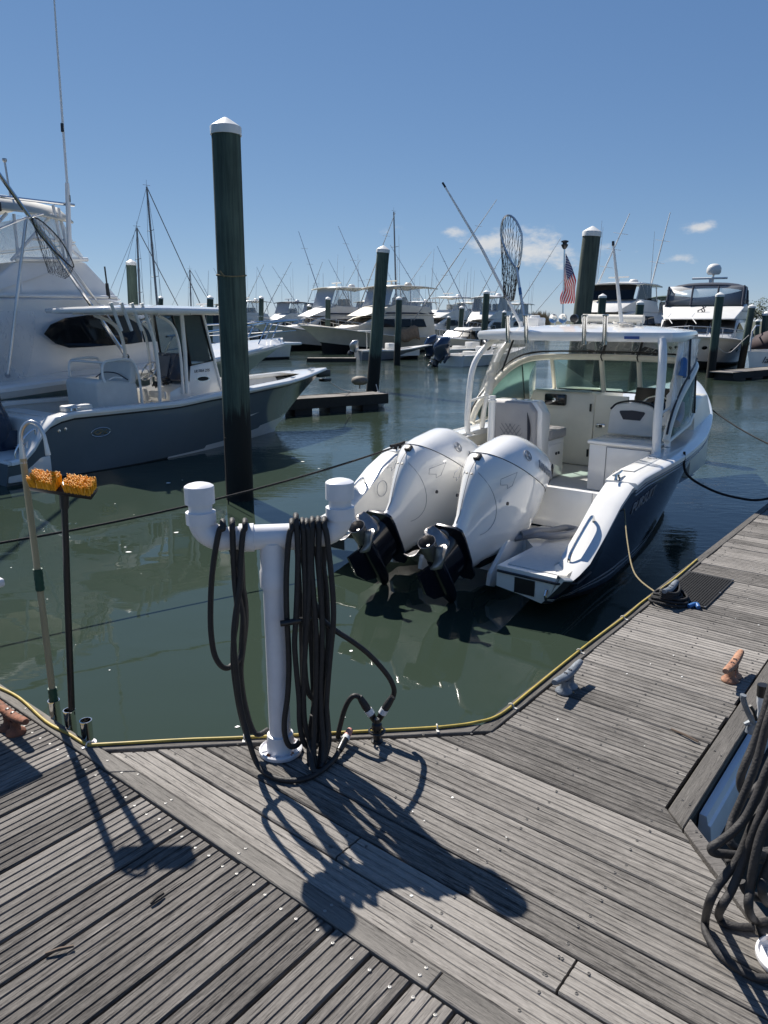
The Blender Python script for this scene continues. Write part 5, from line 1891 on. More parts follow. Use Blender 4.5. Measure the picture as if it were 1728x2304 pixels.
# two long-handled gaffs or nets carried in the rig: a landing net strapped to the outrigger
def landing_net(name, label, neck, tip, width, bag, handle_to, rim_mat, cat='net'):
    t = thing(name, label, cat)
    neck, tip, bag, handle_to = Vector(neck), Vector(tip), Vector(bag), Vector(handle_to)
    ax = tip - neck
    sidev = Vector(width)
    rim = []
    for k in range(24):
        a = 2 * math.pi * k / 24
        f = (1 - math.cos(a)) / 2
        rim.append(neck + ax * f + sidev * math.sin(a) * (.55 + .45 * min(1, f * 1.6)) * .5)
    g = MB()
    g.tube(rim, .012, 6, closed=True)
    g.build('hoop', rim_mat, t)
    g = MB()
    g.tube([neck, neck.lerp(handle_to, .5), handle_to], .016, 8)
    h = g.build('handle', 'alu', t)
    return t, rim, bag, h
def net_mesh(t, rim, bag, rings=7, matn='rope_black', r=.0026):
    g = MB()
    n = len(rim)
    c0 = sum(rim, Vector()) / n
    rows = []
    for j in range(rings + 1):
        f = j / rings
        row = []
        for k in range(n):
            p = rim[k].lerp(bag + Vector(((rim[k] - c0).x * .45, (rim[k] - c0).y * .45, (rim[k] - c0).z * .12)), f)
            sag = Vector((.02 * mnoise.noise((k * .7, j, 1)), .02 * mnoise.noise((k * .7, j, 5)), -.04 * math.sin(f * math.pi)))
            row.append(p + sag)
        rows.append(row)
    for j in range(rings):
        for k in range(n):
            a = rows[j][k]
            for q in (0, 1):
                b_ = rows[j + 1][(k + (q if j % 2 else q - 1)) % n]
                g.tube([a, b_], r, 3)
    return g.build('netting', matn, t, smooth=0, fix=False)
def rot_to_world(fr, p):
    (ox, oy, h) = fr
    c, s_ = math.cos(R(h)), math.sin(R(h))
    if fr is FS:
        p = MF @ Vector(p)
    return Vector((ox + c * p[0] - s_ * p[1], oy + s_ * p[0] + c * p[1], WATER + p[2]))
FS, FN = (-11.654 * KF, 5.343 * KF, 51), (1.114, 7.256, 52)
n1_ = rot_to_world(FS, (8.90, -2.12, 3.10))
t, rim, bag, h = landing_net('landing_net', 'dark landing net strapped along the outrigger of the white yacht', n1_, rot_to_world(FS, (8.44, -2.1, 3.72)), rot_to_world(FS, (.24, -.1, -.05)) - rot_to_world(FS, (0, 0, 0)), rot_to_world(FS, (8.64, -2.15, 2.98)), rot_to_world(FS, (9.42, -2.14, 2.36)), 'black')
net_mesh(t, rim, bag)
nk = rot_to_world(FN, (1.43, .62, 2.96))
t, rim, bag, h = landing_net('landing_net', 'landing net standing upright in a rod holder on the navy boat', nk, rot_to_world(FN, (1.40, .74, 3.52)), rot_to_world(FN, (0, .27, 0)) - rot_to_world(FN, (0, 0, 0)), rot_to_world(FN, (1.62, .80, 2.62)), rot_to_world(FN, (1.40, .455, 2.30)), 'alu')
net_mesh(t, rim, bag, 8)
g = MB()
a, b_ = nk, rot_to_world(FN, (1.40, .455, 2.30))
g.tube([a.lerp(b_, .34), a.lerp(b_, .46)], .0185, 8)
g.build('handle_grip', 'blue_rubber', h)

# the flag on the navy boat's light mast
fl = thing('flag', 'red white and blue striped flag with stars hanging from the light mast', 'flag', rot_to_world(FN, (3.2, .86, 3.24)), R(52))
def drape(u, v):
    # u along the fly (0..1), v down the hoist (0..1): hangs limp, folded towards the mast
    w = (1 - v) * (1.25 * u if u < .55 else .6875 - .35 * (u - .55))
    return Vector((.035 * math.sin(u * 8 + v * 5) * (.25 + u), -.012 - .27 * w + .035 * v * u, -.28 * v - .64 * u * (1 - .42 * v)))
for i in range(13):
    g = MB()
    cols = []
    for j in range(19):
        u = j / 18
        cols.append([drape(u, i / 13), drape(u, (i + .5) / 13), drape(u, (i + 1) / 13)])
    st = 7 if i < 7 else 0
    g.grid(cols[st:] if st else cols)
    g.build('stripe', 'red' if i % 2 == 0 else 'flag_white', fl, smooth=80, thick=.003)
g = MB()
g.grid([[drape(j / 18, k / 13) for k in range(8)] for j in range(8)])
can = g.build('canton', 'flag_blue', fl, smooth=80, thick=.003)
g = MB()
for r in range(9):
    for q in range(6 if r % 2 == 0 else 5):
        u, v = (.035 + (q + (.5 if r % 2 else 0)) * .063), (.03 + r * .059)
        e = .012
        c = drape(u, v)
        du, dv = (drape(u + .01, v) - c).normalized(), (drape(u, v + .01) - c).normalized()
        for sgn in (-1, 1):
            nn = du.cross(dv).normalized() * .004 * sgn
            g.poly([c + nn + (du * math.cos(a) + dv * math.sin(a)) * (.008 if z % 2 == 0 else .004) for z, a in enumerate(math.pi * k / 5 for k in range(10))])
g.build('stars', 'flag_white', can, smooth=0, fix=False)['kind'] = 'stuff'
# ================================================================== pilings
def piling(label, base, top, r, matn='piling_green', cap=True, ring=None):
    b_, t_ = Vector(base), Vector(top)
    t = thing('piling', label, 'piling', (b_.x, b_.y, WATER), 0)
    d = t_ - b_
    g = MB()
    n = 9
    pts = [d * (i / n) + Vector((.01 * mnoise.noise((i, b_.x, 0)), .01 * mnoise.noise((i, b_.y, 5)), 0)) for i in range(n + 1)]
    pts.insert(0, d * (-.9 / max(.1, d.z)))
    g.tube(pts, [r * 1.06] + [r * (1.05 - .06 * i / n) for i in range(n + 1)], 20)
    sh = g.build('shaft', matn, t, smooth=60)
    if cap:
        Mz = d.normalized().to_track_quat('Z', 'Y').to_matrix()
        g = MB()
        g.lathe([(r * 1.02, -.07 * r / .17), (r * 1.06, -.07 * r / .17), (r * 1.07, .012), (r * 1.05, .022 * r / .17), (r * .60, .072 * r / .17), (r * .10, .122 * r / .17), (0, .126 * r / .17)], 24, d, Mz)
        g.build('cap', 'cap_white', t, smooth=20)
    if ring:
        c = d * ((ring - WATER) / d.z)
        g = MB()
        g.tube([c + Vector((1.05 * r * math.cos(a), 1.05 * r * math.sin(a), .012 * math.sin(a * 2 + 1))) for a in (2 * math.pi * k / 28 for k in range(28))], .009, 6, closed=True)
        g.tube([c + Vector((-.05, -1.07 * r, -.02)), c + Vector((-.10, -1.1 * r, .05))], .012, 6)
        g.build('wire_ring', 'rope_tan', t)
    return t
def pxpil(label, bx, by, tx, ty, diam, Y=None, matn='piling_green', **kw):
    if Y is None:
        b_ = ground(bx, by, WATER)
    else:
        b_ = at(bx, by, Y)
        b_.z = WATER
    t_ = at(tx, ty, b_.y)
    if Y is not None:                                        # the foot is out of sight: carry the lean on down to the water
        m_ = at(bx, by, Y)
        k = (WATER - m_.z) / (t_.z - m_.z)
        b_ = m_ + (t_ - m_) * k
    return piling(label, b_, t_, diam / 2, matn, **kw)
pxpil('tall dark green piling with a white cone cap and a wire ring, between the slips', 540, 1122, 508, 290, .355, ring=at(520, 622, 9.88).z)
pxpil('thick leaning dark piling with a white cap at the end of the low dock', 838, 880, 862, 563, .42)
pxpil('thick grey green piling with white cone cap close behind the flag', 1306, 740, 1332, 524, .34, 15, 'piling_gray')
pxpil('stout dark piling with white cap behind the white yacht bow', 300, 690, 295, 592, .27, 21)
pxpil('slim dark piling standing in front of the cream yacht house', 893, 822, 898, 672, .34)
pxpil('slim green piling beside the cream yacht bow', 737, 793, 738, 672, .40)
pxpil('dark piling beside the boat with the black outboard', 1086, 806, 1095, 658, .42)
pxpil('slim green piling behind the blue outboard', 1035, 776, 1039, 692, .40, 62)
pxpil('slim dark piling in front of the white sloping foredeck', 587, 760, 588, 670, .40, 62)
pxpil('green piling standing off the motor yacht bow', 1598, 850, 1620, 664, .34)
pxpil('green piling at the motor yacht side', 1666, 832, 1692, 690, .33)
pxpil('short green piling with white cap in front of the bridge yacht', 1352, 720, 1356, 667, .30, 30)
pxpil('short piling with white cap beside the bridge yacht outrigger', 1437, 720, 1441, 682, .30, 30)
pxpil('green piling at the transom with painted name', 1722, 745, 1725, 706, .40, 40)
pxpil('thin piling with white cap beyond the motor yacht stern', 1702, 760, 1705, 722, .30, 52)
pxpil('short grey piling left of the slim green piling', 694, 740, 696, 688, .38, 66, 'piling_gray')
pxpil('short grey piling behind the small cabin boat', 1008, 745, 1010, 714, .34, 66, 'piling_gray')
pxpil('dark piling behind the dark glass cruiser', 472, 720, 473, 670, .34, 40)
pxpil('short dark piling beside the blue sail cover', 361, 700, 362, 670, .28, 44)
pxpil('short grey piling with white cap behind the hardtop rod holders', 1133, 730, 1135, 702, .34, 60)

# ================================================================== white pipe hose stand with its hoses
def hose_stand(label, loc, arm_dir, lean=(0, 0)):
    t = thing('hose_stand', label, 'hose stand', loc, arm_dir)
    if lean != (0, 0):
        t.rotation_euler = (lean[0], lean[1], arm_dir)
    g = MB()
    g.lathe([(.088, 0), (.090, .004), (.090, .016), (.084, .020), (.078, .012), (.060, .012), (.058, .040), (.054, .085), (.0475, .088)], 32)
    for k in range(6):
        a = math.pi * k / 3 + .2
        g.box(.054, .082, -.004, .004, .010, .017, M=Matrix.Rotation(a, 4, 'Z'))
    fl_ = g.build('base_flange', 'pvc', t, smooth=30)
    for k in range(4):
        a = math.pi / 2 * k + .75
        g = MB()
        c = (.071 * math.cos(a), .071 * math.sin(a), .012)
        g.lathe([(.009, 0), (.009, .004), (.0055, .005), (.0055, .010), (0, .010)], 6, c)
        g.build('bolt', 'rust_pale' if k % 2 else 'rust', fl_)
    g = MB()
    g.lathe([(.0445, .03), (.0445, .82)], 32)
    g.build('post', 'pvc', t)
    g = MB()                                                # tee
    g.lathe([(.0445, .735), (.0545, .737), (.0550, .80), (.0505, .812), (.0505, .92)], 32)
    g.lathe([(.049, -.075), (.049, .075)], 32, (0, 0, .94), Matrix.Rotation(math.pi / 2, 4, 'Y').to_3x3())
    for sd in (-1, 1):
        g.lathe([(.046, .068), (.0550, .070), (.0550, .125), (.046, .127)], 32, (0, 0, .94), Matrix.Rotation(sd * math.pi / 2, 4, 'Y').to_3x3())
    g.build('tee', 'pvc', t, smooth=40)
    for sd in (-1, 1):
        g = MB()
        pts = [(sd * .115, 0, .94), (sd * .175, 0, .94)] + [(sd * (.175 + .09 * math.sin(a)), 0, .94 + .075 * (1 - math.cos(a))) for a in (math.pi / 2 * k / 8 for k in range(1, 9))] + [(sd * .265, 0, 1.03)]
        g.tube(pts, [.0445, .0445] + [.049] * 8 + [.049], 28)
        g.lathe([(.048, 1.002), (.0565, 1.004), (.0565, 1.050), (.045, 1.052)], 28, (sd * .265, 0, 0))
        el = g.build('elbow', 'pvc', t, smooth=40)
        g = MB()
        g.lathe([(.0445, 1.04), (.0445, 1.10)], 28, (sd * .265, 0, 0))
        g.build('riser', 'pvc', el)
        g = MB()
        g.lathe([(.0445, 1.082), (.0560, 1.083), (.0560, 1.146), (.0545, 1.1495), (.045, 1.1555), (.025, 1.1615), (0, 1.163)], 28, (sd * .265, 0, 0))
        g.build('cap', 'pvc', el, smooth=22)
    return t
SB = ground(632, 1690)
hose_stand('white plastic pipe stand with two capped arms holding coiled black hoses', SB, R(8))
def hp(x, y, d=0.0):
    """traced point on the hanging hoses, d metres towards the viewer from the stand's plane"""
    Y = SB.y + .005 - d
    for _ in range(3):
        p = at(400 + x / 2.99, 1040 + y / 2.99, Y)
        Y = SB.y + .005 - d + (p.x - SB.x) * math.tan(R(8))
    return p
def gp(x, y, z=.0125):
    return ground(400 + x / 2.99, 1040 + y / 2.99, z)
HR = .0112
def hose(parent, strands, name='hose_run', m='rubber', r=HR):
    for pts in strands:
        g = MB()
        g.tube(catmull(pts, 7), r, 10)
        g.build(name, m, parent, smooth=60)
def up_and_over(front, back, xt, yt):
    """front strand, over the arm at (xt, yt), back strand"""
    over = [hp(xt, yt + 50, .064), hp(xt, yt + 18, .054), hp(xt, yt, .028), hp(xt, yt - 4, -.02), hp(xt, yt + 14, -.05)]
    return [hp(*p) for p in front[::-1]] + over + [hp(*p) for p in back]
t1 = thing('hose', 'black rubber hose hung in only three loops on the emptier arm of the stand', 'hose')
hose(t1, [
    up_and_over([(283, 450, .062), (262, 540, .062), (240, 680, .06), (226, 820, .058), (220, 1000, .056), (224, 1150, .055), (246, 1290, .05), (290, 1368, .045), (338, 1384, .03), (378, 1350, .0)], [(345, 520, -.055), (385, 700, -.05), (415, 900, -.04), (440, 1050, -.03), (436, 1240, -.03), (412, 1330, -.02), (378, 1350, .0)], 303, 400),
    up_and_over([(368, 470, .064), (374, 640, .064), (384, 820, .064), (398, 960, .07), (392, 1080, .075), (376, 1200, .075), (374, 1360, .075), (392, 1520, .08), (420, 1680, .085), (456, 1810, .10)], [(390, 560, -.055), (420, 760, -.05), (452, 920, -.045), (458, 1080, -.04), (440, 1250, -.03), (424, 1400, -.02), (440, 1560, -.02), (470, 1700, -.01), (505, 1800, .0), (545, 1832, .005), (606, 1800, -.03)], 366, 394),
    up_and_over([(438, 480, .064), (424, 640, .066), (420, 780, .07), (408, 900, .078), (386, 1040, .085), (376, 1180, .09), (386, 1340, .09), (400, 1480, .09), (420, 1640, .095), (448, 1760, .10), (482, 1890, .12)], [(430, 560, -.055), (436, 760, -.05), (440, 980, -.045), (430, 1200, -.04), (420, 1390, -.03), (432, 1560, -.02), (462, 1720, -.01), (500, 1822, .0)], 452, 396),
])
hose(t1, [[hp(456, 1810, .10), hp(482, 1890, .13), gp(520, 2000, .05), gp(566, 2072, .02), gp(640, 2118), gp(720, 2138), gp(800, 2140), gp(880, 2122), gp(960, 2080), gp(1020, 2030, .016), gp(1062, 1982, .022), gp(1090, 1932, .03)]], name='hose_tail')
g = MB()
e0, e1 = gp(1086, 1940, .03), gp(1160, 1800, .055)
dd = e1 - e0
g.tube([e0, e0 + dd * .30], [.014, .016], 12)
g.tube([e0 + dd * .30, e0 + dd * .52], [.0165, .0165], 12)
cf = g.build('hose_coupling', 'black', t1)
g = MB()
g.tube([e0 + dd * .52, e0 + dd * .66], [.0175, .0165], 12)
g.build('coupling_ring', 'tape', cf)
g = MB()
g.tube([e0 + dd * .66, e0 + dd * .86, e0 + dd * 1.0, e0 + dd * 1.03], [.014, .015, .013, .006], 12)
g.build('coupling_tip', 'skin_pink', cf)
t2 = thing('hose', 'black rubber hose hung in many long loops on the fuller arm of the stand', 'hose')
hose(t2, [
    up_and_over([(752, 480, .066), (738, 620, .07), (730, 800, .075), (732, 1000, .08), (742, 1200, .08), (748, 1380, .08), (738, 1580, .085), (718, 1730, .09), (720, 1830, .095), (748, 1905, .095), (795, 1908, .08), (832, 1866, .05)], [(800, 560, -.06), (815, 800, -.055), (830, 1100, -.05), (838, 1400, -.04), (848, 1650, -.02), (850, 1780, .0), (832, 1866, .05)], 768, 398),
    up_and_over([(802, 470, .068), (808, 640, .074), (803, 860, .08), (794, 1060, .088), (786, 1230, .09), (800, 1420, .09), (816, 1600, .09), (820, 1760, .09), (846, 1880, .085), (896, 1936, .06)], [(830, 560, -.06), (860, 800, -.055), (890, 1100, -.05), (905, 1400, -.04), (915, 1650, -.02), (912, 1850, .02), (896, 1936, .06)], 796, 362),
    up_and_over([(846, 470, .066), (852, 680, .07), (858, 900, .076), (856, 1120, .08), (852, 1300, .08), (862, 1470, .08), (884, 1562, .07), (916, 1596, .04)], [(866, 560, -.06), (880, 800, -.055), (905, 1100, -.05), (928, 1350, -.04), (938, 1520, -.01), (916, 1596, .04)], 838, 392),
    up_and_over([(880, 470, .068), (886, 700, .074), (880, 940, .082), (862, 1180, .088), (850, 1400, .09), (846, 1600, .09), (856, 1760, .09), (890, 1880, .085), (926, 1920, .06)], [(890, 560, -.06), (905, 900, -.055), (925, 1300, -.045), (940, 1650, -.02), (948, 1850, .02), (926, 1920, .06)], 868, 396),
    up_and_over([(904, 470, .068), (900, 680, .074), (914, 900, .08), (930, 1120, .085), (932, 1360, .09), (928, 1600, .095), (920, 1820, .11), (916, 1960, .13), (932, 2060, .15)], [(930, 560, -.06), (960, 900, -.05), (975, 1300, -.03), (978, 1650, .01), (966, 1900, .08), (950, 2040, .13), (932, 2060, .15)], 906, 384),
    up_and_over([(950, 470, .068), (948, 660, .074), (960, 860, .08), (972, 1060, .084), (970, 1300, .088), (962, 1500, .09), (966, 1700, .1), (980, 1900, .12), (972, 2040, .15)], [(960, 560, -.06), (1000, 860, -.05), (1010, 1200, -.03), (1000, 1600, .02), (990, 1900, .08), (972, 2040, .15)], 945, 382),
    up_and_over([(1000, 480, .068), (1018, 620, .072), (1034, 780, .076), (1046, 940, .08), (1046, 1090, .082), (1028, 1280, .084), (1012, 1460, .088), (1000, 1650, .092), (1006, 1800, .1), (998, 1930, .12), (972, 2050, .15)], [(985, 560, -.06), (980, 800, -.055), (972, 1100, -.05), (945, 1400, -.03), (920, 1600, .0), (900, 1760, .03), (884, 1900, .08), (890, 2040, .12), (905, 2075, .13)], 986, 384),
])
hose(t2, [[hp(905, 900, .02), hp(960, 1040, .03), hp(1050, 1125, .03), hp(1160, 1196, .02), hp(1270, 1278, .0), hp(1360, 1370, -.02), hp(1425, 1455, -.03), hp(1455, 1530, -.04), hp(1446, 1590, -.05)]], name='hose_tail')
hose(t2, [[hp(905, 1700, .06), hp(890, 1830, .07), gp(905, 2050, .03), gp(950, 2088, .014)], [hp(1000, 1640, .05), hp(1012, 1780, .05), hp(1018, 1880, .05), gp(990, 1990, .02), gp(960, 2060)]], name='hose_run', m='hose_worn')
g = MB()                                                    # black nozzle tucked among the loops
g.tube([hp(690, 1086, .10), hp(745, 1078, .10), hp(800, 1068, .09), hp(890, 1050, .04)], [.012, .0125, .0125, .010], 10)
tag(g.build('hose_nozzle', 'black', smooth=50), 'short black hose nozzle stuck between the hanging loops of the stand', 'nozzle')
# brass Y valve on the dock edge with the two hose ends
vb = gp(1340, 1880, .0)
yv = thing('y_valve', 'black two way hose valve screwed to the dock edge', 'valve', (vb.x, vb.y, 0))
def vp(x, y):
    p = at(400 + x / 2.99, 1040 + y / 2.99, vb.y + .02)
    return Vector((p.x - vb.x, p.y - vb.y, p.z))
g = MB()
g.lathe([(.026, 0), (.026, .008), (.016, .014), (.015, .06), (.022, .064), (.022, .085), (.014, .092), (.013, .11)], 16)
bd = g.build('valve_body', 'black', yv)
g = MB()
for a in (0, 1.2, 2.4, 3.6, 4.9):
    g.tube([(.018 * math.cos(a), .018 * math.sin(a), .05), (.034 * math.cos(a), .034 * math.sin(a), .052)], .005, 6)
g.tube([(.034 * math.cos(a), .034 * math.sin(a), .052) for a in (2 * math.pi * k / 20 for k in range(20))], .005, 6, closed=True)
g.build('valve_wheel', 'black', bd)
for q0, q1, q2, q3 in (((1330, 1745), (1300, 1695), (1262, 1640), (1222, 1578)), ((1345, 1745), (1375, 1690), (1408, 1636), (1446, 1576))):
    a, b_, c, d = (vp(*q) for q in (q0, q1, q2, q3))
    g = MB()
    g.tube([Vector((0, .0, .10)), a, b_], [.013, .013, .016], 12)
    g.build('valve_outlet', 'black', yv)
    g = MB()
    g.tube([b_, b_.lerp(c, .55)], .0185, 12)
    g.build('coupling_ring', 'tape', yv)
    g = MB()
    m = 8
    g.tube([b_.lerp(c, .55), c, c.lerp(d, .5), d], [.0165, .0175, .016, .0125], 12)
    g.build('hose_guard', 'rubber', yv)
hose(yv, [[vp(1222, 1578), vp(1185, 1572), vp(1150, 1605), vp(1120, 1670), vp(1098, 1750), vp(1080, 1830), vp(1070, 1880) + Vector((0, .06, -.06))]], name='supply_hose')

# ------------------------------------------------------------------ the second stand and its hoses beyond the finger pier
SB2 = ground(1778, 2168)
hose_stand('white plastic hose stand at the corner beyond the finger pier buried in hoses', SB2, R(62), (0, R(3)))
def zp(x, y, Y):
    return at(1428 + x / 2.75, 1500 + y / 2.75, Y)
def zg_(x, y, z=.0125):
    return ground(1428 + x / 2.75, 1500 + y / 2.75, z)
t3 = thing('hose', 'black rubber hose piled in loops at the corner beyond the finger pier', 'hose')
hose(t3, [
    [zp(905, -60, 1.95), zp(850, 110, 1.93), zp(800, 300, 1.90), zp(740, 470, 1.88), zp(690, 590, 1.86), zp(655, 690, 1.85), zp(664, 765, 1.85), zp(705, 785, 1.86), zp(770, 735, 1.88), zp(900, 600, 1.9)],
    [zp(900, 120, 1.85), zp(825, 330, 1.82), zp(770, 540, 1.80), zp(710, 710, 1.78), zp(650, 850, 1.77), zp(605, 950, 1.76), zp(585, 1030, 1.74), zp(600, 1100, 1.72), zp(680, 1140, 1.72), zp(760, 1150, 1.74), zp(900, 1130, 1.76)],
    [zp(900, 470, 1.72), zp(820, 640, 1.70), zp(760, 790, 1.69), zp(690, 930, 1.68), zp(610, 1020, 1.67), zp(530, 1082, 1.67), zp(476, 1120, 1.67), zp(490, 1150, 1.67), zp(560, 1160, 1.68), zp(700, 1168, 1.70), zp(900, 1150, 1.72)],
    [zp(900, 640, 1.66), zp(810, 850, 1.65), zp(740, 1020, 1.64), zp(690, 1160, 1.64), zp(640, 1290, 1.63), zp(590, 1400, 1.62), zp(535, 1490, 1.62), zg_(520, 1545, .03), zg_(560, 1590), zg_(640, 1610), zg_(735, 1612)],
    [zp(830, 820, 1.70), zp(740, 960, 1.68), zp(690, 1080, 1.67), zp(640, 1190, 1.66), zp(565, 1290, 1.65), zp(505, 1370, 1.64), zp(462, 1460, 1.63), zg_(438, 1560, .035), zg_(440, 1640, .018), zg_(478, 1715), zg_(530, 1778), zg_(600, 1840), zg_(690, 1900), zg_(770, 1928), zg_(900, 1930)],
    [zp(880, 850, 1.62), zp(790, 1020, 1.61), zp(745, 1190, 1.60), zp(715, 1370, 1.60), zp(705, 1490, 1.59), zg_(735, 1562, .04), zg_(790, 1580, .02), zg_(900, 1560)],
    [zp(900, 1000, 1.60), zp(850, 1180, 1.6), zp(800, 1300, 1.6), zp(790, 1400, 1.6), zg_(830, 1470, .03), zg_(920, 1490)],
    [zp(560, 1210, 1.70), zp(610, 1200, 1.70), zp(700, 1180, 1.71), zp(820, 1200, 1.71), zp(920, 1220, 1.71)],
    [zp(660, 1330, 1.70), zp(700, 1400, 1.69), zp(780, 1430, 1.69), zp(900, 1420, 1.69)],
], m='hose_worn', r=.0118)
# grey spray gun hanging with them
sg = thing('spray_gun', 'grey metal hose spray gun hanging beside the edge board', 'spray gun')
q = lambda x, y, Y=1.98: at(1560 + x / 7.9, 1480 + y / 7.9, Y)
g = MB()
g.tube(catmull([q(890, 660), q(885, 720), q(915, 830), q(965, 960), q(1030, 1090), q(1080, 1180)], 4), [.011] * 4 + [.0105] * 4 + [.010] * 13, 10, flat=.8)
g.build('handle', 'galv', sg)
g = MB()
g.tube(catmull([q(1085, 1175), q(1030, 1250), q(1000, 1330)], 4), .014, 10)
g.tube([q(1040, 1200), q(980, 1150), q(910, 1185)], [.010, .008, .006], 8)
g.build('nozzle_head', 'galv', sg)
g = MB()
g.tube([q(1010, 850, 1.99), q(1080, 960, 1.99), q(1120, 1110, 1.99)], .005, 6)
g.build('trigger', 'black', sg)
g = MB()
g.tube([q(1240, 480, 2.0), q(1225, 680, 2.0)], .016, 12)
hs_ = g.build('hose_end', 'black', sg)
g = MB()
g.tube([q(1225, 660, 2.0), q(1215, 800, 2.0), q(1195, 940, 2.0), q(1165, 1090, 2.0)], [.0145, .014, .008, .006], 12)
g.build('hose_end_clamp', 'tape', sg)

# ================================================================== boat hook and deck brush in their steel tube holders
HB = [ST(-.363, .040), ST(-.225, .040), ST(-.085, .040)]
for i, p in enumerate(HB):
    t = thing('tube_holder', ['steel tube holder on the dock edge holding the boat hook', 'steel tube holder on the dock edge holding the brush pole', 'empty steel tube holder on the dock edge'][i], 'tube holder', (p.x, p.y, 0))
    g = MB()
    g.lathe([(.0, -.20), (.024, -.20), (.0245, .055), (.0265, .058), (.0265, .064), (.0225, .064), (.022, -.1), (0, -.1)], 24)
    g.build('tube', 'steel', t, smooth=40)
    g = MB()
    g.box(-.03, .03, -.004, .004, -.17, -.02, M=Matrix.Rotation(R(-39), 4, 'Z') @ Matrix.Translation((0, -.026, 0)))
    g.build('bracket', 'steel', t, bevel=.002)
    if i == 2:
        g = MB()
        g.lathe([(.026, -.055), (.036, -.053), (.036, -.046), (.026, -.044)], 20)
        g.build('collar', 'pvc', t)
bh = thing('boat_hook', 'tan boat hook pole with curved metal hook and green grips', 'boat hook', (HB[0].x, HB[0].y, -.10))
g = MB()
g.tube([(0, 0, 0), (.002, 0, .6), (.0, 0, 1.29)], [.0150, .0145, .0140], 14)
g.build('pole', 'pole_tan', bh)
for z0, z1 in ((.14, .225), (.70, .80)):
    g = MB()
    n = 9
    g.tube([(.0005 + (.002 if z0 > .5 else 0), 0, z0 + (z1 - z0) * k / n) for k in range(n + 1)], [.018 + (.0022 if k % 2 else 0) for k in range(n + 1)], 14)
    g.build('grip', 'green_grip', bh, smooth=60)
g = MB()
hk = catmull([(0, 0, 1.27), (0, 0, 1.335), (.004, 0, 1.39), (.022, 0, 1.428), (.052, -.002, 1.444), (.082, -.004, 1.430), (.101, -.006, 1.39), (.108, -.008, 1.34), (.111, -.008, 1.305)], 5)
g.tube(hk, [.0145 - .006 * min(1, k / 8) for k in range(len(hk) - 8)] + [.0085, .009, .0095, .010, .0105, .011, .0115, .0115], 10)
g.tube([(.0, 0, 1.345), (.026, -.002, 1.36), (.024, -.004, 1.335)], .004, 6)
g.build('hook', 'alu', bh)
br = thing('deck_brush', 'orange bristled deck brush on a black pole standing head up', 'brush', (HB[1].x, HB[1].y, -.10))
br.rotation_euler = (0, R(4.2), 0)
g = MB()
g.tube([(0, 0, 0), (0, 0, .6), (.002, 0, 1.13)], [.0145, .014, .0135], 14)
g.tube([(.002, 0, 1.10), (.002, 0, 1.17)], [.018, .020], 12)
g.build('pole', 'black', br)
g = MB()
Mb = Matrix.Translation((.004, -.005, 1.185)) @ Matrix.Rotation(R(-4), 4, 'Z') @ Matrix.Rotation(R(3.5), 4, 'Y') @ Matrix.Rotation(R(24), 4, 'X')
g.box(-.130, .130, -.034, .034, -.012, .010, M=Mb)
g.build('brush_block', 'black', br, bevel=.004)
rr = random.Random(9)
for sd in (-1, 1):
    g = MB()
    for i in range(38):
        for j in range(13):
            x = sd * (.016 + .112 * (i + rr.random()) / 38)
            y = -.034 + .066 * (j + rr.random()) / 13
            lx, ly = rr.gauss(0, .003) + (sd * .006 if i > 26 else 0), rr.gauss(-.002, .003) + (-.006 if j < 2 else .003 if j > 10 else 0)
            h = rr.uniform(.040, .052)
            g.tube([Mb @ Vector((x, y, .008)), Mb @ Vector((x + lx, y + ly, .008 + h))], [.0022, .0018], 4)
    o = g.build('bristles', 'orange', br, smooth=0, fix=False)
    o['kind'] = 'stuff'

# ================================================================== cleats on the dock
def dock_cleat(label, p, d, matn, L=.29, h=.09):
    t = thing('dock_cleat', label, 'cleat', (p.x, p.y, 0), math.atan2(d.y, d.x))
    g = MB()
    g.lathe([(.040, 0), (.042, .004), (.040, .012), (.024, .022), (.019, .04), (.020, .062)], 20, (-.032, 0, 0))
    g.lathe([(.040, 0), (.042, .004), (.040, .012), (.024, .022), (.019, .04), (.020, .062)], 20, (.032, 0, 0))
    g.build('base', matn, t, smooth=50)
    g = MB()
    pts = catmull([(-L / 2, 0, h + .006), (-L * .38, 0, h + .001), (-L * .2, 0, h - .008), (0, 0, h - .012), (L * .2, 0, h - .008), (L * .38, 0, h + .001), (L / 2, 0, h + .006)], 4)
    n = len(pts)
    g.tube(pts, [.010 + .0125 * math.sin(math.pi * min(1, max(0, (k + 2) / (n + 3)))) ** .6 for k in range(n)], 14, flat=.85)
    hn = g.build('horn', matn, t, smooth=60)
    g = MB()
    for x in (-.024, .024):
        g.lathe([(.009, 0), (.009, .003), (.006, .002), (0, .001)], 10, (x, 0, h + .006))
    g.build('bolt_head', 'black', hn)
    return t
dock_cleat('grey galvanised cleat on the finger pier edge', ST(1.375, 1.73), UT, 'galv')
dock_cleat('pale rusty cleat on the finger pier beside the far edge board', ST(1.972, 2.36), UT, 'rust_pale')
dock_cleat('dark rusty cleat on the main walkway beside the tube holders', ST(-.36, -.155), VS, 'rust')
cc = ST(1.375, 3.22)
dock_cleat('grey cleat wrapped in black rope beside the door mat', cc, UT, 'galv', .24, .10)
dock_cleat('grey cleat far out on the finger pier holding the spring line', ST(1.40, 6.9), UT, 'galv')
dock_cleat('grey cleat at the outer end of the finger pier holding the bow line', ST(1.40, 8.7), UT, 'galv')
g = MB()
rr = random.Random(3)
pts = []
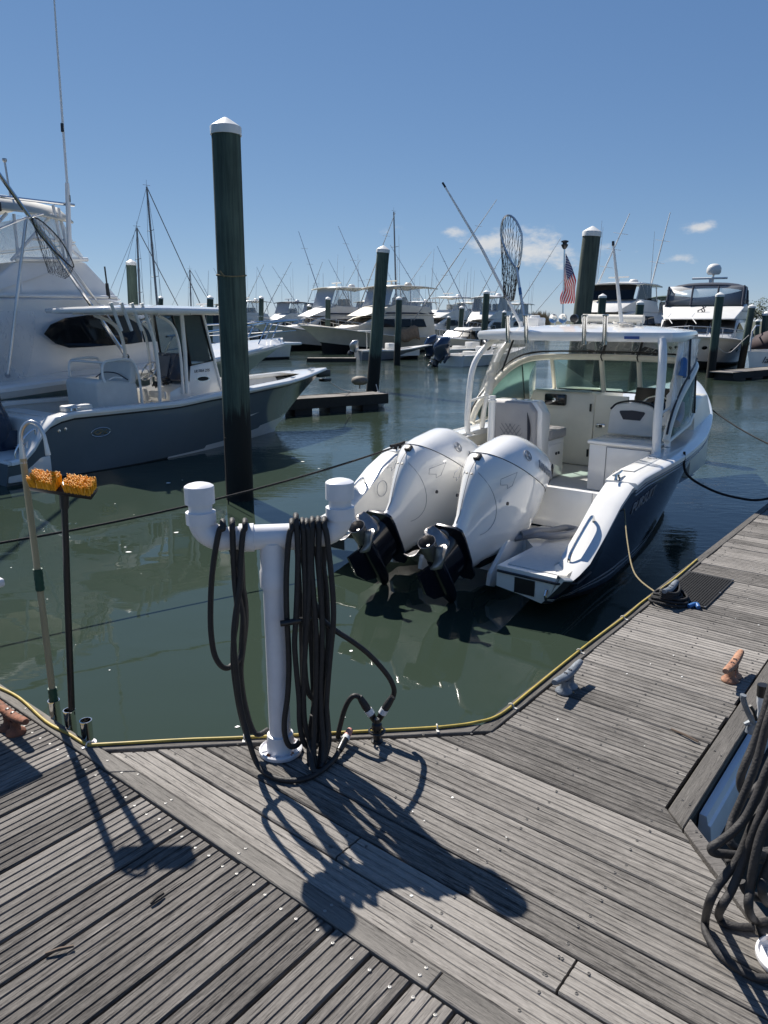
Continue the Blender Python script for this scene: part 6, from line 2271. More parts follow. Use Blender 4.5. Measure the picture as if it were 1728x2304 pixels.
for k in range(150):
    a = k * .35
    r = .088 + .03 * math.sin(k * .11) + rr.uniform(-.006, .006) - .0002 * k
    pts.append(cc + Vector((r * math.cos(a) * 1.15, r * math.sin(a), .012 + .05 * (k / 150) + .01 * math.sin(k * .7))))
g.tube(catmull(pts, 2), .0085, 7)
for k in range(4):
    z = .05 + .013 * k
    g.tube([cc + UT * (.11 * math.cos(a)) + VS * (.05 * math.sin(a)) + Vector((0, 0, z + .012 * math.cos(2 * a))) for a in (2 * math.pi * q_ / 18 for q_ in range(18))], .0085, 7, closed=True)
tag(g.build('rope_coil', 'rope_black', smooth=60), 'black mooring rope coiled around the cleat beside the door mat', 'rope')
g = MB()
g.tube(catmull([cc + VS * .13 + UT * -.03 + Vector((0, 0, .012)), cc + VS * .16 + UT * .02 + Vector((0, 0, .02)), cc + VS * .185 + UT * -.01 + Vector((0, 0, .012))], 4), .014, 8)
tag(g.build('rag', 'blue_rubber', smooth=60), 'small blue rag beside the black rope coil', 'rag')

# door mat
mt = thing('door_mat', 'black rubber scraper mat lying on the finger pier', 'mat', ST(1.44, 3.57), R(51))
g = MB()
g.box(-.33, .33, -.155, .155, .002, .010)
g.build('mat_base', 'mat_rubber', mt, bevel=.003)
g = MB()
for i in range(40):
    for j in range(17):
        x, y = -.305 + i * .0152 + (.0076 if j % 2 else 0), -.135 + j * .0165
        g.box(x - .0048, x + .0048, y - .0052, y + .0052, .009, .0155)
o = g.build('mat_studs', 'mat_rubber', mt, smooth=0, fix=False)
o['kind'] = 'stuff'
for (x, y) in ((.32, -.148), (.32, .148), (-.32, -.148), (0, -.150)):
    g = MB()
    g.lathe([(.006, .009), (.006, .013), (0, .0135)], 10, (x, y, 0))
    g.build('mat_screw', 'steel_dull', mt)

# yellow water hose clipped along the dock edge
yp = [(-2.1, -.022), (-1.3, -.018), (-.9, -.030), (-.62, -.008), (-.3, -.034), (-.12, -.022), (.01, -.016), (.06, .022), (.3, .262), (.5, .448), (.8, .742), (1.05, .988), (1.13, 1.075), (1.20, 1.17), (1.252, 1.30), (1.252, 1.6), (1.246, 2.2), (1.256, 2.8), (1.252, 3.10), (1.268, 3.6), (1.258, 4.2)]
g = MB()
g.tube(catmull([ST(s, t, .0115) for s, t in yp], 6), .0068, 8)
yh = tag(g.build('yellow_hose', 'yellow_hose', smooth=60), 'yellow water hose clipped along the edge of the dock', 'hose')
for (s, t, a) in ((.02, -.01, 0), (.49, .44, 45), (1.09, 1.03, 45), (1.252, 1.40, 90), (1.247, 2.15, 90), (1.254, 2.75, 90)):
    g = MB()
    M = Matrix.Translation(ST(s, t, 0)) @ Matrix.Rotation(R(-39 + a), 4, 'Z')
    g.tube([M @ Vector((0, .012 * math.cos(b_), .0125 + .012 * math.sin(b_))) for b_ in (math.pi * k / 8 for k in range(9))], .0032, 6)
    g.box(-.006, .006, -.032, -.011, .005, .0085, M=M)
    g.build('hose_clip', 'pvc_dirty', yh)

# ================================================================== mooring lines
def line(label, pts, r, matn, sag=0.0, name='mooring_line'):
    P_ = [Vector(p) for p in pts]
    if len(P_) == 2:
        a, b_ = P_
        P_ = [a.lerp(b_, k / 14) - Vector((0, 0, sag * 4 * (k / 14) * (1 - k / 14))) for k in range(15)]
    else:
        P_ = catmull(P_, 8)
    g = MB()
    g.tube(P_, r, 7)
    return tag(g.build(name, matn, smooth=60), label, 'rope')
sc = rot_to_world(FN, (.05, -1.24, 1.03))
line('thin tan stern line hanging from the navy boat down to the rope coil', [sc, at(1399, 1100, 6.42), at(1405, 1150, 6.25), at(1412, 1220, 5.75), at(1428, 1290, 5.2), ST(1.22, 3.42, -.03), ST(1.27, 3.30, .02), cc + Vector((-.08, .0, .03))], .006, 'rope_tan')
line('black spring line from the navy boat gunwale to the finger pier', [rot_to_world(FN, (1.42, -1.42, 1.06)), at(1545, 1066, 7.42), at(1600, 1102, 7.36), at(1660, 1120, 7.32), at(1715, 1124, 7.30), ST(1.40, 6.9, .09)], .013, 'rope_black')
line('thin black bow line from the navy boat to the pier end', [rot_to_world(FN, (5.0, -.55, 1.26)), ST(1.40, 8.7, .09)], .010, 'rope_black', .12)
pc_ = rot_to_world(FN, (.05, 1.24, 1.03))
line('long black stern line from the navy boat across the water to the walkway', [pc_, Vector((-3.35, 5.45, .02))], .011, 'rope_black', .10)
line('thin line hanging into the water beside the tall piling', [at(506, 985, 9.5), at(512, 1100, 9.5), at(515, 1148, 9.5)], .008, 'rope_black')
g = MB()
cleat(g, (.02, 1.24, 1.0), (1, 0, .05), .26, .045, .02)
o = g.build('line_wrap', 'rope_black', None)
o.location = (1.114, 7.256, WATER)
o.rotation_euler = (0, 0, R(52))
tag(o, 'black rope turns wrapped on the port stern cleat of the navy boat', 'rope')

# table on the walkway, out of the frame on the left, whose top throws the square shade
ft_ = thing('cleaning_table', 'white topped cleaning table standing on the main walkway', 'table', ST(-.96, -.42), R(-39))
g = MB()
g.box(-.48, .48, -.36, .37, .615, .655)
g.build('table_top', 'pvc', ft_, bevel=.012, segs=3)
for x in (-.40, -.02):
    for y in (-.30, .30):
        g = MB()
        g.box(x - .03, x + .03, y - .03, y + .03, 0, .615)
        g.build('leg', 'board_left', ft_, bevel=.004)
# flecks of foam drifting on the water
g = MB()
rr = random.Random(21)
for i in range(30):
    cx_, cy_ = rr.choice([(250, 1205, ), (120, 1195), (340, 1110), (760, 1560), (180, 1500), (790, 1420), (300, 1240), (640, 1000), (60, 1290)])
    p = ground(cx_ + rr.gauss(0, 90), cy_ + rr.gauss(0, 45), WATER + .004)
    if (p - A0).dot(UT) < .15 and (p - A0).dot(VS) < .2:
        continue
    r = rr.choice([.004, .005, .006, .008, .012, .02]) * (p.y / 5)
    n = 7
    g.poly([p + Vector((r * rr.uniform(.6, 1.3) * math.cos(2 * math.pi * k / n), r * rr.uniform(.5, .9) * math.sin(2 * math.pi * k / n), 0)) for k in range(n)])
o = g.build('foam_flecks', 'foam', smooth=0, fix=False)
tag(o, 'small white flecks of foam drifting on the basin water', 'foam', kind='stuff')
# ================================================================== boats across the fairway
def from_bow(px, py, L, heading):
    b_ = ground(px, py, WATER)
    return b_.x - L * math.cos(R(heading)), b_.y - L * math.sin(R(heading))
def from_mid(px, Y, L, heading):
    b_ = at(px, 740, Y)
    return b_.x - L / 2 * math.cos(R(heading)), b_.y - L / 2 * math.sin(R(heading))

def outrigger_pair(t, x, y, z, length, lean, back, m='far_metal', r=.05):
    for sd in (-1, 1):
        g = MB()
        d = Vector((-back, sd * lean, 1)).normalized() * length
        b_ = Vector((x, sd * y, z))
        g.tube([b_, b_ + d * .5, b_ + d], [r, r * .8, r * .45], 5)
        o = g.build('outrigger', m, t, smooth=60)
        g = MB()
        for f in (.4, .62, .8):
            c = b_ + d * f
            g.tube([c + Vector((-.35, 0, 0)), c + Vector((.35, 0, .0))], .012, 4)
        g.build('spreader', m, o, smooth=0)

def conv(name, label, ox, oy, heading, L=13.0, beam=4.4, hull='gelcoat_far', house='gelcoat_far', fly=True, canopy='cream', curtains=True, rig=True, windows=3, zb=1.75, zs_=1.0, band=None, bowrail=True,
         antennas=3, radar=True, group=None, cz=4.75, hz=2.55, bridge_glass=False, dome=True):
    t = thing(name, label, 'boat', (ox, oy, WATER), R(heading), group)
    k = L / 13.0
    sh = lin([(0, zs_), (L * .45, zs_ + .15), (L, zb)])
    H = Hull(0, L, beam, sh, rake=1.7 * k, cr=.83, u0=.38, p=2.2, chine=lambda u: .02 + .7 * u ** 3, keel=-.6, pc=1.7)
    H.mesh([0, .05, .12, .35, .6, .8, .9, 1.0], [0, 0, 0, 0, 0, 0, 1], [i / 18 for i in range(19)], bottom=1).build('hull', [hull, 'antifoul'], t, smooth=40)
    g = MB()
    H.cap(g, 0, 1, .2, .05, 20, lip=.04)
    g.build('rub_rail', house, t, smooth=40)
    g = MB()
    g.grid([[(x, f * max(.01, H.hb(x) - .05), sh(x) + .03 + .14 * (1 - f * f) * (x / L)) for f in (-1, -.5, 0, .5, 1)] for x in [L * q for q in (.28, .45, .6, .72, .82, .9, .96, .995)]])
    g.build('deck', house, t, smooth=50)
    hw = lambda x, z: (beam / 2 - .38) - max(0, z - 1.2) * .12 - max(0, x - .55 * L) * .34
    prof = [(.24 * L, sh(.24 * L)), (.25 * L, hz), (.55 * L, hz), (.60 * L, hz - .12), (.70 * L, hz - .72), (.78 * L, sh(.78 * L) + .12), (.78 * L, sh(.78 * L) - .1), (.24 * L, sh(.24 * L) - .1)]
    g = MB()
    g.loft([[Vector((x, -hw(x, z), z)) for x, z in prof], [Vector((x, hw(x, z), z)) for x, z in prof]])
    h = g.build('deckhouse', house, t, bevel=.05)
    if windows:
        for sd in (-1, 1):
            a, b_ = .30 * L, .62 * L
            w = (b_ - a) / windows
            for i in range(windows):
                x0, x1 = a + i * w + .08, a + (i + 1) * w - .06
                sl = .35 if i == windows - 1 else .05
                g = MB()
                q = [(x0, hz - .85), (x1 + sl * .6, hz - .85), (x1 - sl * .5, hz - .24), (x0 + (.25 if i == 0 else 0), hz - .24)]
                g.poly([Vector((x, sd * (hw(x, z) + .012), z)) for x, z in q])
                g.build('side_window', 'dark_glass', h, smooth=0, thick=.03)
        for i in range(3):
            y0 = -1.15 + i * .80
            g = MB()
            pa, pb = Vector((.612 * L, 0, hz - .20)), Vector((.692 * L, 0, hz - .66))
            off = Vector((.03, 0, .03))
            g.poly([pb + off + Vector((0, y0, 0)), pb + off + Vector((0, y0 + .70, 0)), pa + off + Vector((0, y0 + .70, 0)), pa + off + Vector((0, y0, 0))])
            g.build('windshield_pane', 'dark_glass', h, smooth=0, thick=.03)
    if fly:
        bw = lambda x, z: (beam / 2 - .55) - max(0, z - hz) * .15 - max(0, x - .5 * L) * .30
        pf = [(.22 * L, hz + .004), (.25 * L, hz + .10), (.27 * L, hz + .72), (.50 * L, hz + .85), (.56 * L, hz + .55), (.66 * L, hz + .004)]
        g = MB()
        g.loft([[Vector((x, -bw(x, z), z)) for x, z in pf], [Vector((x, bw(x, z), z)) for x, z in pf]])
        f = g.build('flybridge', house, t, bevel=.07)
        if band:
            for sd in (-1, 1):
                g = MB()
                g.poly([Vector((x, sd * (bw(x, z) + .015), z)) for x, z in ((.24 * L, hz + .14), (.56 * L, hz + .14), (.55 * L, hz + .26), (.25 * L, hz + .26))])
                g.build('bridge_stripe', band, f, smooth=0, thick=.02)
        g = MB()
        for y in (-.7, .1):
            g.box(.36 * L, .36 * L + .5, y, y + .55, hz + .8, hz + 1.45)
        g.build('bridge_chair', 'upholstery_white', f, bevel=.1)
        for sd in (-1, 1):
            for (xa, xb) in ((.26, .28), (.40, .40), (.40, .47), (.53, .48)):
                g = MB()
                g.tube([(xa * L, sd * (beam / 2 - .72), hz + .7), (xb * L, sd * (beam / 2 - .78), cz)], .035, 6)
                g.build('canopy_pipe', 'far_metal', t, smooth=60)
        g = MB()
        rw = []
        for i in range(7):
            q = i / 6 * 2 - 1
            rw.append([(x * L, q * (beam / 2 - .62), z - .12 * q * q) for x, z in ((.22, cz - .05), (.30, cz + .06), (.45, cz + .07), (.53, cz - .02))])
        g.grid(rw)
        g.build('canopy', canopy, t, smooth=60, thick=.08)
        if curtains or bridge_glass:
            gm = 'dark_glass' if bridge_glass else 'clear_far'
            for sd in (-1, 1):
                g = MB()
                g.poly([(.34 * L, sd * (beam / 2 - .70), hz + .78), (.52 * L, sd * (beam / 2 - .72), hz + .82), (.49 * L, sd * (beam / 2 - .76), cz - .12), (.34 * L, sd * (beam / 2 - .76), cz - .12)])
                g.build('bridge_curtain', gm, t, smooth=0, thick=.02)
            g = MB()
            g.poly([(.535 * L, -(beam / 2 - .9), hz + .80), (.535 * L, beam / 2 - .9, hz + .80), (.50 * L, beam / 2 - .9, cz - .10), (.50 * L, -(beam / 2 - .9), cz - .10)])
            g.build('bridge_front_curtain', gm, t, smooth=0, thick=.02)
        top = cz
    else:
        top = hz
    if radar:
        g = MB()
        g.lathe([(.10, 0), (.30, .04), (.30, .16), (.2, .26), (0, .28)], 14, (.34 * L, .4, top + .05))
        g.tube([(.42 * L, -.9, top + .42), (.42 * L, .5, top + .42)], .05, 6)
        g.tube([(.42 * L, -.2, top), (.42 * L, -.2, top + .42)], .07, 6)
        g.build('radar', house, t, smooth=50)
    rr = random.Random(int(ox * 7 + oy))
    for i in range(antennas):
        g = MB()
        x, y = rr.uniform(.26, .5) * L, rr.choice([-1, 1]) * (beam / 2 - .75)
        hgt = rr.uniform(2.2, 4.6)
        ln = rr.uniform(-.05, .12)
        g.tube([(x, y, top - .3), (x - ln * hgt, y, top + hgt)], [.022, .010], 5)
        g.build('antenna', 'far_metal', t, smooth=60)
    if rig:
        outrigger_pair(t, .40 * L, beam / 2 - .3, hz - .3, rr.uniform(8.5, 11.0), rr.uniform(.6, .95), rr.uniform(-.1, .3))
    if bowrail:
        g = MB()
        pts = []
        for sd in (1, -1):
            p = [(x * L, sd * max(.1, H.hb(x * L) - .15), sh(x * L) + .62) for x in (.62, .72, .82, .90, .97)]
            pts.append(p)
            for x, y, z in p:
                g.tube([(x, y, z - .6), (x, y, z)], .018, 5)
        g.tube(pts[0] + [(1.02 * L, 0, sh(L) + .66)] + pts[1][::-1], .022, 6)
        g.build('bow_rail', 'far_metal', t, smooth=60)
    return t, H, h

# cream convertible with the brown tarpaulin
ox, oy = from_bow(672, 797, 15.5, 219)
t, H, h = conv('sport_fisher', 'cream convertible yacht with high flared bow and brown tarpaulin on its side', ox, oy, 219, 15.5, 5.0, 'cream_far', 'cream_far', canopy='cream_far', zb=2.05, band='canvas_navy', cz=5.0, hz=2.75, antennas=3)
g = MB()
g.grid([[(5.9 + .4 * i, 2.36 + .25 * j / 3, 1.9 - .33 * j + .16 * math.sin(i * 1.3)) for j in range(4)] for i in range(6)])
g.build('tarpaulin', 'canvas_brown', t, smooth=70, thick=.02)
# white yacht with a long sloping foredeck
ox, oy = from_bow(565, 790, 14.5, 216)
conv('sport_fisher', 'white convertible yacht with broad sloping foredeck behind the tall piling', ox, oy, 216, 14.5, 4.7, 'hull_white', 'gelcoat_far', canopy='cream', zb=2.2, cz=5.1, hz=2.75, band='canvas_navy', antennas=2)
# low dark-glass cruiser seen over the grey boat's top
ox, oy = from_mid(430, 46, 12, 222)
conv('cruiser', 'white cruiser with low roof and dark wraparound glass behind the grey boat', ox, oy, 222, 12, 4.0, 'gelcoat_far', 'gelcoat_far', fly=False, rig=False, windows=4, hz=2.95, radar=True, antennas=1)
# dark canopied cruiser beside the cream bow
ox, oy = from_mid(748, 82, 12, 222)
conv('cruiser', 'dark blue canopied cruiser tucked behind the cream yacht bow', ox, oy, 222, 12, 4.2, 'hull_dark', 'hull_dark', fly=True, rig=False, windows=3, canopy='canvas_navy', cz=3.6, hz=2.2, curtains=False, antennas=2)
# yachts behind the middle pilings
ox, oy = from_mid(1000, 84, 13, 228)
conv('sport_fisher', 'white flybridge yacht with hard top and padded bridge seats behind the slim piling', ox, oy, 228, 13.5, 4.8, 'gelcoat_far', 'gelcoat_far', canopy='gelcoat_far', cz=4.9, hz=2.7, curtains=False, antennas=3)
ox, oy = from_mid(1092, 72, 11, 236)
conv('sport_fisher', 'white yacht with clear enclosed bridge near the boat with the black outboard', ox, oy, 236, 11, 4.2, 'gelcoat_far', 'gelcoat_far', canopy='gelcoat_far', cz=4.6, hz=2.5, antennas=2)
ox, oy = from_mid(1052, 56, 7, 225)
conv('cabin_boat', 'small white cabin boat with three side windows behind the outboards', ox, oy, 225, 7, 2.6, 'gelcoat_far', 'gelcoat_far', fly=False, rig=False, windows=3, hz=1.9, zb=1.2, zs_=.8, radar=False, antennas=1)
for px, Y, cv, lab in ((545, 96, 'cream', 'distant white fishing yacht just past the tall ringed piling'), (640, 102, 'canvas_navy', 'distant white fishing yacht with navy canopy behind the sloping foredeck'),
                       (820, 98, 'cream', 'distant white fishing yacht mostly hidden by the thick leaning piling'), (930, 100, 'gelcoat_far', 'distant white fishing yacht past the cream yacht stern'),
                       (1045, 104, 'cream', 'distant white fishing yacht beyond the small cabin boat'), (700, 108, 'canvas_blue', 'distant white fishing yacht with blue canopy above the cream bow'),
                       (500, 112, 'cream', 'distant white fishing yacht beyond the dark glass cruiser'), (1150, 110, 'gelcoat_far', 'distant white fishing yacht in front of the tall reeds')):
    ox, oy = from_mid(px, Y, 13, 228)
    conv('sport_fisher', lab, ox, oy, 228, 13, 4.4, canopy=cv, group='far row of fishing yachts', cz=4.8, antennas=4, bowrail=False)
# yacht with the enclosed pilothouse behind the flag
ox, oy = from_mid(1375, 50, 14, 231)
t, H, h = conv('sport_fisher', 'white yacht with dark glazed pilothouse and tall silver outriggers', ox, oy, 231, 14, 4.8, 'gelcoat_far', 'gelcoat_far', canopy='gelcoat_far', bridge_glass=True, cz=4.75, hz=2.9, rig=False, antennas=3)
for sd, a, b_ in ((1, (1290 + 55, 640), (1417, 480)), (-1, (1450, 700), (1508, 478))):
    p0, p1 = at(*a, 52), at(*b_, 52)
    M = t.matrix_basis.inverted()
    g = MB()
    g.tube([M @ p0, M @ p0.lerp(p1, .5), M @ p1], [.06, .05, .03], 6)
    o = g.build('outrigger', 'cap_white', t, smooth=60)
    g = MB()
    for f in (.25, .5, .72):
        c = M @ p0.lerp(p1, f)
        g.tube([c + Vector((0, -.5, .1)), c + Vector((0, .5, -.1))], .014, 4)
    g.build('spreader', 'far_metal', o, smooth=0)
# motor yacht on the right
HM = 243
ox, oy = from_bow(1548, 834, 12.0, HM)
my = thing('motor_yacht', 'tall white motor yacht with navy bridge canopy and dark raked windshield', 'boat', (ox, oy, WATER), R(HM))
sh = lin([(0, 1.3), (6, 1.55), (13, 2.05)])
HY = Hull(0, 13, 4.7, sh, rake=1.2, cr=.80, u0=.50, p=2.5, chine=lambda u: .05 + .45 * u ** 3, keel=-.6, pc=1.9)
HY.mesh([0, .05, .12, .35, .6, .8, .92, 1.0], [0, 0, 1, 1, 1, 1, 2], [i / 22 for i in range(23)], bottom=2).build('hull', ['gelcoat_far', 'hull_white', 'antifoul'], my, smooth=40)
g = MB()
HY.cap(g, 0, 1, .2, .05, 24, lip=.05)
g.build('rub_rail', 'gelcoat_far', my, smooth=40)
g = MB()
g.grid([[(x, f * max(.01, HY.hb(x) - .05), sh(x) + .03 + .15 * (1 - f * f)) for f in (-1, -.5, 0, .5, 1)] for x in (.5, 3, 6, 8, 9.5, 11, 12, 12.6, 12.95)])
g.build('deck', 'gelcoat_far', my, smooth=50)
hwy = lambda x, z: 2.08 - max(0, z - 1.6) * .10 - max(0, x - 7.5) * .16
prof = [(.6, 1.4), (.6, 3.05), (8.0, 3.05), (8.3, 2.95), (9.9, 2.15), (10.2, 1.75)]
g = MB()
g.loft([[Vector((x, -hwy(x, z), z)) for x, z in prof], [Vector((x, hwy(x, z), z)) for x, z in prof]])
hy = g.build('deckhouse', 'gelcoat_far', my, bevel=.06)
for i in range(3):                                          # raked dark windshield in three panes
    y0 = -1.72 + i * 1.15
    g = MB()
    g.poly([(9.86, y0 + .03, 2.24), (9.86, y0 + 1.11, 2.24), (8.42, y0 + 1.11, 2.98), (8.42, y0 + .03, 2.98)])
    w = g.build('windshield_pane', 'dark_glass', hy, smooth=0, thick=.03)
    g = MB()
    g.tube([(9.9, y0 + .55, 2.24), (9.35, y0 + .25, 2.56), (9.0, y0 + .35, 2.75)], .022, 5)
    g.build('wiper', 'cap_white', w)
for sd in (-1, 1):
    for (x0, x1) in ((5.2, 8.2), (2.0, 4.9)):
        g = MB()
        q = [(x0, 2.25), (x1 + .9 if x1 > 8 else x1, 2.25), (x1, 2.85), (x0, 2.85)]
        g.poly([Vector((x, sd * (hwy(x, z) + .012), z)) for x, z in q])
        g.build('side_window', 'dark_glass', hy, smooth=0, thick=.03)
bwy = lambda x, z: 2.16 - max(0, z - 3.0) * .10 - max(0, x - 6.5) * .20
pf = [(.6, 3.056), (.6, 3.75), (6.2, 4.05), (6.7, 3.98), (8.9, 3.16), (9.0, 3.056)]
g = MB()
g.loft([[Vector((x, -bwy(x, z), z)) for x, z in pf], [Vector((x, bwy(x, z), z)) for x, z in pf]])
fy = g.build('flybridge', 'gelcoat_far', my, bevel=.10, segs=3)
for sd in (-1, 1):
    g = MB()
    g.tube([Vector((x, sd * (bwy(x, z) + .012), z)) for x, z in ((.7, 3.55), (5, 3.62), (7.6, 3.58))], .018, 5)
    g.build('bridge_line', 'letter_dark', fy)
g = MB()                                                    # dark leaping-horse style emblem: a few strokes
Me = axes(Vector((7.85, .05, 3.60)) + Vector((.05, 0, .06)), (0, 1, 0), (-.36, 0, .93))
for st_ in (((-.22, -.05), (-.05, .05), (.05, .16), (.16, .22)), ((-.05, .05), (.02, -.10), (-.06, -.24)), ((.05, .12), (.12, -.05), (.05, -.22)), ((-.18, -.04), (-.2, -.16)), ((.05, .18), (-.02, .24))):
    g.tube([Me @ Vector((x, y, 0)) for x, y in st_], .03, 5)
g.build('emblem', 'letter_dark', fy)
g = MB()                                                    # venturi screen
g.grid([[(6.9, y, 3.92) for y in (-1.9, -1, 0, 1, 1.9)], [(6.35, y * .95, 4.35) for y in (-1.9, -1, 0, 1, 1.9)]])
g.build('venturi_screen', 'green_glass', my, smooth=40, thick=.02)
g = MB()
rw = []
for i in range(9):
    q = i / 8 * 2 - 1
    rw.append([(x, q * 1.9, z - .22 * q ** 4 - .10 * q * q) for x, z in ((2.6, 5.32), (3.2, 5.48), (4.6, 5.55), (5.8, 5.46), (6.25, 5.30))])
g.grid(rw)
g.build('canopy', 'canvas_navy', my, smooth=70, thick=.05)
for sd in (-1, 1):
    g = MB()
    for pts in (((6.9, 1.85, 3.95), (6.3, 1.86, 4.6), (6.15, 1.84, 5.15)), ((4.8, 1.95, 4.0), (4.8, 1.9, 5.2)), ((2.7, 2.0, 3.9), (2.6, 1.9, 5.1)), ((6.9, 1.85, 4.28), (4.8, 1.95, 4.38), (2.7, 2.0, 4.35))):
        g.tube([Vector((x, sd * y, z)) for x, y, z in pts], .045, 6)
    g.build('canopy_frame', 'canvas_navy', my)
    g = MB()
    g.grid([[(6.85, sd * 1.86, 3.98), (4.8, sd * 1.95, 4.02), (2.7, sd * 1.98, 3.92)], [(6.2, sd * 1.86, 5.12), (4.8, sd * 1.9, 5.25), (2.65, sd * 1.88, 5.1)]])
    g.build('bridge_curtain', 'clear_far', my, smooth=30, thick=.01)
g = MB()
g.grid([[(6.88, y, 4.0) for y in (-1.8, 0, 1.8)], [(6.25, y, 5.25) for y in (-1.8, 0, 1.8)]])
g.build('bridge_front_curtain', 'clear_far', my, smooth=30, thick=.01)
for y in (-1.82, -.62, .62, 1.82):
    g = MB()
    g.tube([(6.92, y, 3.98), (6.28, y, 5.25)], .05, 6)
    g.build('curtain_binding', 'canvas_navy', my)
g = MB()
g.tube([(3.6, 0, 5.5), (3.6, 0, 5.85)], .09, 8)
g.tube([(3.6, -.95, 5.92), (3.6, .85, 5.92)], .07, 8)
g.tube([(3.3, .1, 5.5), (3.25, .1, 6.2)], .05, 8)
g.lathe([(.0, 6.18), (.30, 6.2), (.38, 6.35), (.38, 6.62), (.30, 6.82), (.14, 6.93), (0, 6.95)], 18, (3.25, .1, 0))
g.build('radar_dome', 'gelcoat_far', my, smooth=50)
for sd in (-1, 1):
    for x in ((12.0, 11.4, 9.3, 8.3, 7.3) if sd > 0 else (11.8, 11.1)):
        u = x / 13
        p, nx = HY.pt(u, .40, sd), HY.pt(u + .01, .40, sd)
        tx = (nx - p).normalized()
        tz = (HY.pt(u, .3, sd) - HY.pt(u, .5, sd)).normalized()
        nn = tx.cross(tz).normalized() * (-sd)
        if nn.y * sd < 0:
            nn = -nn
        g = MB()
        big = .17 if x > 11 else .12
        g.loft([[p + nn * e + tx * big * 1.25 * math.cos(a) + tz * big * .8 * math.sin(a) for a in (2 * math.pi * q_ / 18 for q_ in range(18))] for e in (-.03, .02)])
        g.build('porthole', 'dark_glass', my, smooth=30)
    g = MB()
    p = [(x, sd * max(.1, HY.hb(x) - .15), sh(x) + .62) for x in (7.0, 8.4, 9.8, 11.0, 12.0, 12.7)]
    for x, y, z in p:
        g.tube([(x, y, z - .6), (x, y, z)], .02, 5)
    g.tube(p + [(13.1, 0, sh(13) + .64)], .024, 6)
    g.build('bow_rail', 'far_metal', my, smooth=60)
g = MB()
q0 = Vector((12.6, .9, 1.9))
g.tube(catmull([q0, q0 + Vector((.05, .4, -.55)), q0 + Vector((-.3, .8, -.75)), q0 + Vector((-1.0, 1.2, -.2)), q0 + Vector((-1.4, 1.5, .25))], 5), .014, 6)
g.build('anchor_line', 'rope_white', my)
for o in [q for q in bpy.data.objects if q.type == 'MESH' and (q.parent == my or (q.parent and q.parent.parent == my))]:
    o.data.transform(Matrix.Diagonal((1, 1.04, .80, 1)))
# green-canopied boat glimpsed beside the motor yacht
ox, oy = from_mid(1490, 52, 10, 231)
conv('cruiser', 'white cruiser with dark green canopy half hidden by the motor yacht', ox, oy, 231, 10, 3.6, 'gelcoat_far', 'gelcoat_far', canopy='canvas_green', cz=3.95, hz=2.2, rig=False, antennas=0, radar=False, bowrail=False, windows=2)
# stern of the boat with the painted name at the right edge
ox, oy = at(1718, 760, 34).x, 34
nbt = thing('cruiser', 'white cruiser stern with flowing dark lettering and dark maroon canopy', 'boat', (ox + 1.0, oy, WATER), R(58))
HN = Hull(0, 8, 3.0, lin([(0, 1.0), (8, 1.5)]), rake=1.0)
HN.mesh([0, .1, .5, .85, 1.0], [0, 0, 0, 1], [i / 12 for i in range(13)], bottom=1).build('hull', ['gelcoat_far', 'antifoul'], nbt, smooth=40)
g = MB()
g.grid([[(x, f * 1.4, 1.05 + z * (1 - .5 * abs(f))) for f in (-1, -.5, 0, .5, 1)] for x, z in ((.1, .1), (.5, .95), (1.6, 1.25), (3.2, 1.3), (4.5, .6))])
g.build('canopy', mat('canvas_maroon', (.035, .018, .022), .8, var=.3), nbt, smooth=70, thick=.03)
g = MB()
g.tube([(.05, -1.4, 1.0), (.2, -1.42, 1.9), (1.2, -1.4, 2.15), (3.0, -1.4, 2.15)], .035, 6)
g.tube([(.05, 1.4, 1.0), (.2, 1.42, 1.9), (1.2, 1.4, 2.15), (3.0, 1.4, 2.15)], .035, 6)
g.build('stern_rail', 'far_metal', nbt)
text('transom_name', 'lam', .42, axes((-.03, .55, .62), (0, -1, 0), (0, 0, 1)), 'letter_dark', nbt, .01, shear=.35)

# ------------------------------------------------------------------ open boats with outboards
def open_boat(label, ox, oy, heading, L, beam, hull, extra=None, name='skiff'):
    t = thing(name, label, 'boat', (ox, oy, WATER), R(heading))
    sh = lin([(0, .55), (L * .5, .58), (L, .85)])
    H = Hull(0, L, beam, sh, rake=.9, cr=.84, u0=.4, keel=-.3)
    H.mesh([0, .1, .4, .8, .92, 1.0], [1, 0, 0, 0, 2], [i / 16 for i in range(17)], bottom=2).build('hull', [hull, 'gelcoat_far', 'antifoul'], t, smooth=40)
    g = MB()
    H.cap(g, 0, 1, .22, .04, 18, lip=.03)
    g.build('gunwale', 'gelcoat_far', t, smooth=40)
    g = MB()
    g.grid([[(x, y * max(.02, H.hb(x) - .2), z) for y, z in ((-1, sh(x)), (-1, .22), (1, .22), (1, sh(x)))] for x in (.1, L * .3, L * .6, L * .8)])
    g.grid([[(x, f * max(.01, H.hb(x) - .05), sh(x) + .03) for f in (-1, 0, 1)] for x in (L * .72, L * .85, L * .94, L * .99)])
    g.build('cockpit_liner', 'gelcoat_far', t, smooth=30)
    g = MB()
    g.box(L * .38, L * .48, -.4, .4, .2, 1.0)
    c = g.build('console', 'gelcoat_far', t, bevel=.04)
    g = MB()
    g.box(L * .22, L * .30, -.45, .45, .2, .75)
    g.build('seat', 'upholstery_white', t, bevel=.04)
    return t, H
def small_outboard(label, ox, oy, heading, T, sc, matn, tilt=8, low='motor_black'):
    m = thing('outboard_motor', label, 'outboard motor', (ox, oy, WATER), R(heading))
    outboard(m, T, R(tilt), 0, sc * .86, matn, low, None, prop=True, band=False)
b_ = ground(806, 809, WATER)
t, H = open_boat('small grey skiff with a little white top lying behind the leaning piling', b_.x, b_.y, 18, 5.0, 1.9, 'cover_gray')
g = MB()
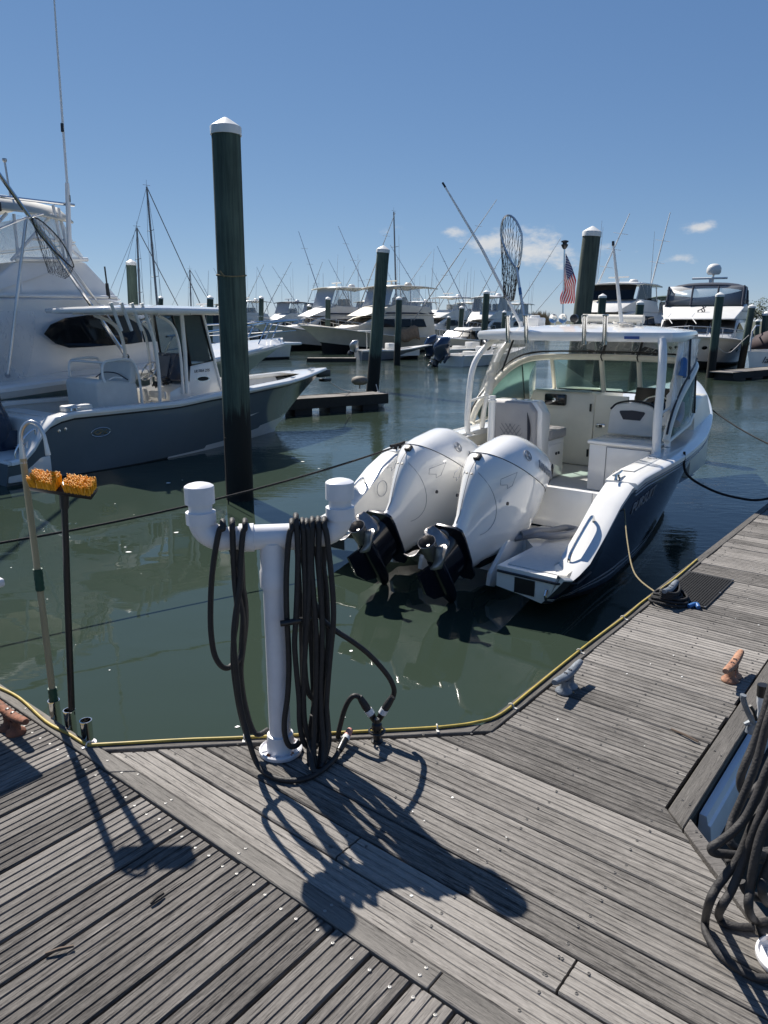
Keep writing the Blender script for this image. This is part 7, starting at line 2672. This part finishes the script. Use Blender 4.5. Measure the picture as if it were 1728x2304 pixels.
g.box(.1, 1.3, -.5, .5, 1.72, 1.78)
for y in (-.42, .42):
    g.tube([(.7, y, .5), (.7, y, 1.74)], .03, 6)
g.build('small_top', 'gelcoat_far', t, bevel=.02)
small_outboard('small grey outboard motor on the grey skiff', b_.x, b_.y, 18, (-.12, 1.25), .62, 'steel_dull', 20)
b_ = ground(1003, 824, WATER)
t, H = open_boat('open white boat with a big black outboard lying stern to the fairway', b_.x + .25, b_.y + .2, 38, 6.0, 2.3, 'gelcoat_far')
g = MB()
g.tube(catmull([(2.4, -.5, .9), (2.5, -.2, 1.15), (2.7, .1, 1.2), (3.0, .4, .95)], 4), [.16] * 13, 10)
g.build('dark_cover', 'black', t)
small_outboard('large black outboard motor tilted on the open white boat', b_.x + .25, b_.y + .2, 38, (-.35, 1.62), 1.12, 'motor_navy', 24)
b_ = ground(972, 806, WATER)
t, H = open_boat('white boat with lettered transom moored beyond the blue outboard', b_.x + .4, b_.y + .4, 30, 6.5, 2.5, 'gelcoat_far')
text('transom_name', 'K AWAY', .26, axes((1.4, -1.22, .33), (1, 0, .02), (0, 0, 1)), 'letter_dark', t, .01)
small_outboard('large dark blue outboard motor on the boat with lettered transom', b_.x + .4, b_.y + .4, 30, (-.42, 1.55), 1.1, 'motor_navy', 10)

# ------------------------------------------------------------------ sailing boats: masts over the rest
def sailboat(label, bx, by, tx, ty, Y, cover=None, stays=True):
    b_, t_ = at(bx, by, Y), at(tx, ty, Y)
    k = (WATER + .9 - b_.z) / (t_.z - b_.z)
    foot = b_ + (t_ - b_) * k
    t = thing('sailboat', label, 'boat', (foot.x, foot.y, WATER), R(40))
    Mi = t.matrix_basis.inverted()
    H = Hull(-4.5, 5.0, 3.0, lin([(-4.5, .9), (0, .85), (5, 1.15)]), rake=1.3, cr=.7, u0=.45)
    H.mesh([0, .1, .5, .85, 1.0], [0, 0, 0, 1], [i / 14 for i in range(15)], bottom=1).build('hull', ['gelcoat_far', 'antifoul'], t, smooth=40)
    g = MB()
    g.grid([[(x, f * max(.01, H.hb(x) - .03), 1.0 + .35 * (1 - f * f) * (1 if -2.5 < x < 2.5 else .2)) for f in (-1, -.5, 0, .5, 1)] for x in (-4.4, -2.5, -2.4, 0, 2.4, 2.6, 4, 4.95)])
    g.build('deck', 'gelcoat_far', t, smooth=40)
    f0, f1 = Vector((0, 0, .9)), Mi @ Vector((t_.x, t_.y, t_.z))
    f1.z = t_.z - WATER
    d = f1 - f0
    g = MB()
    g.tube([f0, f0 + d * .5, f1], [.10, .095, .075], 8)
    ms = g.build('mast', 'mast', t, smooth=60)
    g = MB()
    for f in (.42, .72):
        c = f0 + d * f
        w = 1.0 - f * .5
        g.tube([c + Vector((0, -w, .05)), c, c + Vector((0, w, .05))], .025, 5)
    g.tube([f1 + Vector((-.3, 0, .12)), f1 + Vector((.3, 0, .1))], .015, 4)
    g.tube([f1, f1 + Vector((0, 0, .5))], .012, 4)
    g.build('spreader', 'mast', ms, smooth=0)
    if stays:
        g = MB()
        g.tube([f1, Vector((4.9, 0, 1.2))], .04, 4)
        g.tube([f1, Vector((-4.4, 0, 1.0))], .015, 4)
        for sd in (-1, 1):
            g.tube([f1, f0 + d * .72 + Vector((0, sd * .6, 0)), f0 + d * .42 + Vector((0, sd * .8, 0)), Vector((0, sd * 1.4, .9))], .014, 4)
            g.tube([f0 + d * .72, f0 + d * .42 + Vector((0, sd * .8, 0)), Vector((-.4, sd * 1.35, .9))], .012, 4)
        g.build('stay', 'mast', ms, smooth=0)
    g = MB()
    g.tube([f0 + Vector((-.1, 0, 1.1)), f0 + Vector((-4.0, 0, 1.15))], [.17, .12], 8)
    g.build('boom', cover or 'canvas_navy', t, smooth=60)
sailboat('sailing boat with the tallest mast and a long backstay', 352, 665, 330, 420, 62)
sailboat('sailing boat with blue sail cover and shorter mast beside the white capped piling', 314, 665, 308, 512, 66, 'canvas_blue')
sailboat('sailing boat with a low distant mast beyond the dark glass cruiser', 429, 665, 427, 607, 95)
sailboat('sailing boat whose single mast rises over the cream yacht', 891, 665, 886, 477, 88, stays=False)

# ------------------------------------------------------------------ low docks out in the basin
def low_dock(label, p0, p1, width, zt=-.22, floats=4, name='floating_dock', gaps=True):
    a, b_ = Vector(p0), Vector(p1)
    d = b_ - a
    L = d.length
    t = thing(name, label, 'dock', (a.x, a.y, WATER), math.atan2(d.y, d.x))
    zt = zt - WATER
    n = max(3, int(L / .35))
    for i in range(min(n, 60)):
        g = MB()
        g.box(L * i / n, L * (i + 1) / n - .012, 0, width, zt - .04, zt + random.uniform(-.004, .004))
        g.build('plank', 'plank_cross', t, smooth=0)
    for y in (-.045, width + .005):
        g = MB()
        g.box(0, L, y, y + .04, zt - .26, zt + .01)
        g.build('fascia_board', 'frame_wood', t, smooth=0)
    for i in range(floats):
        g = MB()
        w = L / floats
        g.box(i * w + (.25 if gaps else .02), (i + 1) * w - (.25 if gaps else .02), .06, width - .06, -.35, zt - .05)
        g.build('float', 'antifoul', t, bevel=.03)
    return t
p0, p1 = ground(560, 905, -.20), ground(872, 886, -.20)
low_dock('short weathered floating dock behind the grey boat bow, tied to the leaning piling', p0, p1, .75, -.20, 4)
c = ground(809, 876, -.2)
bo = thing('buoy', 'mottled brown mooring float standing on the low dock', 'buoy', (c.x, c.y + .2, -.20))
g = MB()
g.lathe([(.02, 0), (.02, .14)], 8)
g.build('stalk', 'black', bo)
g = MB()
g.lathe([(.0, .10), (.16, .12), (.24, .18), (.25, .24), (.22, .32), (.10, .37), (0, .375)], 20)
g.build('float_ball', 'buoy_brown', bo, smooth=60)
c = ground(851, 915, WATER)
bo = thing('buoy', 'round white fender ball hanging at the low dock corner', 'buoy', (c.x, c.y, WATER))
g = MB()
g.lathe([(.0, -.06), (.12, -.02), (.19, .08), (.205, .18), (.18, .30), (.10, .37), (.04, .39), (.04, .43), (0, .43)], 20)
g.build('fender_ball', 'buoy', bo, smooth=60)
g = MB()
g.tube([(0, 0, .42), (-.06, .1, .62)], .015, 6)
g.build('lanyard', 'rope_white', bo)
line('white bow line of the grey boat running to the low dock', [rot_to_world((-5.617, 12.277, 51), (6.5, 0, 1.25)), ground(790, 880, -.18)], .012, 'rope_white', .12)
p0, p1 = ground(690, 806, -.40), ground(800, 806, -.40)
low_dock('low floating dock in front of the cream yacht', p0, p1, 1.0, -.40, 3)
p0, p1 = ground(1650, 834, -.2), ground(1800, 822, -.2)
low_dock('floating dock alongside the motor yacht', p0, p1, 1.0, -.28, 4)
